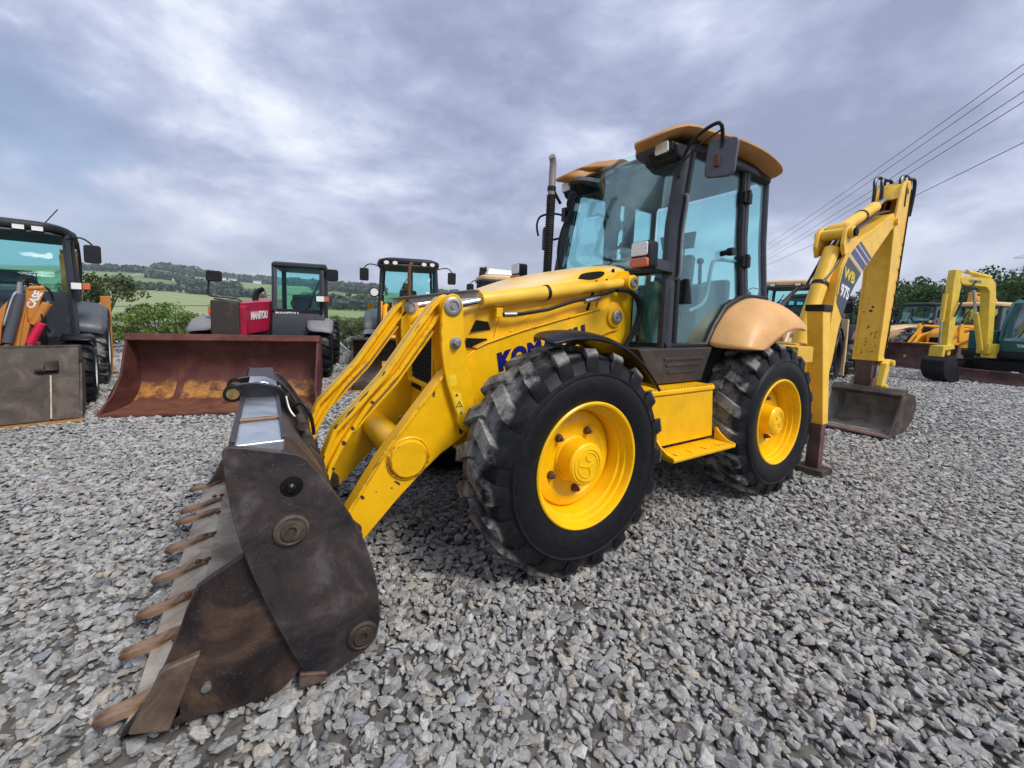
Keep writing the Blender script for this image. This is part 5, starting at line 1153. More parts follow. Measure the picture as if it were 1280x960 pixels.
dfr = [o for o in dp.children if o.name.startswith('dipper_front')][0]
for k in range(16):
    z = 1.10+0.45*CH.random()**1.5; y = CH.uniform(0.34, 0.55); x = -6.318-0.056*(z-1.05)/0.55+0.0015
    pts = []; an = CH.uniform(0.4, 1.4); rx, rz = CH.uniform(0.012, 0.035), CH.uniform(0.003, 0.006)
    for i in range(9):
        a = 2*PI*i/9; r = 0.6+0.6*CH.random(); u, v = rx*r*math.cos(a), rz*r*math.sin(a)
        pts.append((y+u*math.cos(an)-v*math.sin(an), z+u*math.sin(an)+v*math.cos(an)))
    G().prism(pts, x, x+0.003, 'x').obj('bare_patch', M['chip'], dp, smooth=False)
for z, y, r in ((1.80, 0.44, 0.022), (1.86, 0.46, 0.018), (1.78, 0.36, 0.010), (2.0, 0.40, 0.008)):
    x = -6.374-0.050*(z-1.6)/0.665+0.0015
    G().prism([(y+r*CH.uniform(0.7, 1.2)*math.cos(2*PI*i/9), z+r*CH.uniform(0.7, 1.3)*math.sin(2*PI*i/9)) for i in range(9)], x, x+0.003, 'x').obj('bare_patch', M['chip'], dp, smooth=False)
# ================================================================ the other machines in the yard
def heading(p, toward=None, off=0.0):
    """turn about z that points local +x from p to the camera (or to a point), plus off degrees"""
    q = CAM_POS if toward is None else toward
    return math.atan2(q[1]-p[1], q[0]-p[0])+math.radians(off)
BIGT = make_wheel(0.74, 0.38, 0.44, M['tyre'], M['jcb'], hub_r=0.12, hub_l=0.08, nuts=0, nl=18, lug=0.045)
SMLT = make_wheel(0.50, 0.25, 0.36, M['tyre_small'], M['jcb'], hub_r=0.09, hub_l=0.07, nuts=0, nl=16, lug=0.03, dish=0.10)
TELT = make_wheel(0.62, 0.31, 0.42, M['tyre'], M['dark'], hub_r=0.11, hub_l=0.08, nuts=0, nl=18, lug=0.04, dish=0.12)
TEMPLATES = [BIGT, SMLT, TELT]
def wheel(tpl, root, loc, s, roll=0.0, rim=None):
    w_ = place_wheel(tpl, root, loc, s, roll)
    if rim is not None:
        for ch in w_.children:
            if ch.name.split('.')[0] in ('rim', 'hub'):
                ch.data = ch.data.copy(); ch.data.materials[0] = rim
    return w_
def yard_backhoe(name, label, cat, c, group=None):
    """a backhoe loader: local x forward, y left, origin under the front axle"""
    R = empty(name); tag(R, label, cat, group)
    def p(nm, g, mat, parent=None, **k):
        return g.obj(nm, M[mat] if isinstance(mat, str) else mat, parent if parent is not None else R, **k)
    body, hood, frame, roof, fend, arm = c['body'], c.get('hood', c['body']), c.get('frame', 'frame'), c['roof'], c['fender'], c['arm']
    big_front = c.get('big_front', False); fR = 0.74 if big_front else 0.50
    for s in (1, -1):
        wheel(BIGT if big_front else SMLT, R, (0, s*0.87, fR-0.015), s, 0.2, M[c['rim']])
        wheel(BIGT, R, (-2.15, s*0.92, 0.725), s, 0.5, M[c['rim']])
    p('chassis', G().box(-2.9, 0.55, -0.38, 0.38, 0.55, 1.05).box(-2.0, -1.2, -0.85, 0.85, 0.6, 1.0), 'dark', bevel=0.02)
    p('axle', G().tube([(0, -0.8, fR), (0, 0.8, fR)], 0.10, 10).tube([(-2.15, -0.8, 0.72), (-2.15, 0.8, 0.72)], 0.14, 10), 'dark')
    # hood
    rings = []
    for x, w, zs, zc in ((0.66, 0.30, 1.24, 1.32), (0.60, 0.36, 1.32, 1.42), (0.3, 0.41, 1.44, 1.56), (-0.4, 0.43, 1.55, 1.68), (-1.22, 0.43, 1.62, 1.76)):
        rings.append(hood_ring(x, w, zs+c.get('hood_up', 0), zc+c.get('hood_up', 0), 0.85, 6))
    h_ = p('hood', G().loft(rings), hood)
    p('grille', G().prism([(-0.24, 0.98), (0.24, 0.98), (0.22, 1.22), (-0.22, 1.22)], 0.655, 0.668, 'x'), 'grille', bevel=0.01)
    # fenders
    for s in (1, -1):
        rows_ = []
        for a in (20, 45, 70, 90, 115, 140, 155):
            a_ = math.radians(a); r = 0.86
            x, z = -2.15+r*math.cos(a_), 0.74+r*math.sin(a_)
            rows_.append([(x, s*0.66, z+0.04), (x, s*0.90, z+0.03), (x*0.995-0.01, s*1.10, z-0.02), (-2.15+(r-0.10)*math.cos(a_), s*1.15, 0.74+(r-0.10)*math.sin(a_))])
        p('rear_fender', G().loft(rows_, closed=False), fend, solid=0.02, sub=1)
        rows_ = []
        for a in (60, 90, 120, 140):
            a_ = math.radians(a); r = fR+0.09
            rows_.append([(r*math.cos(a_), s*0.70, fR+r*math.sin(a_)), (r*math.cos(a_), s*1.0, fR+r*math.sin(a_)), (r*math.cos(a_), s*1.05, fR+r*math.sin(a_)-0.03)])
        p('front_fender', G().loft(rows_, closed=False), c.get('ffender', 'black'), solid=0.015)
    # cab
    cabx, cabr, ZT = -1.22, -2.72, c.get('top', 2.74)
    cab_ = empty('cab', parent=R)
    def Y(z): return 0.80-0.08*(z-1.2)/1.5
    for s in (1, -1):
        p('front_pillar', G().tube([(cabx+0.10, s*(Y(1.0)-0.03), 1.0), (cabx, s*(Y(1.8)-0.03), 1.8), (cabx-0.14, s*(Y(2.7)-0.03), ZT)], 0.050, 6), frame, cab_)
        p('middle_pillar', G().tube([(-2.02, s*(Y(1.2)-0.02), 1.0), (-2.02, s*(Y(2.7)-0.02), ZT)], 0.045, 6), frame, cab_)
        p('rear_pillar', G().tube([(cabr, s*(Y(1.6)-0.04), 1.5), (cabr+0.05, s*(Y(2.7)-0.06), ZT)], 0.045, 6), frame, cab_)
        p('door_glass', G().loft([[(cabx+0.05, s*(Y(1.15)-k), 1.15), (cabx-0.03, s*(Y(1.8)-k), 1.8), (cabx-0.15, s*(Y(2.7)-k), ZT-0.02), (-1.99, s*(Y(2.7)-k), ZT-0.02), (-1.99, s*(Y(1.7)-k), 1.62), (-1.72, s*(Y(1.15)-k), 1.15)] for k in (0.012, 0.018)]), c.get('glass', 'glass'), cab_)
        p('rear_side_glass', G().loft([[(-2.05, s*(Y(1.7)-k), 1.66), (-2.05, s*(Y(2.7)-k), ZT-0.02), (cabr+0.05, s*(Y(2.7)-k-0.03), ZT-0.02), (cabr, s*(Y(1.7)-k-0.03), 1.66)] for k in (0.012, 0.018)]), c.get('glass', 'glass'), cab_)
        p('door_panel', G().loft([[(cabx+0.10, s*(Y(1.0)-k), 0.95), (cabx+0.05, s*(Y(1.15)-k), 1.14), (-1.72, s*(Y(1.15)-k), 1.14), (-1.60, s*(Y(1.0)-k), 0.95)] for k in (0.0, 0.03)]), frame, cab_)
        # mirror on an arm, lamp with indicator
        ms = c.get('mirror', 1.08)
        p('mirror', G().prism(rounded(0.22, 0.32, 0.04), -0.03, 0.02, 'x').xf(Matrix.Translation((cabx-0.02, s*ms, ZT-0.32))), 'black', bevel=0.015)
        p('mirror_arm', G().tube(crom([(cabx-0.10, s*0.70, ZT-0.10), (cabx-0.02, s*(ms-0.14), ZT-0.05), (cabx-0.02, s*ms, ZT-0.16), (cabx-0.01, s*ms, ZT-0.28)], 3), 0.014, 6), 'black')
        if c.get('lamps', True):
            l_ = p('headlight', G().box(cabx+0.10, cabx+0.24, s*0.74, s*0.98, 1.80, 1.94), 'black', bevel=0.015)
            G().box(cabx+0.24, cabx+0.255, s*0.755, s*0.88, 1.815, 1.925).obj('lens', M['lens'], l_, bevel=0.005)
            G().box(cabx+0.20, cabx+0.26, s*0.89, s*0.985, 1.815, 1.925).obj('indicator_lens', M['orange_lens'], l_, bevel=0.005)
    p('windscreen', G().loft([[(cabx-0.005+0.06*(1-(i/4)**2), 0.72*i/4, 1.76) for i in range(-4, 5)], [(cabx-0.06+0.06*(1-(i/4)**2), 0.70*i/4, 2.2) for i in range(-4, 5)], [(cabx-0.14+0.05*(1-(i/4)**2), 0.66*i/4, ZT-0.01) for i in range(-4, 5)]], closed=False), c.get('glass', 'glass'), cab_, solid=0.006)
    p('rear_window', G().box(cabr+0.02, cabr+0.026, -0.62, 0.62, 1.75, ZT-0.05), c.get('glass', 'glass'), cab_)
    p('cab_front_panel', G().prism([(-0.78, 0.95), (0.78, 0.95), (0.72, 1.76), (-0.72, 1.76)], cabx+0.015, cabx-0.02, 'x'), frame, cab_)
    p('cab_floor', G().box(cabr, cabx, -0.7, 0.7, 1.0, 1.06), 'dark', cab_)
    p('rear_panel', G().box(cabr-0.02, cabr+0.02, -0.7, 0.7, 1.0, 1.74), 'dark', cab_)
    rw_, rl = c.get('roof_w', 0.80), c.get('roof_l', 0.20)
    r0 = [(cabx+rl, 0.45*rw_/0.8), (cabx+rl-0.08, 0.62*rw_/0.8), (cabx-0.1, rw_-0.06), (cabx-0.7, rw_), (cabr-0.05, rw_-0.04), (cabr-0.12, rw_-0.2)]
    fl_ = r0+[(x, -y) for x, y in r0[::-1]]
    def rg_(k, z): return [(-1.95+(x+1.95)*k, y*k, z) for x, y in fl_]
    p('roof', G().loft([rg_(0.9, ZT-0.03), rg_(0.985, ZT-0.01), rg_(1.0, ZT+0.04), rg_(0.98, ZT+0.09), rg_(0.85, ZT+0.14), rg_(0.5, ZT+0.17)]), roof, cab_)
    p('headlining', G().prism([(x*0.99-0.02, y*0.9) for x, y in fl_], ZT-0.06, ZT-0.035, 'z'), 'headliner', cab_)
    for k, y in enumerate(c.get('roof_lamps', [])):
        l_ = p('work_light', G().tube([(cabx+rl-0.02, y, ZT-0.01), (cabx+rl+0.06, y, ZT-0.02)], 0.072, 16, 0.75) if c.get('round') else G().box(cabx+rl-0.02, cabx+rl+0.05, y-0.075, y+0.075, ZT-0.05, ZT+0.04), 'black', cab_, bevel=0.01)
        p('work_light_lens', G().tube([(cabx+rl+0.06, y, ZT-0.02), (cabx+rl+0.07, y, ZT-0.02)], 0.062, 16, 0.75) if c.get('round') else G().box(cabx+rl+0.05, cabx+rl+0.062, y-0.062, y+0.062, ZT-0.04, ZT+0.03), 'lens', cab_)
    # inside
    p('seat', G().box(-2.25, -1.8, -0.24, 0.24, 1.45, 1.58).box(-2.35, -2.22, -0.24, 0.24, 1.55, 2.15), 'seat', cab_, bevel=0.05, seg=3)
    p('dashboard', G().box(-1.46, -1.30, -0.26, 0.26, 1.10, 1.86), 'grey', cab_, bevel=0.04)
    p('steering_wheel', G().tube([(-1.52+0.07*math.sin(2*PI*i/20), 0.19*math.cos(2*PI*i/20), 1.94+0.13*math.sin(2*PI*i/20)) for i in range(21)], 0.015, 6).tube([(-1.52, 0, 1.94), (-1.44, 0, 1.8)], 0.025, 6), 'black', cab_)
    p('wiper', G().tube([(cabx+0.09, -0.28, 1.80), (cabx+0.05, -0.12, 2.25)], 0.014, 6).tube([(cabx+0.065, -0.24, 2.05), (cabx+0.03, -0.05, 2.40)], 0.010, 6), 'black', cab_)
    # loader arms and bucket
    up = c.get('lift', 0.0); dx = c.get('short', 0.0)
    def sx(P_): return [(x-dx*min(1, max(0, (x-0.3)/0.9)), z) for x, z in P_]
    if arm:
        for s in (1, -1):
            y = s*c.get('arm_y', 0.56)
            hi = 0.0 if c.get('crank', True) else -0.32
            pa = [(-0.75, 1.42), (-0.62, 1.56+hi), (0.10, 1.42+up*0.2+hi), (0.62, 1.30+up*0.5+hi), (1.30, 0.62+up), (1.34, 0.40+up), (1.20, 0.36+up), (0.52, 1.02+up*0.5+hi), (0.0, 1.18+up*0.2+hi), (-0.72, 1.30+hi)]
            a_ = p('loader_arm', G().prism(sx(pa), y-0.05, y+0.05), arm, bevel=0.015)
            if c.get('crank', True): p('bell_crank', G().prism([(0.50, 1.10+up*0.5), (0.42, 1.55+up*0.5), (0.50, 1.74+up*0.5), (0.62, 1.74+up*0.5), (0.70, 1.50+up*0.5), (0.66, 1.10+up*0.5)], y+s*0.055, y+s*0.09), arm, bevel=0.012)
            if c.get('crank', True): p('tilt_cylinder', G().tube([(0.50, y-s*0.02, 1.66+up*0.5), (-0.55, y-s*0.02, 1.62)], [0.042, 0.055], 12), c.get('cyl', arm))
            if c.get('crank', True): p('bucket_link', G().tube([(0.55, y, 1.64+up*0.5), (1.38-dx, y, 0.78+up)], 0.045, 6), arm)
        p('cross_tube', G().tube([(0.92-dx*0.7, -0.55, 0.95+up*0.75), (0.92-dx*0.7, 0.55, 0.95+up*0.75)], 0.07, 12), arm)
        bk = c.get('bucket', 'brown'); bw = c.get('bucket_w', 1.15)
        bu = empty('loader_bucket', parent=R, loc=(-dx, 0, 0))
        prof = crom([(1.98, 0.03), (1.60, 0.03), (1.38, 0.12), (1.28, 0.36), (1.34, 0.66), (1.46, 0.88), (1.62, 0.98)], 3)
        prof = [(x, z+up*1.0) for x, z in prof]
        p('shell', G().strip(prof, -0.022, -bw, bw), bk, bu)
        for s in (1, -1):
            p('bucket_side', G().prism([(2.0, 0.02+up)]+prof[1:]+[(1.66, 0.95+up), (1.62, 0.75+up), (1.80, 0.35+up)], s*bw, s*(bw-0.03)), bk, bu, bevel=0.005)
        p('cutting_edge', G().box(1.90, 2.06, -bw-0.01, bw+0.01, 0.015+up, 0.045+up), c.get('edge', 'rustorange'), bu, bevel=0.004)
        p('top_rail', G().box(1.56, 1.66, -bw, bw, 0.95+up, 1.0+up), bk, bu, bevel=0.012)
        for q in range(c.get('ribs', 0)):
            y = bw*(-1+2*(q+1)/(c['ribs']+1)); p('stiffener', G().strip([(a+0.02, b_+0.004) for a, b_ in prof[6:]], 0.035, y-0.03, y+0.03), bk, bu)
    # backhoe folded up behind the cab, stabilisers
    ra = c.get('rear', arm or body)
    if ra:
        for s in (1, -1):
            p('stabiliser', G().box(-3.40, -3.18, s*1.0, s*1.16, 0.45, 1.75).box(-3.36, -3.22, s*1.01, s*1.15, 0.06, 0.5), ra, bevel=0.01)
            p('foot_pad', G().box(-3.42, -3.14, s*0.94, s*1.22, 0.0, 0.07), 'brown', bevel=0.01)
        p('rear_frame', G().box(-3.2, -2.75, -1.12, 1.12, 0.7, 1.25), 'dark', bevel=0.02)
        p('boom', G().prism([(-3.3, 0.7), (-3.9, 1.2), (-4.15, 2.1), (-3.75, 3.0+c.get('boom_up', 0)), (-3.55, 3.05+c.get('boom_up', 0)), (-3.72, 2.2), (-3.62, 1.3), (-3.2, 1.0)], c.get('rear_y', 0.0)-0.14, c.get('rear_y', 0.0)+0.14), ra, bevel=0.015)
        p('dipper_arm', G().prism([(-3.50, 3.15+c.get('boom_up', 0)), (-3.80, 3.2+c.get('boom_up', 0)), (-4.6, 1.3), (-4.45, 1.2)], c.get('rear_y', 0.0)-0.12, c.get('rear_y', 0.0)+0.12), ra, bevel=0.015)
        p('boom_hose', G().tube(crom([(-3.55, 0.12+c.get('rear_y', 0.0), 1.5), (-3.6, 0.16+c.get('rear_y', 0.0), 2.3), (-3.5, 0.14+c.get('rear_y', 0.0), 2.9), (-3.62, 0.1+c.get('rear_y', 0.0), 3.2+c.get('boom_up', 0))], 4), 0.03, 6), 'blackgloss')
    return R
def lift_template(o):
    for ch in list(o.children): bpy.data.objects.remove(ch)
    bpy.data.objects.remove(o)

# ---- grey and orange backhoe loader, at the end of the row beyond the bucket
cs = yard_backhoe('backhoe_loader', 'grey and orange backhoe loader cut by the frame edge, beside the rusty red bucket', 'backhoe loader',
    dict(body='blackgloss', roof='black', fender='greyfender', arm='orange', rim='whitepaint', bucket='brown', roof_lamps=[0.22, 0.42, -0.22, -0.42], cyl='greyfender', rear='orange', rear_y=0.55, mirror=1.02, top=2.78, bucket_w=0.98, short=0.45, crank=False, arm_y=0.30, cylr=0.02,  ffender='blackgloss', boom_up=-0.45))
q = np.array(ground_pt(101, 503)); fx = np.array([-0.20, 0.98])
cs.location = (q[0]+0.86*0.98, q[1]+0.86*0.20, 0); cs.rotation_euler = (0, 0, math.atan2(fx[1], fx[0]))
def add(root, nm, g, mat, **k): return g.obj(nm, M[mat], root, **k)
# its clam bucket shows a plain front plate with a hinge box
add(cs, 'clam_front', G().strip(crom([(1.99, 0.06), (1.90, 0.30), (1.80, 0.62), (1.66, 0.97)], 3), 0.02, -0.95, 0.955), 'brown', loc=(-0.45, 0, 0))
add(cs, 'hinge_box', G().box(1.33, 1.40, 0.66, 0.78, 0.68, 0.82), 'brown', bevel=0.015)
add(cs, 'hinge_pin', G().tube([(1.35, 0.58, 0.70), (1.38, 0.66, 0.71)], 0.04, 12), 'brown', bevel=0.01)
add(cs, 'weld_rib', G().strip([(1.55, 0.08), (1.47, 0.30), (1.38, 0.62)], -0.012, 0.70, 0.715), 'floor')
# loader arm ends standing above the bucket: box arm, lettered crank, cylinders and hoses
for s in (1, -1):
    def mir(P_): return [(s*y, z) for y, z in P_]
    add(cs, 'arm_end', G().prism(mir([(0.315, 0.95), (0.464, 1.598), (0.470, 1.30), (0.493, 1.247), (0.430, 0.95)]), 0.62, 0.80, 'x'), 'orange', bevel=0.012)
    add(cs, 'arm_ridge', G().prism(mir([(0.350, 0.95), (0.440, 1.42), (0.455, 1.42), (0.385, 0.95)]), 0.80, 0.825, 'x'), 'orange', bevel=0.006)
    ck = add(cs, 'crank_plate', G().prism(mir([(0.459, 1.750), (0.480, 1.775), (0.633, 1.790), (0.643, 1.755), (0.594, 1.606), (0.512, 1.215), (0.480, 1.235), (0.462, 1.40), (0.457, 1.599)]), 0.66, 0.72, 'x'), 'orange', bevel=0.010)
    if s > 0: text_geo('CASE', 0.105, bold=0.004, shear=0.1).xf(frame_m((0.7215, 0.515, 1.475), (0, 0.40, 0.92), (0, -0.92, 0.40))).obj('lettering', M['white'], ck, smooth=False)
    add(cs, 'crank_cap', G().tube([(0.70, s*0.49, 1.755), (0.70, s*0.63, 1.775)], 0.035, 12), 'orange', bevel=0.006)
    add(cs, 'tilt_barrel', G().tube([(0.74, s*0.512, 1.26), (0.74, s*0.655, 1.56)], 0.052, 16), 'orange', bevel=0.006)
    add(cs, 'barrel_nut', G().tube([(0.74, s*0.655, 1.56), (0.74, s*0.668, 1.585)], 0.022, 10), 'steelgrey')
    add(cs, 'red_cylinder', G().tube([(0.82, s*0.48, 1.00), (0.82, s*0.598, 1.285)], 0.048, 16), 'pink', bevel=0.008)
    add(cs, 'grey_cylinder', G().tube([(0.86, s*0.295, 1.02), (0.86, s*0.432, 1.68)], 0.052, 16), 'greyfender', bevel=0.008)
    add(cs, 'feed_pipe', G().tube(crom([(0.91, s*0.285, 1.25), (0.92, s*0.30, 1.32), (0.92, s*0.375, 1.62), (0.90, s*0.405, 1.70)], 3), 0.012, 6), 'chrome')
    add(cs, 'port_fitting', G().tube([(0.86, s*0.425, 1.68), (0.86, s*0.436, 1.83)], [0.030, 0.022], 8), 'steelgrey')
    add(cs, 'inner_arm', G().prism(mir([(0.20, 1.0), (0.240, 1.45), (0.325, 1.585), (0.257, 1.237), (0.235, 1.0)]), 0.70, 0.84, 'x'), 'orange', bevel=0.010)
    for k, H_ in enumerate(([(0.84, 0.432, 1.82), (0.80, 0.440, 1.88), (0.76, 0.464, 1.905), (0.72, 0.490, 1.85), (0.70, 0.486, 1.70)], [(0.84, 0.436, 1.80), (0.78, 0.478, 1.885), (0.74, 0.545, 1.865), (0.70, 0.590, 1.79)], [(0.84, 0.445, 1.78), (0.80, 0.475, 1.86), (0.74, 0.52, 1.84), (0.68, 0.66, 1.76), (0.62, 0.70, 1.60)])):
        add(cs, 'hose', G().tube(crom([(x, s*y, z) for x, y, z in H_], 4), 0.014, 6), 'black')
    add(cs, 'hose', G().tube(crom([(0.76, s*0.585, 1.45), (0.79, s*0.60, 1.38), (0.76, s*0.63, 1.25), (0.72, s*0.66, 1.15)], 4), 0.010, 6), 'black')
add(cs, 'antenna', G().tube([(-1.45, 0.42, 2.88), (-1.42, 0.62, 3.20)], 0.008, 6), 'black')

# ---- big rust-red loader bucket standing by itself
rb = empty('loader_bucket'); tag(rb, 'wide rust-red loader bucket with orange rust inside, open towards the viewer on the gravel', 'loader bucket')
qa, qb = np.array(ground_pt(121, 523)), np.array(ground_pt(396, 514))
mid = (qa+qb)/2; ex_ = (qb-qa)/np.linalg.norm(qb-qa); HB = np.linalg.norm(qb-qa)/2
rb.location = (mid[0], mid[1], 0); rb.rotation_euler = (0, 0, math.atan2(ex_[1], ex_[0])-PI/2)
pr_ = crom([(0.02, 0.025), (-0.35, 0.03), (-0.62, 0.09), (-0.80, 0.26), (-0.86, 0.50), (-0.82, 0.80), (-0.74, 1.02), (-0.66, 1.10)], 3)
add(rb, 'shell', G().strip(pr_, -0.025, -HB*0.955, HB*0.955), 'rustband')
for s in (1, -1):
    sp_ = [(0.0, 0.02)]+pr_[1:]+[(-0.56, 1.10), (-0.50, 0.95), (-0.38, 0.55), (-0.22, 0.28)]
    g = G().prism(sp_, s*HB*0.955, s*(HB*0.955-0.03))
    # flare the foot of the side plate outwards
    g.v = [(x, y+s*0.10*max(0, (x+0.42)/0.42)*max(0, 1-z/0.5), z) for x, y, z in g.v]
    add(rb, 'side_plate', g, 'rustred', bevel=0.006)
add(rb, 'top_rail', G().prism([(-0.70, 1.03), (-0.70, 1.13), (-0.54, 1.15), (-0.51, 1.05), (-0.56, 1.03)], -HB*0.965, HB*0.965), 'rustred', bevel=0.012)
add(rb, 'cutting_edge', G().box(-0.16, 0.06, -HB, HB, 0.012, 0.042), 'rustred', bevel=0.005)
for k, y in enumerate((-HB*0.02, HB*0.42, -HB*0.55)):
    add(rb, 'stiffener', G().strip([(x+0.022, z+0.010) for x, z in pr_[6 if k else 3:-2]], -0.012, y-0.05, y+0.05), 'rustred', bevel=0.004)

# ---- dark red telehandler
TL = empty('telehandler'); tag(TL, 'dark red telehandler with black cab parked behind the rusty red bucket', 'telehandler')
q = np.array(ground_pt(398, 471))
hd_ = heading(q, off=-4); fx = np.array([math.cos(hd_), math.sin(hd_)]); lf = np.array([-fx[1], fx[0]])
o_ = q[:2]-lf*1.02; TL.location = (o_[0], o_[1], 0); TL.rotation_euler = (0, 0, hd_); TL.scale = (1.06, 1.16, 1.06)
for s in (1, -1):
    wheel(TELT, TL, (0, s*0.93, 0.605), s, 0.1); wheel(TELT, TL, (-2.5, s*1.0, 0.605), s, 0.5)
    rows_ = []
    for a in (35, 60, 90, 115, 140):
        a_ = math.radians(a); r = 0.72
        rows_.append([(r*math.cos(a_), s*0.72, 0.62+r*math.sin(a_)), (r*math.cos(a_), s*0.95, 0.63+r*math.sin(a_)), (r*math.cos(a_), s*1.13, 0.60+r*math.sin(a_)), (0.9*r*math.cos(a_), s*1.17, 0.60+0.9*r*math.sin(a_))])
    add(TL, 'front_fender', G().loft(rows_, closed=False), 'lightfender', solid=0.02, sub=1)
add(TL, 'chassis', G().box(-3.1, 0.5, -0.55, 0.55, 0.5, 0.95), 'dark', bevel=0.02)
add(TL, 'axle', G().tube([(0, -0.85, 0.6), (0, 0.85, 0.6)], 0.12, 10), 'dark'); 
ca = empty('cab', parent=TL)
def tp(nm, g, mat, **k): return g.obj(nm, M[mat], ca, **k)
cy0, cy1 = 0.10, 1.02
tp('cab_body', G().prism([(0.30, 0.62), (-1.5, 0.62), (-1.5, 1.05), (0.08, 1.05), (0.06, 1.42), (0.20, 1.42), (0.34, 1.05)], cy0, cy1), 'frame', bevel=0.03)
tp('cab_front_panel', G().prism([(cy0, 1.0), (cy1, 1.0), (cy1-0.04, 1.50), (cy0+0.02, 1.50)], 0.12, 0.20, 'x'), 'black', bevel=0.02)
for y in (cy0+0.04, cy1-0.05):
    tp('front_pillar', G().tube([(0.18, y, 1.45), (0.10, y, 2.0), (-0.05, y-0.02, 2.44)], 0.05, 6), 'frame')
    tp('rear_pillar', G().tube([(-1.25, y, 1.3), (-1.22, y, 2.42)], 0.05, 6), 'frame')
    tp('side_glass', G().prism([(0.14, 1.50), (0.08, 2.0), (-0.04, 2.40), (-1.20, 2.40), (-1.22, 1.30), (-0.2, 1.30)], y-0.003, y+0.003), 'glass')
tp('windscreen', G().prism([(cy0+0.06, 1.50), (cy1-0.07, 1.50), (cy1-0.09, 2.40), (cy0+0.06, 2.40)], 0.13, 0.136, 'x').xf(Matrix.Translation((0.17, 0, 1.5)) @ Matrix.Rotation(-0.22, 4, 'Y') @ Matrix.Translation((-0.13, 0, -1.5))), 'glass')
tp('rear_glass', G().box(-1.25, -1.244, cy0+0.06, cy1-0.07, 1.4, 2.38), 'glass')
tp('cab_roof', G().prism([(0.06, 2.40), (0.02, 2.47), (-0.2, 2.52), (-1.2, 2.50), (-1.32, 2.42), (-1.25, 2.38), (-0.1, 2.39)], cy0-0.02, cy1+0.02), 'black', bevel=0.03)
tp('seat', G().box(-0.95, -0.5, 0.32, 0.80, 1.15, 1.3).box(-1.05, -0.92, 0.32, 0.80, 1.25, 1.85), 'seat', bevel=0.05)
tp('steering_wheel', G().tube([(-0.25+0.08*math.sin(2*PI*i/20), 0.56+0.18*math.cos(2*PI*i/20), 1.62+0.12*math.sin(2*PI*i/20)) for i in range(21)], 0.014, 6), 'black')
tp('wiper', G().tube([(0.22, 0.70, 1.50), (0.13, 0.86, 1.95)], 0.012, 6).tube([(0.22, 0.72, 1.52), (0.06, 0.93, 2.15)], 0.016, 6), 'black')
text_geo('MANITOU', 0.085, bold=0.003).xf(frame_m((0.204, 0.16, 1.375), (0, 1, 0), (-0.05, 0, 1))).obj('lettering', M['white'], TL, smooth=False)
bo = add(TL, 'boom', G().hexa([(1.05, -0.62, 0.98), (-3.0, -0.50, 1.25), (-3.0, -0.08, 1.25), (1.05, -0.16, 0.98), (1.05, -0.62, 1.52), (-3.0, -0.50, 1.80), (-3.0, -0.08, 1.80), (1.05, -0.16, 1.52)]), 'red', bevel=0.02)
add(TL, 'boom_cover', G().hexa([(1.0, -0.30, 0.98), (-0.10, -0.20, 1.05), (-0.10, 0.12, 1.05), (1.0, -0.21, 0.98), (1.0, -0.30, 1.58), (-0.10, -0.20, 1.66), (-0.10, 0.12, 1.66), (1.0, -0.21, 1.58)]), 'red', bevel=0.012)
text_geo('MANITOU', 0.235, bold=0.008, spacing=0.95).xf(frame_m((0.78, -0.136, 1.27), (-1, 0.300, 0.06), (0.06, 0, 1)) @ Matrix.Diagonal((0.56, 0.9, 1, 1))).obj('lettering', M['white'], bo, smooth=False)
add(TL, 'boom_head', G().hexa([(1.16, -0.64, 0.40), (1.04, -0.64, 0.40), (1.04, -0.24, 0.40), (1.16, -0.24, 0.40), (1.15, -0.64, 1.62), (1.02, -0.64, 1.62), (1.02, -0.24, 1.62), (1.15, -0.24, 1.62)]), 'skirt', bevel=0.025)
add(TL, 'engine_cover', G().prism([(-0.4, 0.85), (-0.4, 1.35), (-0.7, 1.45), (-2.6, 1.45), (-2.8, 0.85)], -1.05, -0.5), 'red', bevel=0.03)
add(TL, 'engine_pipe', G().tube(crom([(-0.6, -0.30, 1.5), (-0.6, -0.30, 1.72), (-0.6, -0.26, 1.86), (-0.55, -0.16, 1.92)], 4), 0.055, 10).tube([(-0.6, -0.30, 1.50), (-0.6, -0.30, 1.62)], 0.14, 12), 'black')
for s, ys, zz_ in ((1, 0.97, 1.74), (-1, -0.72, 1.42)):
    l_ = add(TL, 'headlight', G().box(0.22, 0.34, ys-0.15, ys+0.15, zz_-0.075, zz_+0.075) if s < 0 else G().box(0.22, 0.34, 0.86, 1.10, 1.66, 1.80), 'black', bevel=0.015)
    (G().box(0.34, 0.355, ys-0.02, ys+0.13, zz_-0.06, zz_+0.06) if s < 0 else G().box(0.34, 0.355, 0.88, 1.02, 1.675, 1.785)).obj('lens', M['lens'], l_)
    (G().box(0.33, 0.36, ys-0.15, ys-0.03, zz_-0.06, zz_+0.06) if s < 0 else G().box(0.33, 0.36, 1.03, 1.10, 1.675, 1.785)).obj('indicator_lens', M['orange_lens'], l_)
    G().tube([(0.25, ys, zz_-0.07), (0.15, ys*0.95, 1.10)], 0.025, 8).obj('stalk', M['black'], l_)
mr_ = add(TL, 'mirror', G().prism(rounded(0.24, 0.21, 0.04), 0.0, 0.06, 'x').xf(Matrix.Translation((0.25, -0.78, 2.10))), 'black', bevel=0.02)
G().tube(crom([(0.25, -0.86, 2.05), (0.25, -0.88, 1.76), (0.25, -0.80, 1.70), (0.25, -0.42, 1.66), (0.25, -0.36, 1.5), (0.25, -0.36, 1.3)], 4), 0.016, 6).tube(crom([(0.25, -0.80, 1.66), (0.25, -0.50, 1.60), (0.25, -0.44, 1.4)], 4), 0.014, 6).obj('mirror_arm', M['black'], mr_)
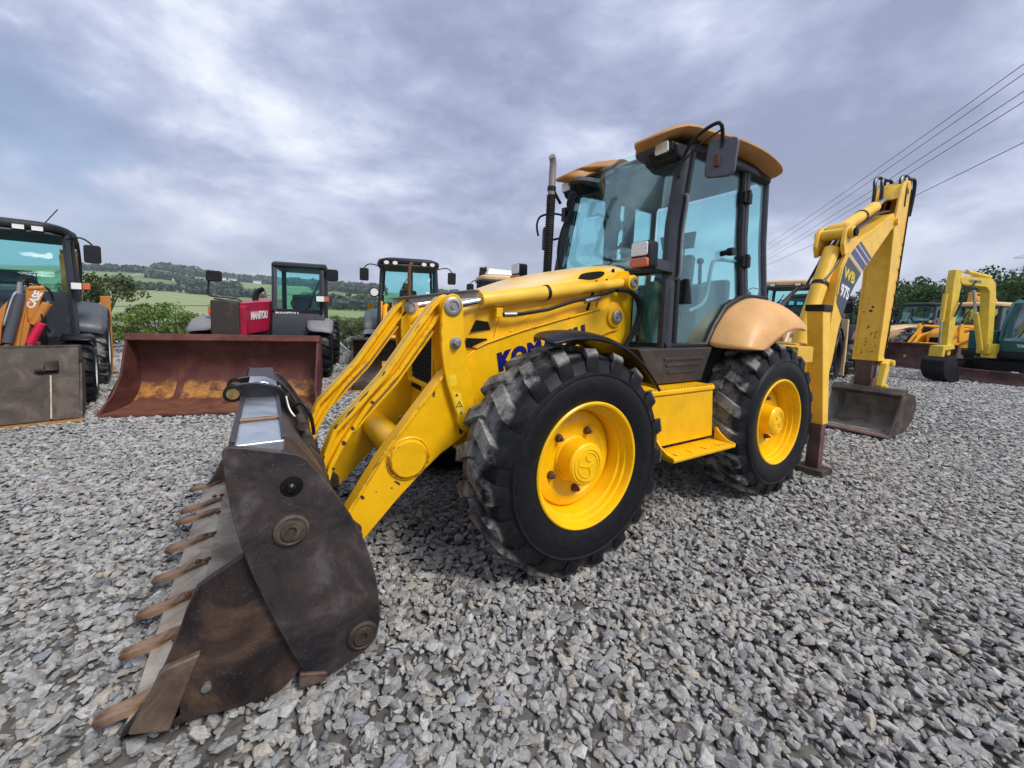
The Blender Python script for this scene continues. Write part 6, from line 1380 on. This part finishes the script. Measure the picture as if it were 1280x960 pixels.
mr_ = add(TL, 'mirror', G().prism(rounded(0.22, 0.26, 0.05), 0.0, 0.06, 'x').xf(Matrix.Translation((0.10, 1.16, 2.26))), 'black', bevel=0.02)
G().tube([(0.0, 1.0, 2.30), (0.12, 1.12, 2.32)], 0.018, 6).obj('mirror_arm', M['black'], mr_)
add(TL, 'jerrycan', G().prism([(0.30, 0.66), (0.30, 0.98), (0.20, 1.05), (0.06, 1.0), (0.02, 0.66)], 0.10, 0.45), 'red', bevel=0.03)

# ---- bright yellow backhoe loader with round roof lamps, facing the viewer
p_ = far_pt(513, 440, 10.0)
jc = yard_backhoe('backhoe_loader', 'bright yellow backhoe loader with four round roof lamps, beyond the raised loader arms', 'backhoe loader',
    dict(body='jcb', roof='black', fender='lightfender', arm='jcb', rim='whitepaint', bucket='brown', roof_lamps=[0.36, 0.57, -0.36, -0.57], round=True, rear='jcb', mirror=1.12, top=2.78, lamps=False, roof_w=0.84, hood_up=0.16, boom_up=-0.7, ffender='lightfender'))
jc.scale = (1.05, 1.05, 1.05); jc.location = (p_[0], p_[1], 0); jc.rotation_euler = (0, 0, heading(p_, off=2))
add(jc, 'exhaust_pipe', G().tube([(-0.55, -0.02, 1.6), (-0.55, -0.02, 2.55), (-0.56, 0.0, 2.68), (-0.60, 0.04, 2.74)], 0.045, 10), 'bolt')
l_ = add(jc, 'headlight', G().tube([(-1.10, -0.86, 2.0), (-0.98, -0.86, 2.0)], 0.12, 16), 'black', bevel=0.01); G().tube([(-0.98, -0.86, 2.0), (-0.965, -0.86, 2.0)], 0.095, 16).obj('lens', M['lens'], l_)
add(jc, 'fleet_number', text_geo('6', 0.16, bold=0.006).xf(frame_m((0.67, 0.10, 1.02), (0, 1, 0), (0, 0, 1))), 'white', smooth=False)

# ---- others behind, seen in gaps
p_ = far_pt(632, 440, 11.6)
pb = yard_backhoe('backhoe_loader', 'pale yellow backhoe loader with clutter on its roof, showing above the main hood', 'backhoe loader',
    dict(body='paleyellow', roof='cream', fender='black', arm='paleyellow', rim='dark', bucket='brown', rear='brown', rear_y=-0.42, top=2.70, mirror=1.0, boom_up=0.18))
pb.location = (p_[0], p_[1], 0); pb.rotation_euler = (0, 0, heading(p_, off=8))
add(pb, 'roof_box', G().hexa([(-1.2, -0.50, 2.85), (-2.4, -0.50, 2.85), (-2.4, 0.62, 2.85), (-1.2, 0.62, 2.85), (-1.3, -0.42, 3.06), (-2.3, -0.42, 3.06), (-2.3, 0.55, 3.02), (-1.3, 0.55, 3.0)]), 'whitepaint', bevel=0.03)
p_ = far_pt(962, 440, 10.6)
tb = yard_backhoe('backhoe_loader', 'cream roofed backhoe loader half hidden behind the tan rear fender', 'backhoe loader',
    dict(body='cream', roof='cream', fender='black', arm='cream', rim='dark', bucket='brown', rear='cream', top=2.66, mirror=1.02, boom_up=-1.0, roof_lamps=[0.3, -0.3]))
tb.location = (p_[0], p_[1], 0); tb.rotation_euler = (0, 0, heading(p_, off=-14))
p_ = far_pt(988, 440, 12.4)
db = yard_backhoe('backhoe_loader', 'black backhoe loader with white wheel hubs, seen between the boom and the dipper arm', 'backhoe loader',
    dict(body='blackgloss', roof='black', fender='black', arm=None, rim='whitepaint', rear='black', big_front=True, top=2.42, mirror=1.0, boom_up=-1.0))
db.location = (p_[0], p_[1], 0); db.rotation_euler = (0, 0, heading(p_, off=-20))
p_ = far_pt(1112, 440, 19.0)
cb = yard_backhoe('backhoe_loader', 'cream bonneted backhoe loader, mostly hidden beyond the digging arm', 'backhoe loader',
    dict(body='cream', hood='cream', roof='black', fender='cream', arm=None, rim='dark', rear=None, big_front=True, top=2.6, mirror=1.0))
cb.location = (p_[0], p_[1], 0); cb.rotation_euler = (0, 0, heading(p_, off=-38))
p_ = far_pt(1184, 440, 15.5)
yb = yard_backhoe('backhoe_loader', 'yellow backhoe loader with cream roof and wide brown bucket, left of the small excavator', 'backhoe loader',
    dict(body='jcb', roof='cream', fender='jcb', arm='jcb', rim='dark', bucket='blade', rear='jcb', top=2.48, mirror=1.0, boom_up=-0.9, roof_lamps=[0.5, -0.5], edge='blade', ribs=1, lamps=False))
yb.location = (p_[0], p_[1], 0); yb.rotation_euler = (0, 0, heading(p_, off=-28))

# ---- small excavator with teal cab, and an orange one beyond it
def excavator(label, arm, cabm, blade=True, text=None):
    """local x forward, y left, origin on the ground under the slewing ring"""
    R = empty('excavator'); tag(R, label, 'excavator')
    def p(nm, g, mat, parent=None, **k): return g.obj(nm, M[mat], parent if parent is not None else R, **k)
    for s in (1, -1):
        oval = arc(0.85, 0.30, 0.28, 90, -90, 8)+arc(-0.85, 0.30, 0.28, 270, 90, 8)
        t_ = p('track', G().prism(oval, s*0.62, s*0.98), 'dark', bevel=0.02)
        for k in range(14): 
            G().box(-0.86+0.13*k, -0.80+0.13*k, s*0.60, s*1.0, 0.575, 0.605).obj('track_shoe', M['dark'], t_)
        for x in (-0.85, -0.3, 0.3, 0.85): G().tube([(x, s*0.90, 0.30), (x, s*1.0, 0.30)], 0.17, 14).obj('track_roller', M['black'], t_)
    p('undercarriage', G().box(-0.7, 0.7, -0.6, 0.6, 0.35, 0.65).tube([(0, 0, 0.6), (0, 0, 0.75)], 0.45, 20), 'black', bevel=0.02)
    p('deck', G().prism([(0.85, -0.85), (0.95, 0.0), (0.85, 0.9), (-0.3, 0.98), (-1.0, 0.8), (-1.2, 0.0), (-1.0, -0.8), (-0.2, -0.95)], 0.74, 0.92, 'z'), 'black', bevel=0.03)
    p('engine_cover', G().prism(arc(-0.45, 0.0, 0.85, 110, 250, 10)+[(-0.4, -0.9), (0.55, -0.88), (0.55, -0.2), (-0.2, 0.05), (-0.2, 0.85)], 0.92, 1.55, 'z'), cabm if cabm != 'black' else arm, bevel=0.05, seg=3)
    cb_ = empty('cab', parent=R)
    # cab: curved front profile
    pf = [(0.80, 0.92), (0.90, 1.25), (0.82, 1.75), (0.55, 2.35), (0.30, 2.46), (-0.40, 2.46), (-0.48, 0.92)]
    for y in (0.06, 0.94):
        st_ = pf
        p('cab_frame', G().strip(st_+[pf[0]], 0.085, y-0.03, y+0.03), cabm, cb_, bevel=0.012)
        p('side_glass', G().prism([(0.72, 1.15), (0.80, 1.28), (0.74, 1.72), (0.50, 2.28), (0.28, 2.38), (-0.36, 2.38), (-0.40, 1.15)], y-0.004, y+0.004), 'glass_dark', cb_)
        p('door_panel', G().prism([(0.80, 0.93), (0.86, 1.2), (-0.44, 1.2), (-0.46, 0.93)], y-0.02, y+0.02), cabm, cb_, bevel=0.01)
    wsr = [[(x, y, z) for y in (0.12, 0.5, 0.88)] for x, z in pf[1:5]]
    p('windscreen', G().loft(wsr, closed=False), 'glass_dark', cb_, solid=0.006)
    p('cab_roof', G().prism([(0.56, 2.36), (0.32, 2.475), (-0.42, 2.475), (-0.42, 2.40), (0.28, 2.40), (0.52, 2.32)], 0.03, 0.97), cabm, cb_, bevel=0.02)
    p('cab_front', G().prism([(0.06, 0.93), (0.94, 0.93), (0.94, 1.25), (0.06, 1.25)], 0.80, 0.885, 'x'), cabm, cb_, bevel=0.02)
    for y in (0.06, 0.94): p('front_post', G().tube([(x, y, z) for x, z in pf[1:5]], 0.04, 6), cabm, cb_)
    p('seat', G().box(-0.30, 0.15, 0.28, 0.72, 1.10, 1.30).box(-0.38, -0.25, 0.28, 0.72, 1.25, 1.85), 'seat', cb_, bevel=0.05)
    p('wiper', G().tube([(0.92, 0.42, 1.35), (0.86, 0.66, 1.85)], 0.014, 6), 'black', cb_)
    if text: text_geo(text, 0.12, bold=0.004).xf(frame_m((0.888, 0.40, 1.08), (0, 1, 0), (0, 0, 1))).obj('lettering', M['white'], cb_, smooth=False)
    # boom rising, bending forward, arm hanging down to the bucket
    BYc = -0.08
    p('swing_post', G().tube([(1.05, BYc, 0.72), (1.05, BYc, 1.15)], 0.16, 16).prism([(0.9, 0.85), (1.35, 0.85), (1.35, 1.15), (0.9, 1.15)], BYc-0.14, BYc+0.14), arm, bevel=0.015)
    bm2 = p('boom', G().prism([(1.20, 0.95), (1.14, 1.25), (1.24, 2.60), (1.32, 2.95), (1.46, 3.05), (2.60, 3.08), (2.70, 3.02), (2.70, 2.90), (2.60, 2.84), (1.66, 2.80), (1.52, 2.68), (1.40, 1.60), (1.36, 1.0)], BYc-0.105, BYc+0.105), arm, bevel=0.012)
    if text: text_geo(text, 0.12, bold=0.004).xf(frame_m((2.40, BYc+0.107, 2.90), (-1, 0, 0), (0, 0, 1))).obj('lettering', M['stripe'], bm2, smooth=False)
    c1 = p('boom_cylinder', G().tube([(1.42, BYc, 0.95), (1.80, BYc, 2.05)], 0.065, 14), arm); G().tube([(1.80, BYc, 2.05), (1.98, BYc, 2.70)], 0.035, 10).obj('rod', M['chrome'], c1)
    c1 = p('arm_cylinder', G().tube([(1.40, BYc, 3.10), (2.35, BYc, 3.22)], 0.06, 14), arm); G().tube([(2.35, BYc, 3.22), (2.85, BYc, 3.20)], 0.03, 10).obj('rod', M['chrome'], c1)
    p('dipper_arm', G().prism([(2.66, 2.60), (2.62, 3.05), (2.74, 3.26), (2.90, 3.24), (2.95, 2.9), (2.93, 1.0), (2.86, 0.78), (2.76, 0.80), (2.74, 1.0)], BYc-0.09, BYc+0.09), arm, bevel=0.012)
    c1 = p('bucket_cylinder', G().tube([(3.06, BYc, 2.55), (3.10, BYc, 1.75)], 0.055, 14), arm); G().tube([(3.10, BYc, 1.75), (3.08, BYc, 1.10)], 0.03, 10).obj('rod', M['chrome'], c1)
    p('bucket_link', G().prism([(2.72, 0.98), (2.76, 1.1), (3.18, 1.06), (3.20, 0.75), (3.10, 0.74), (3.08, 0.94)], BYc-0.16, BYc+0.16), arm, bevel=0.01)
    p('arm_hose', G().tube(crom([(2.2, BYc+0.16, 2.95), (2.55, BYc+0.19, 2.6), (2.75, BYc+0.16, 2.2), (2.86, BYc+0.14, 1.9)], 4), 0.022, 6), 'blackgloss')
    bk_ = empty('digging_bucket', parent=R)
    bp_ = crom([(2.62, 0.08), (2.80, 0.03), (3.06, 0.08), (3.24, 0.30), (3.28, 0.58), (3.16, 0.76)], 3)
    p('shell', G().strip(bp_, 0.02, BYc-0.27, BYc+0.27), 'blackgloss', bk_)
    for y in (BYc-0.27, BYc+0.25): p('bucket_side', G().prism([(2.60, 0.07)]+bp_[1:]+[(2.80, 0.78), (2.72, 0.45)], y, y+0.02), 'blackgloss', bk_, bevel=0.005)
    if blade:
        p('blade_plate', G().strip(crom([(1.62, 0.03), (1.55, 0.12), (1.54, 0.24), (1.60, 0.37)], 3), 0.025, -1.12, 1.12), 'blade', None)
        p('blade_arm', G().box(0.5, 1.56, -0.55, -0.40, 0.18, 0.32).box(0.5, 1.56, 0.40, 0.55, 0.18, 0.32), 'blade', bevel=0.01)
    return R
qa, qb = np.array(ground_pt(1166, 470)), np.array(ground_pt(1290, 489))
d_ = (qb-qa)/np.linalg.norm(qb-qa); fx = np.array([d_[1], -d_[0]])
if np.dot(fx, CAM_POS[:2]-qa[:2]) < 0: fx = -fx
exv = excavator('teal cabbed small excavator with yellow digging arm and black bucket', 'paleyellow', 'tealpaint', True, 'YANMAR')
mid = (qa+qb)/2
p_ = far_pt(1272, 440, 12.2)
exv.location = (p_[0], p_[1], 0); exv.rotation_euler = (0, 0, heading(p_, off=-26))
e2 = excavator('orange excavator with raised arm, just showing behind the teal cab', 'jcb', 'black', False)
p_ = far_pt(1262, 440, 19.0); e2.location = (p_[0], p_[1], 0); e2.rotation_euler = (0, 0, heading(p_, off=-25))
for t_ in TEMPLATES: lift_template(t_)
# ================================================================ trees, shrubs, rubble, far houses, wires
def ahead(px_, d, z=0.0):
    q = far_pt(px_, 440, d); return (q[0], q[1], z)
BIG = [make_tree('broadleaf_tree', 4.2, 4.6, 0.16, 46, 150, 0.17, M['leaf'], 11), make_tree('broadleaf_tree', 4.6, 4.4, 0.17, 46, 150, 0.17, M['leaf'], 12)]
TR = [(1128, 27, 1.20, 'wide dark green tree leftmost of the trees beyond the digging arm'), (1165, 30, 1.22, 'tall dark green tree directly behind the cream roofed yellow loader'), (1215, 27, 1.12, 'dense green tree behind the raised yellow boom of the small excavator'),
      (1262, 24, 1.20, 'dark tree rising behind the teal excavator cab'), (1310, 25, 1.35, 'dark tree at the frame edge under the lattice pylon'), (1085, 33, 1.05, 'green tree showing behind the digging arm of the large loader')]
for i, (x, d, s, lab) in enumerate(TR):
    o = BIG[i] if i < 2 else copy_tree(BIG[i % 2])
    put(o, ahead(x, d, -0.1), lab, 'tree', 'trees beyond the yard', rz=i*1.3, s=s)
o = make_tree('olive_tree', 3.2, 2.6, 0.10, 34, 150, 0.12, M['leaf_olive'], 21, low=0.12)
put(o, ahead(138, 14.5, -0.2), 'olive green bushy tree behind the grey and orange loader', 'tree', s=0.92)
# shrubs along the edge of the yard
SH = [make_tree('shrub', 1.5, 1.7, 0.03, 20, 85, 0.085, M['leaf_lime'], 31, low=0.08), make_tree('shrub', 1.6, 1.9, 0.03, 20, 90, 0.08, M['leaf_olive'], 32, low=0.08)]
SP = [(172, 13.6, 1.0, 0, 'lime green shrub directly above the left end of the rusty red bucket'), (196, 13.2, 1.12, 0, 'second lime green shrub beside the olive tree'), (222, 13.4, 1.05, 0, 'lime green shrub near the raised mirror of the telehandler'), (205, 15.5, 1.25, 0, 'taller lime green shrub with upright sprays behind its neighbours'),
      (246, 14.5, 0.9, 1, 'olive shrub behind the telehandler wheel'), (432, 15.0, 0.85, 1, 'olive shrub right of the telehandler beside the stone heap'), (446, 14.0, 0.8, 1, 'low olive shrub just left of the bright yellow loader'), (424, 19.0, 1.0, 1, 'far olive shrub beyond the telehandler rear wheel'), (455, 19.0, 1.0, 1, 'far olive shrub behind the bright yellow loader fender'),
      (1098, 22.0, 0.8, 1, 'olive shrub seen under the digging arm')]
used = {}
for i, (x, d, s, k, lab) in enumerate(SP):
    o = SH[k] if k not in used else copy_tree(SH[k]); used[k] = 1
    put(o, ahead(x, d, -0.08), lab, 'shrub', 'shrubs along the edge of the yard', rz=i*2.1, s=s)
# weeds between the stones
g = G(); rg = np.random.RandomState(5)
for k in range(70):
    d = rg.uniform(10, 17); l = rg.uniform(-0.47, -0.36)*d if k % 2 else rg.uniform(0.70, 1.2)*d
    p = yard(d, l)
    for _ in range(7):
        a = rg.rand()*2*PI; h = rg.uniform(0.05, 0.18)
        x, y = p[0]+rg.normal()*0.06, p[1]+rg.normal()*0.06
        g.add([(x-0.01, y, 0), (x+0.01, y, 0), (x+h*0.5*math.cos(a), y+h*0.5*math.sin(a), h)], [(0, 1, 2)])
o = g.obj('weeds', M['leaf'], smooth=False); tag(o, kind='stuff')
# heap of rubble stones right of the telehandler
hp = [bpy.data.meshes.new_from_object(bpy.data.objects.new('rubble_stone', stone_mesh(300+i))) for i in range(3)]
for me in hp: me.materials.append(M['stone'])
RL = []
for i in range(14):
    o = bpy.data.objects.new('rubble_stone', hp[i % 3]); COL.objects.link(o)
    d = 12.2+rg.uniform(0, 1.6); px_ = 424+rg.uniform(0, 26)
    q = ahead(px_, d, 0.05+0.12*(i % 3)*rg.rand()); s = rg.uniform(0.25, 0.50)
    o.location = q; o.scale = (s, s*1.2, s*1.5); o.rotation_euler = (rg.rand()*3, rg.rand()*3, rg.rand()*6)
    tag(o, 'grey rough stone in the small heap right of the telehandler', 'stone', 'stones in the heap by the telehandler')
o = G().prism([(-0.5, 0.0), (0.45, 0.0), (0.40, 0.12), (-0.42, 0.34)], -0.03, 0.03).obj('white_board', M['whitepaint'], bevel=0.01)
o.location = ahead(426, 13.0, 0.28); o.rotation_euler = (0.3, 0.5, heading(o.location)+1.3)
tag(o, 'white board leaning on the stone heap behind the telehandler wheel', 'board')

# woods on the far hills: clumps of crowns, one mass
g = G(); rg = np.random.RandomState(9)
def crown_blob(d, q, s):
    p = yard(d, q*d); z = hill_z(d, q)
    n0 = len(g.v)
    for k in range(16):
        a = rg.normal(size=3); a /= np.linalg.norm(a)
        c = np.array([p[0], p[1], z+s*0.55])+a*np.array([s*0.55, s*0.55, s*0.5])*rg.rand()**0.4
        u = rg.normal(size=3); u /= np.linalg.norm(u); v = np.cross(u, a); v /= np.linalg.norm(v)+1e-9
        w_ = s*0.42
        g.add([tuple(c-u*w_*0.6), tuple(c+v*w_*0.6), tuple(c+u*w_*0.6), tuple(c-v*w_*0.6)], [(0, 1, 2, 3)])
def wood(pxa, pxb, d, n, s0, s1, dd=40):
    for _ in range(n):
        dep = d+rg.uniform(-dd, dd); q = (rg.uniform(pxa, pxb)-640)/500
        crown_blob(dep, q, rg.uniform(s0, s1))
wood(195, 262, 900, 260, 12, 20, 55); wood(250, 330, 930, 240, 12, 20, 25); wood(320, 480, 925, 420, 12, 20, 35); wood(130, 200, 940, 40, 9, 14, 8)
wood(185, 240, 560, 60, 7, 11, 12); wood(225, 300, 500, 60, 7, 11, 10); wood(150, 330, 380, 110, 5, 8, 6); wood(390, 480, 640, 160, 8, 13, 60); wood(100, 180, 640, 60, 8, 12, 8)
wood(380, 470, 330, 160, 6, 10, 50); wood(540, 620, 800, 200, 10, 16, 80); wood(1060, 1300, 420, 300, 7, 12, 60); wood(940, 1080, 600, 160, 9, 14, 60)
o = g.obj('far_wood', M['leaf_far'], smooth=False); tag(o, kind='stuff')
# white houses scattered on the hillside
HL = [(230, 560, 'long white farmhouse low on the hillside above the telehandler mirror'), (238, 545, 'second white farm building beside the long farmhouse'), (278, 860, 'white house among trees high on the ridge'), (292, 870, 'pale house right of the ridge-top house'), (322, 850, 'small pale house above the telehandler boom'), (436, 780, 'white house on the slope right of the telehandler cab'), (428, 840, 'small white house highest right of the telehandler cab'), (205, 600, 'tiny pale house above the lime shrubs')]
hs = G().box(-6, 6, -4, 4, 0, 5); roof_g = G().prism([(-4.6, 4.9), (4.6, 4.9), (0, 8.2)], -6.4, 6.4, 'x')
hm, rm = hs.mesh('wall', M['whitepaint'], False), roof_g.mesh('roof', simple('slate_roof', (0.10, 0.09, 0.095), 0.8), False)
wm = G().box(-0.6, 0.6, -0.05, 0.05, -0.7, 0.7).mesh('window', M['glass_dark'], False)
for i, (x, d, lab) in enumerate(HL):
    r = empty('house'); q = (x-640)/500; p = yard(d, q*d); r.location = (p[0], p[1], hill_z(d, q)-0.5); k = 1.5 if i == 0 else 1.0
    r.rotation_euler = (0, 0, heading(p)+PI/2+0.3*(i % 3-1)); r.scale = (k*1.2, 1, 1)
    tag(r, lab, 'house', 'houses on the far hillside')
    for nm, me in (('wall', hm), ('roof', rm)):
        o = bpy.data.objects.new(nm, me); COL.objects.link(o); o.parent = r
    for wx in (-3.5, 0, 3.5):
        o = bpy.data.objects.new('window', wm); COL.objects.link(o); o.parent = r; o.location = (wx, -4.02, 2.6)
# overhead wires running away to the right, and a lattice pylon
vd = far_pt(880, 372, 1.0)-CAM_POS; vd /= np.linalg.norm(vd)
for i, (ye, lab) in enumerate(((80, 'topmost overhead wire crossing the sky'), (92, 'second overhead wire from the top'), (114, 'third overhead wire, middle of the five'), (127, 'fourth overhead wire from the top'), (178, 'lowest overhead wire, apart from the other four'))):
    a = far_pt(1280, ye, 16.0 if i < 4 else 19.0)
    dep = 1.0
    # nearer end beyond the frame, far end dropping with the sag of the span
    e = [(962, 304), (962, 310.5), (962, 318), (962, 322.5), (962, 330)][i]
    b_ = far_pt(e[0], e[1], 60.0)
    dv_ = b_-a; pts = []
    for k in range(17):
        u = -0.35+1.75*k/16; p = a+dv_*u
        pts.append((p[0], p[1], p[2]+0.5*(u*(u-1))*1.2))
    o = G().tube(pts, 0.016 if i < 4 else 0.018, 5).obj('power_cable', M['cable'])
    tag(o, lab, 'power cable', 'overhead wires')
py_ = empty('pylon'); pp = ahead(1271, 150, -3.0); py_.location = pp; py_.rotation_euler = (0, 0, heading(pp)+0.5)
tag(py_, 'grey lattice pylon rising above the trees', 'pylon')
H = 33.0
def leg(s, t, z): k = 2.4*(1-z/H*0.85); return (s*k, t*k, z)
for s in (1, -1):
    for t in (1, -1): G().tube([leg(s, t, 0), leg(s, t, H)], 0.16, 4).obj('leg', M['pylon'], py_)
g = G()
for k in range(11):
    z0, z1 = H*k/11, H*(k+1)/11
    for s in (1, -1):
        g.tube([leg(s, 1, z0), leg(s, -1, z1)], 0.09, 4).tube([leg(s, -1, z0), leg(s, 1, z1)], 0.09, 4).tube([leg(1, s, z0), leg(-1, s, z1)], 0.09, 4).tube([leg(-1, s, z0), leg(1, s, z1)], 0.09, 4)
o = g.obj('lattice_bracing', M['pylon'], py_); o['kind'] = 'stuff'
for z, w_ in ((22.0, 6.0), (27.0, 5.0), (31.5, 4.0)):
    G().tube([(0, -w_, z), (0, w_, z)], 0.16, 4).tube([(0, -w_, z), (0, 0, z+1.6)], 0.1, 4).tube([(0, w_, z), (0, 0, z+1.6)], 0.1, 4).obj('cross_arm', M['pylon'], py_)
# ---------------------------------------------------------------- thin summer haze over the valley
hz_ = G().box(-3800, 3800, -3800, 3800, -7.0, 175.0).obj('haze', None, smooth=False); tag(hz_, kind='stuff')
m = bpy.data.materials.new('haze'); m.use_nodes = True; t = NT(m.node_tree)
for nd in list(t.n): t.n.remove(nd)
pv = t.new('ShaderNodeVolumePrincipled', ins={'Color': (0.86, 0.91, 1.0, 1), 'Density': 0.00030, 'Anisotropy': 0.2})
t.l.new(pv.outputs[0], t.new('ShaderNodeOutputMaterial').inputs['Volume'])
hz_.data.materials.append(m)
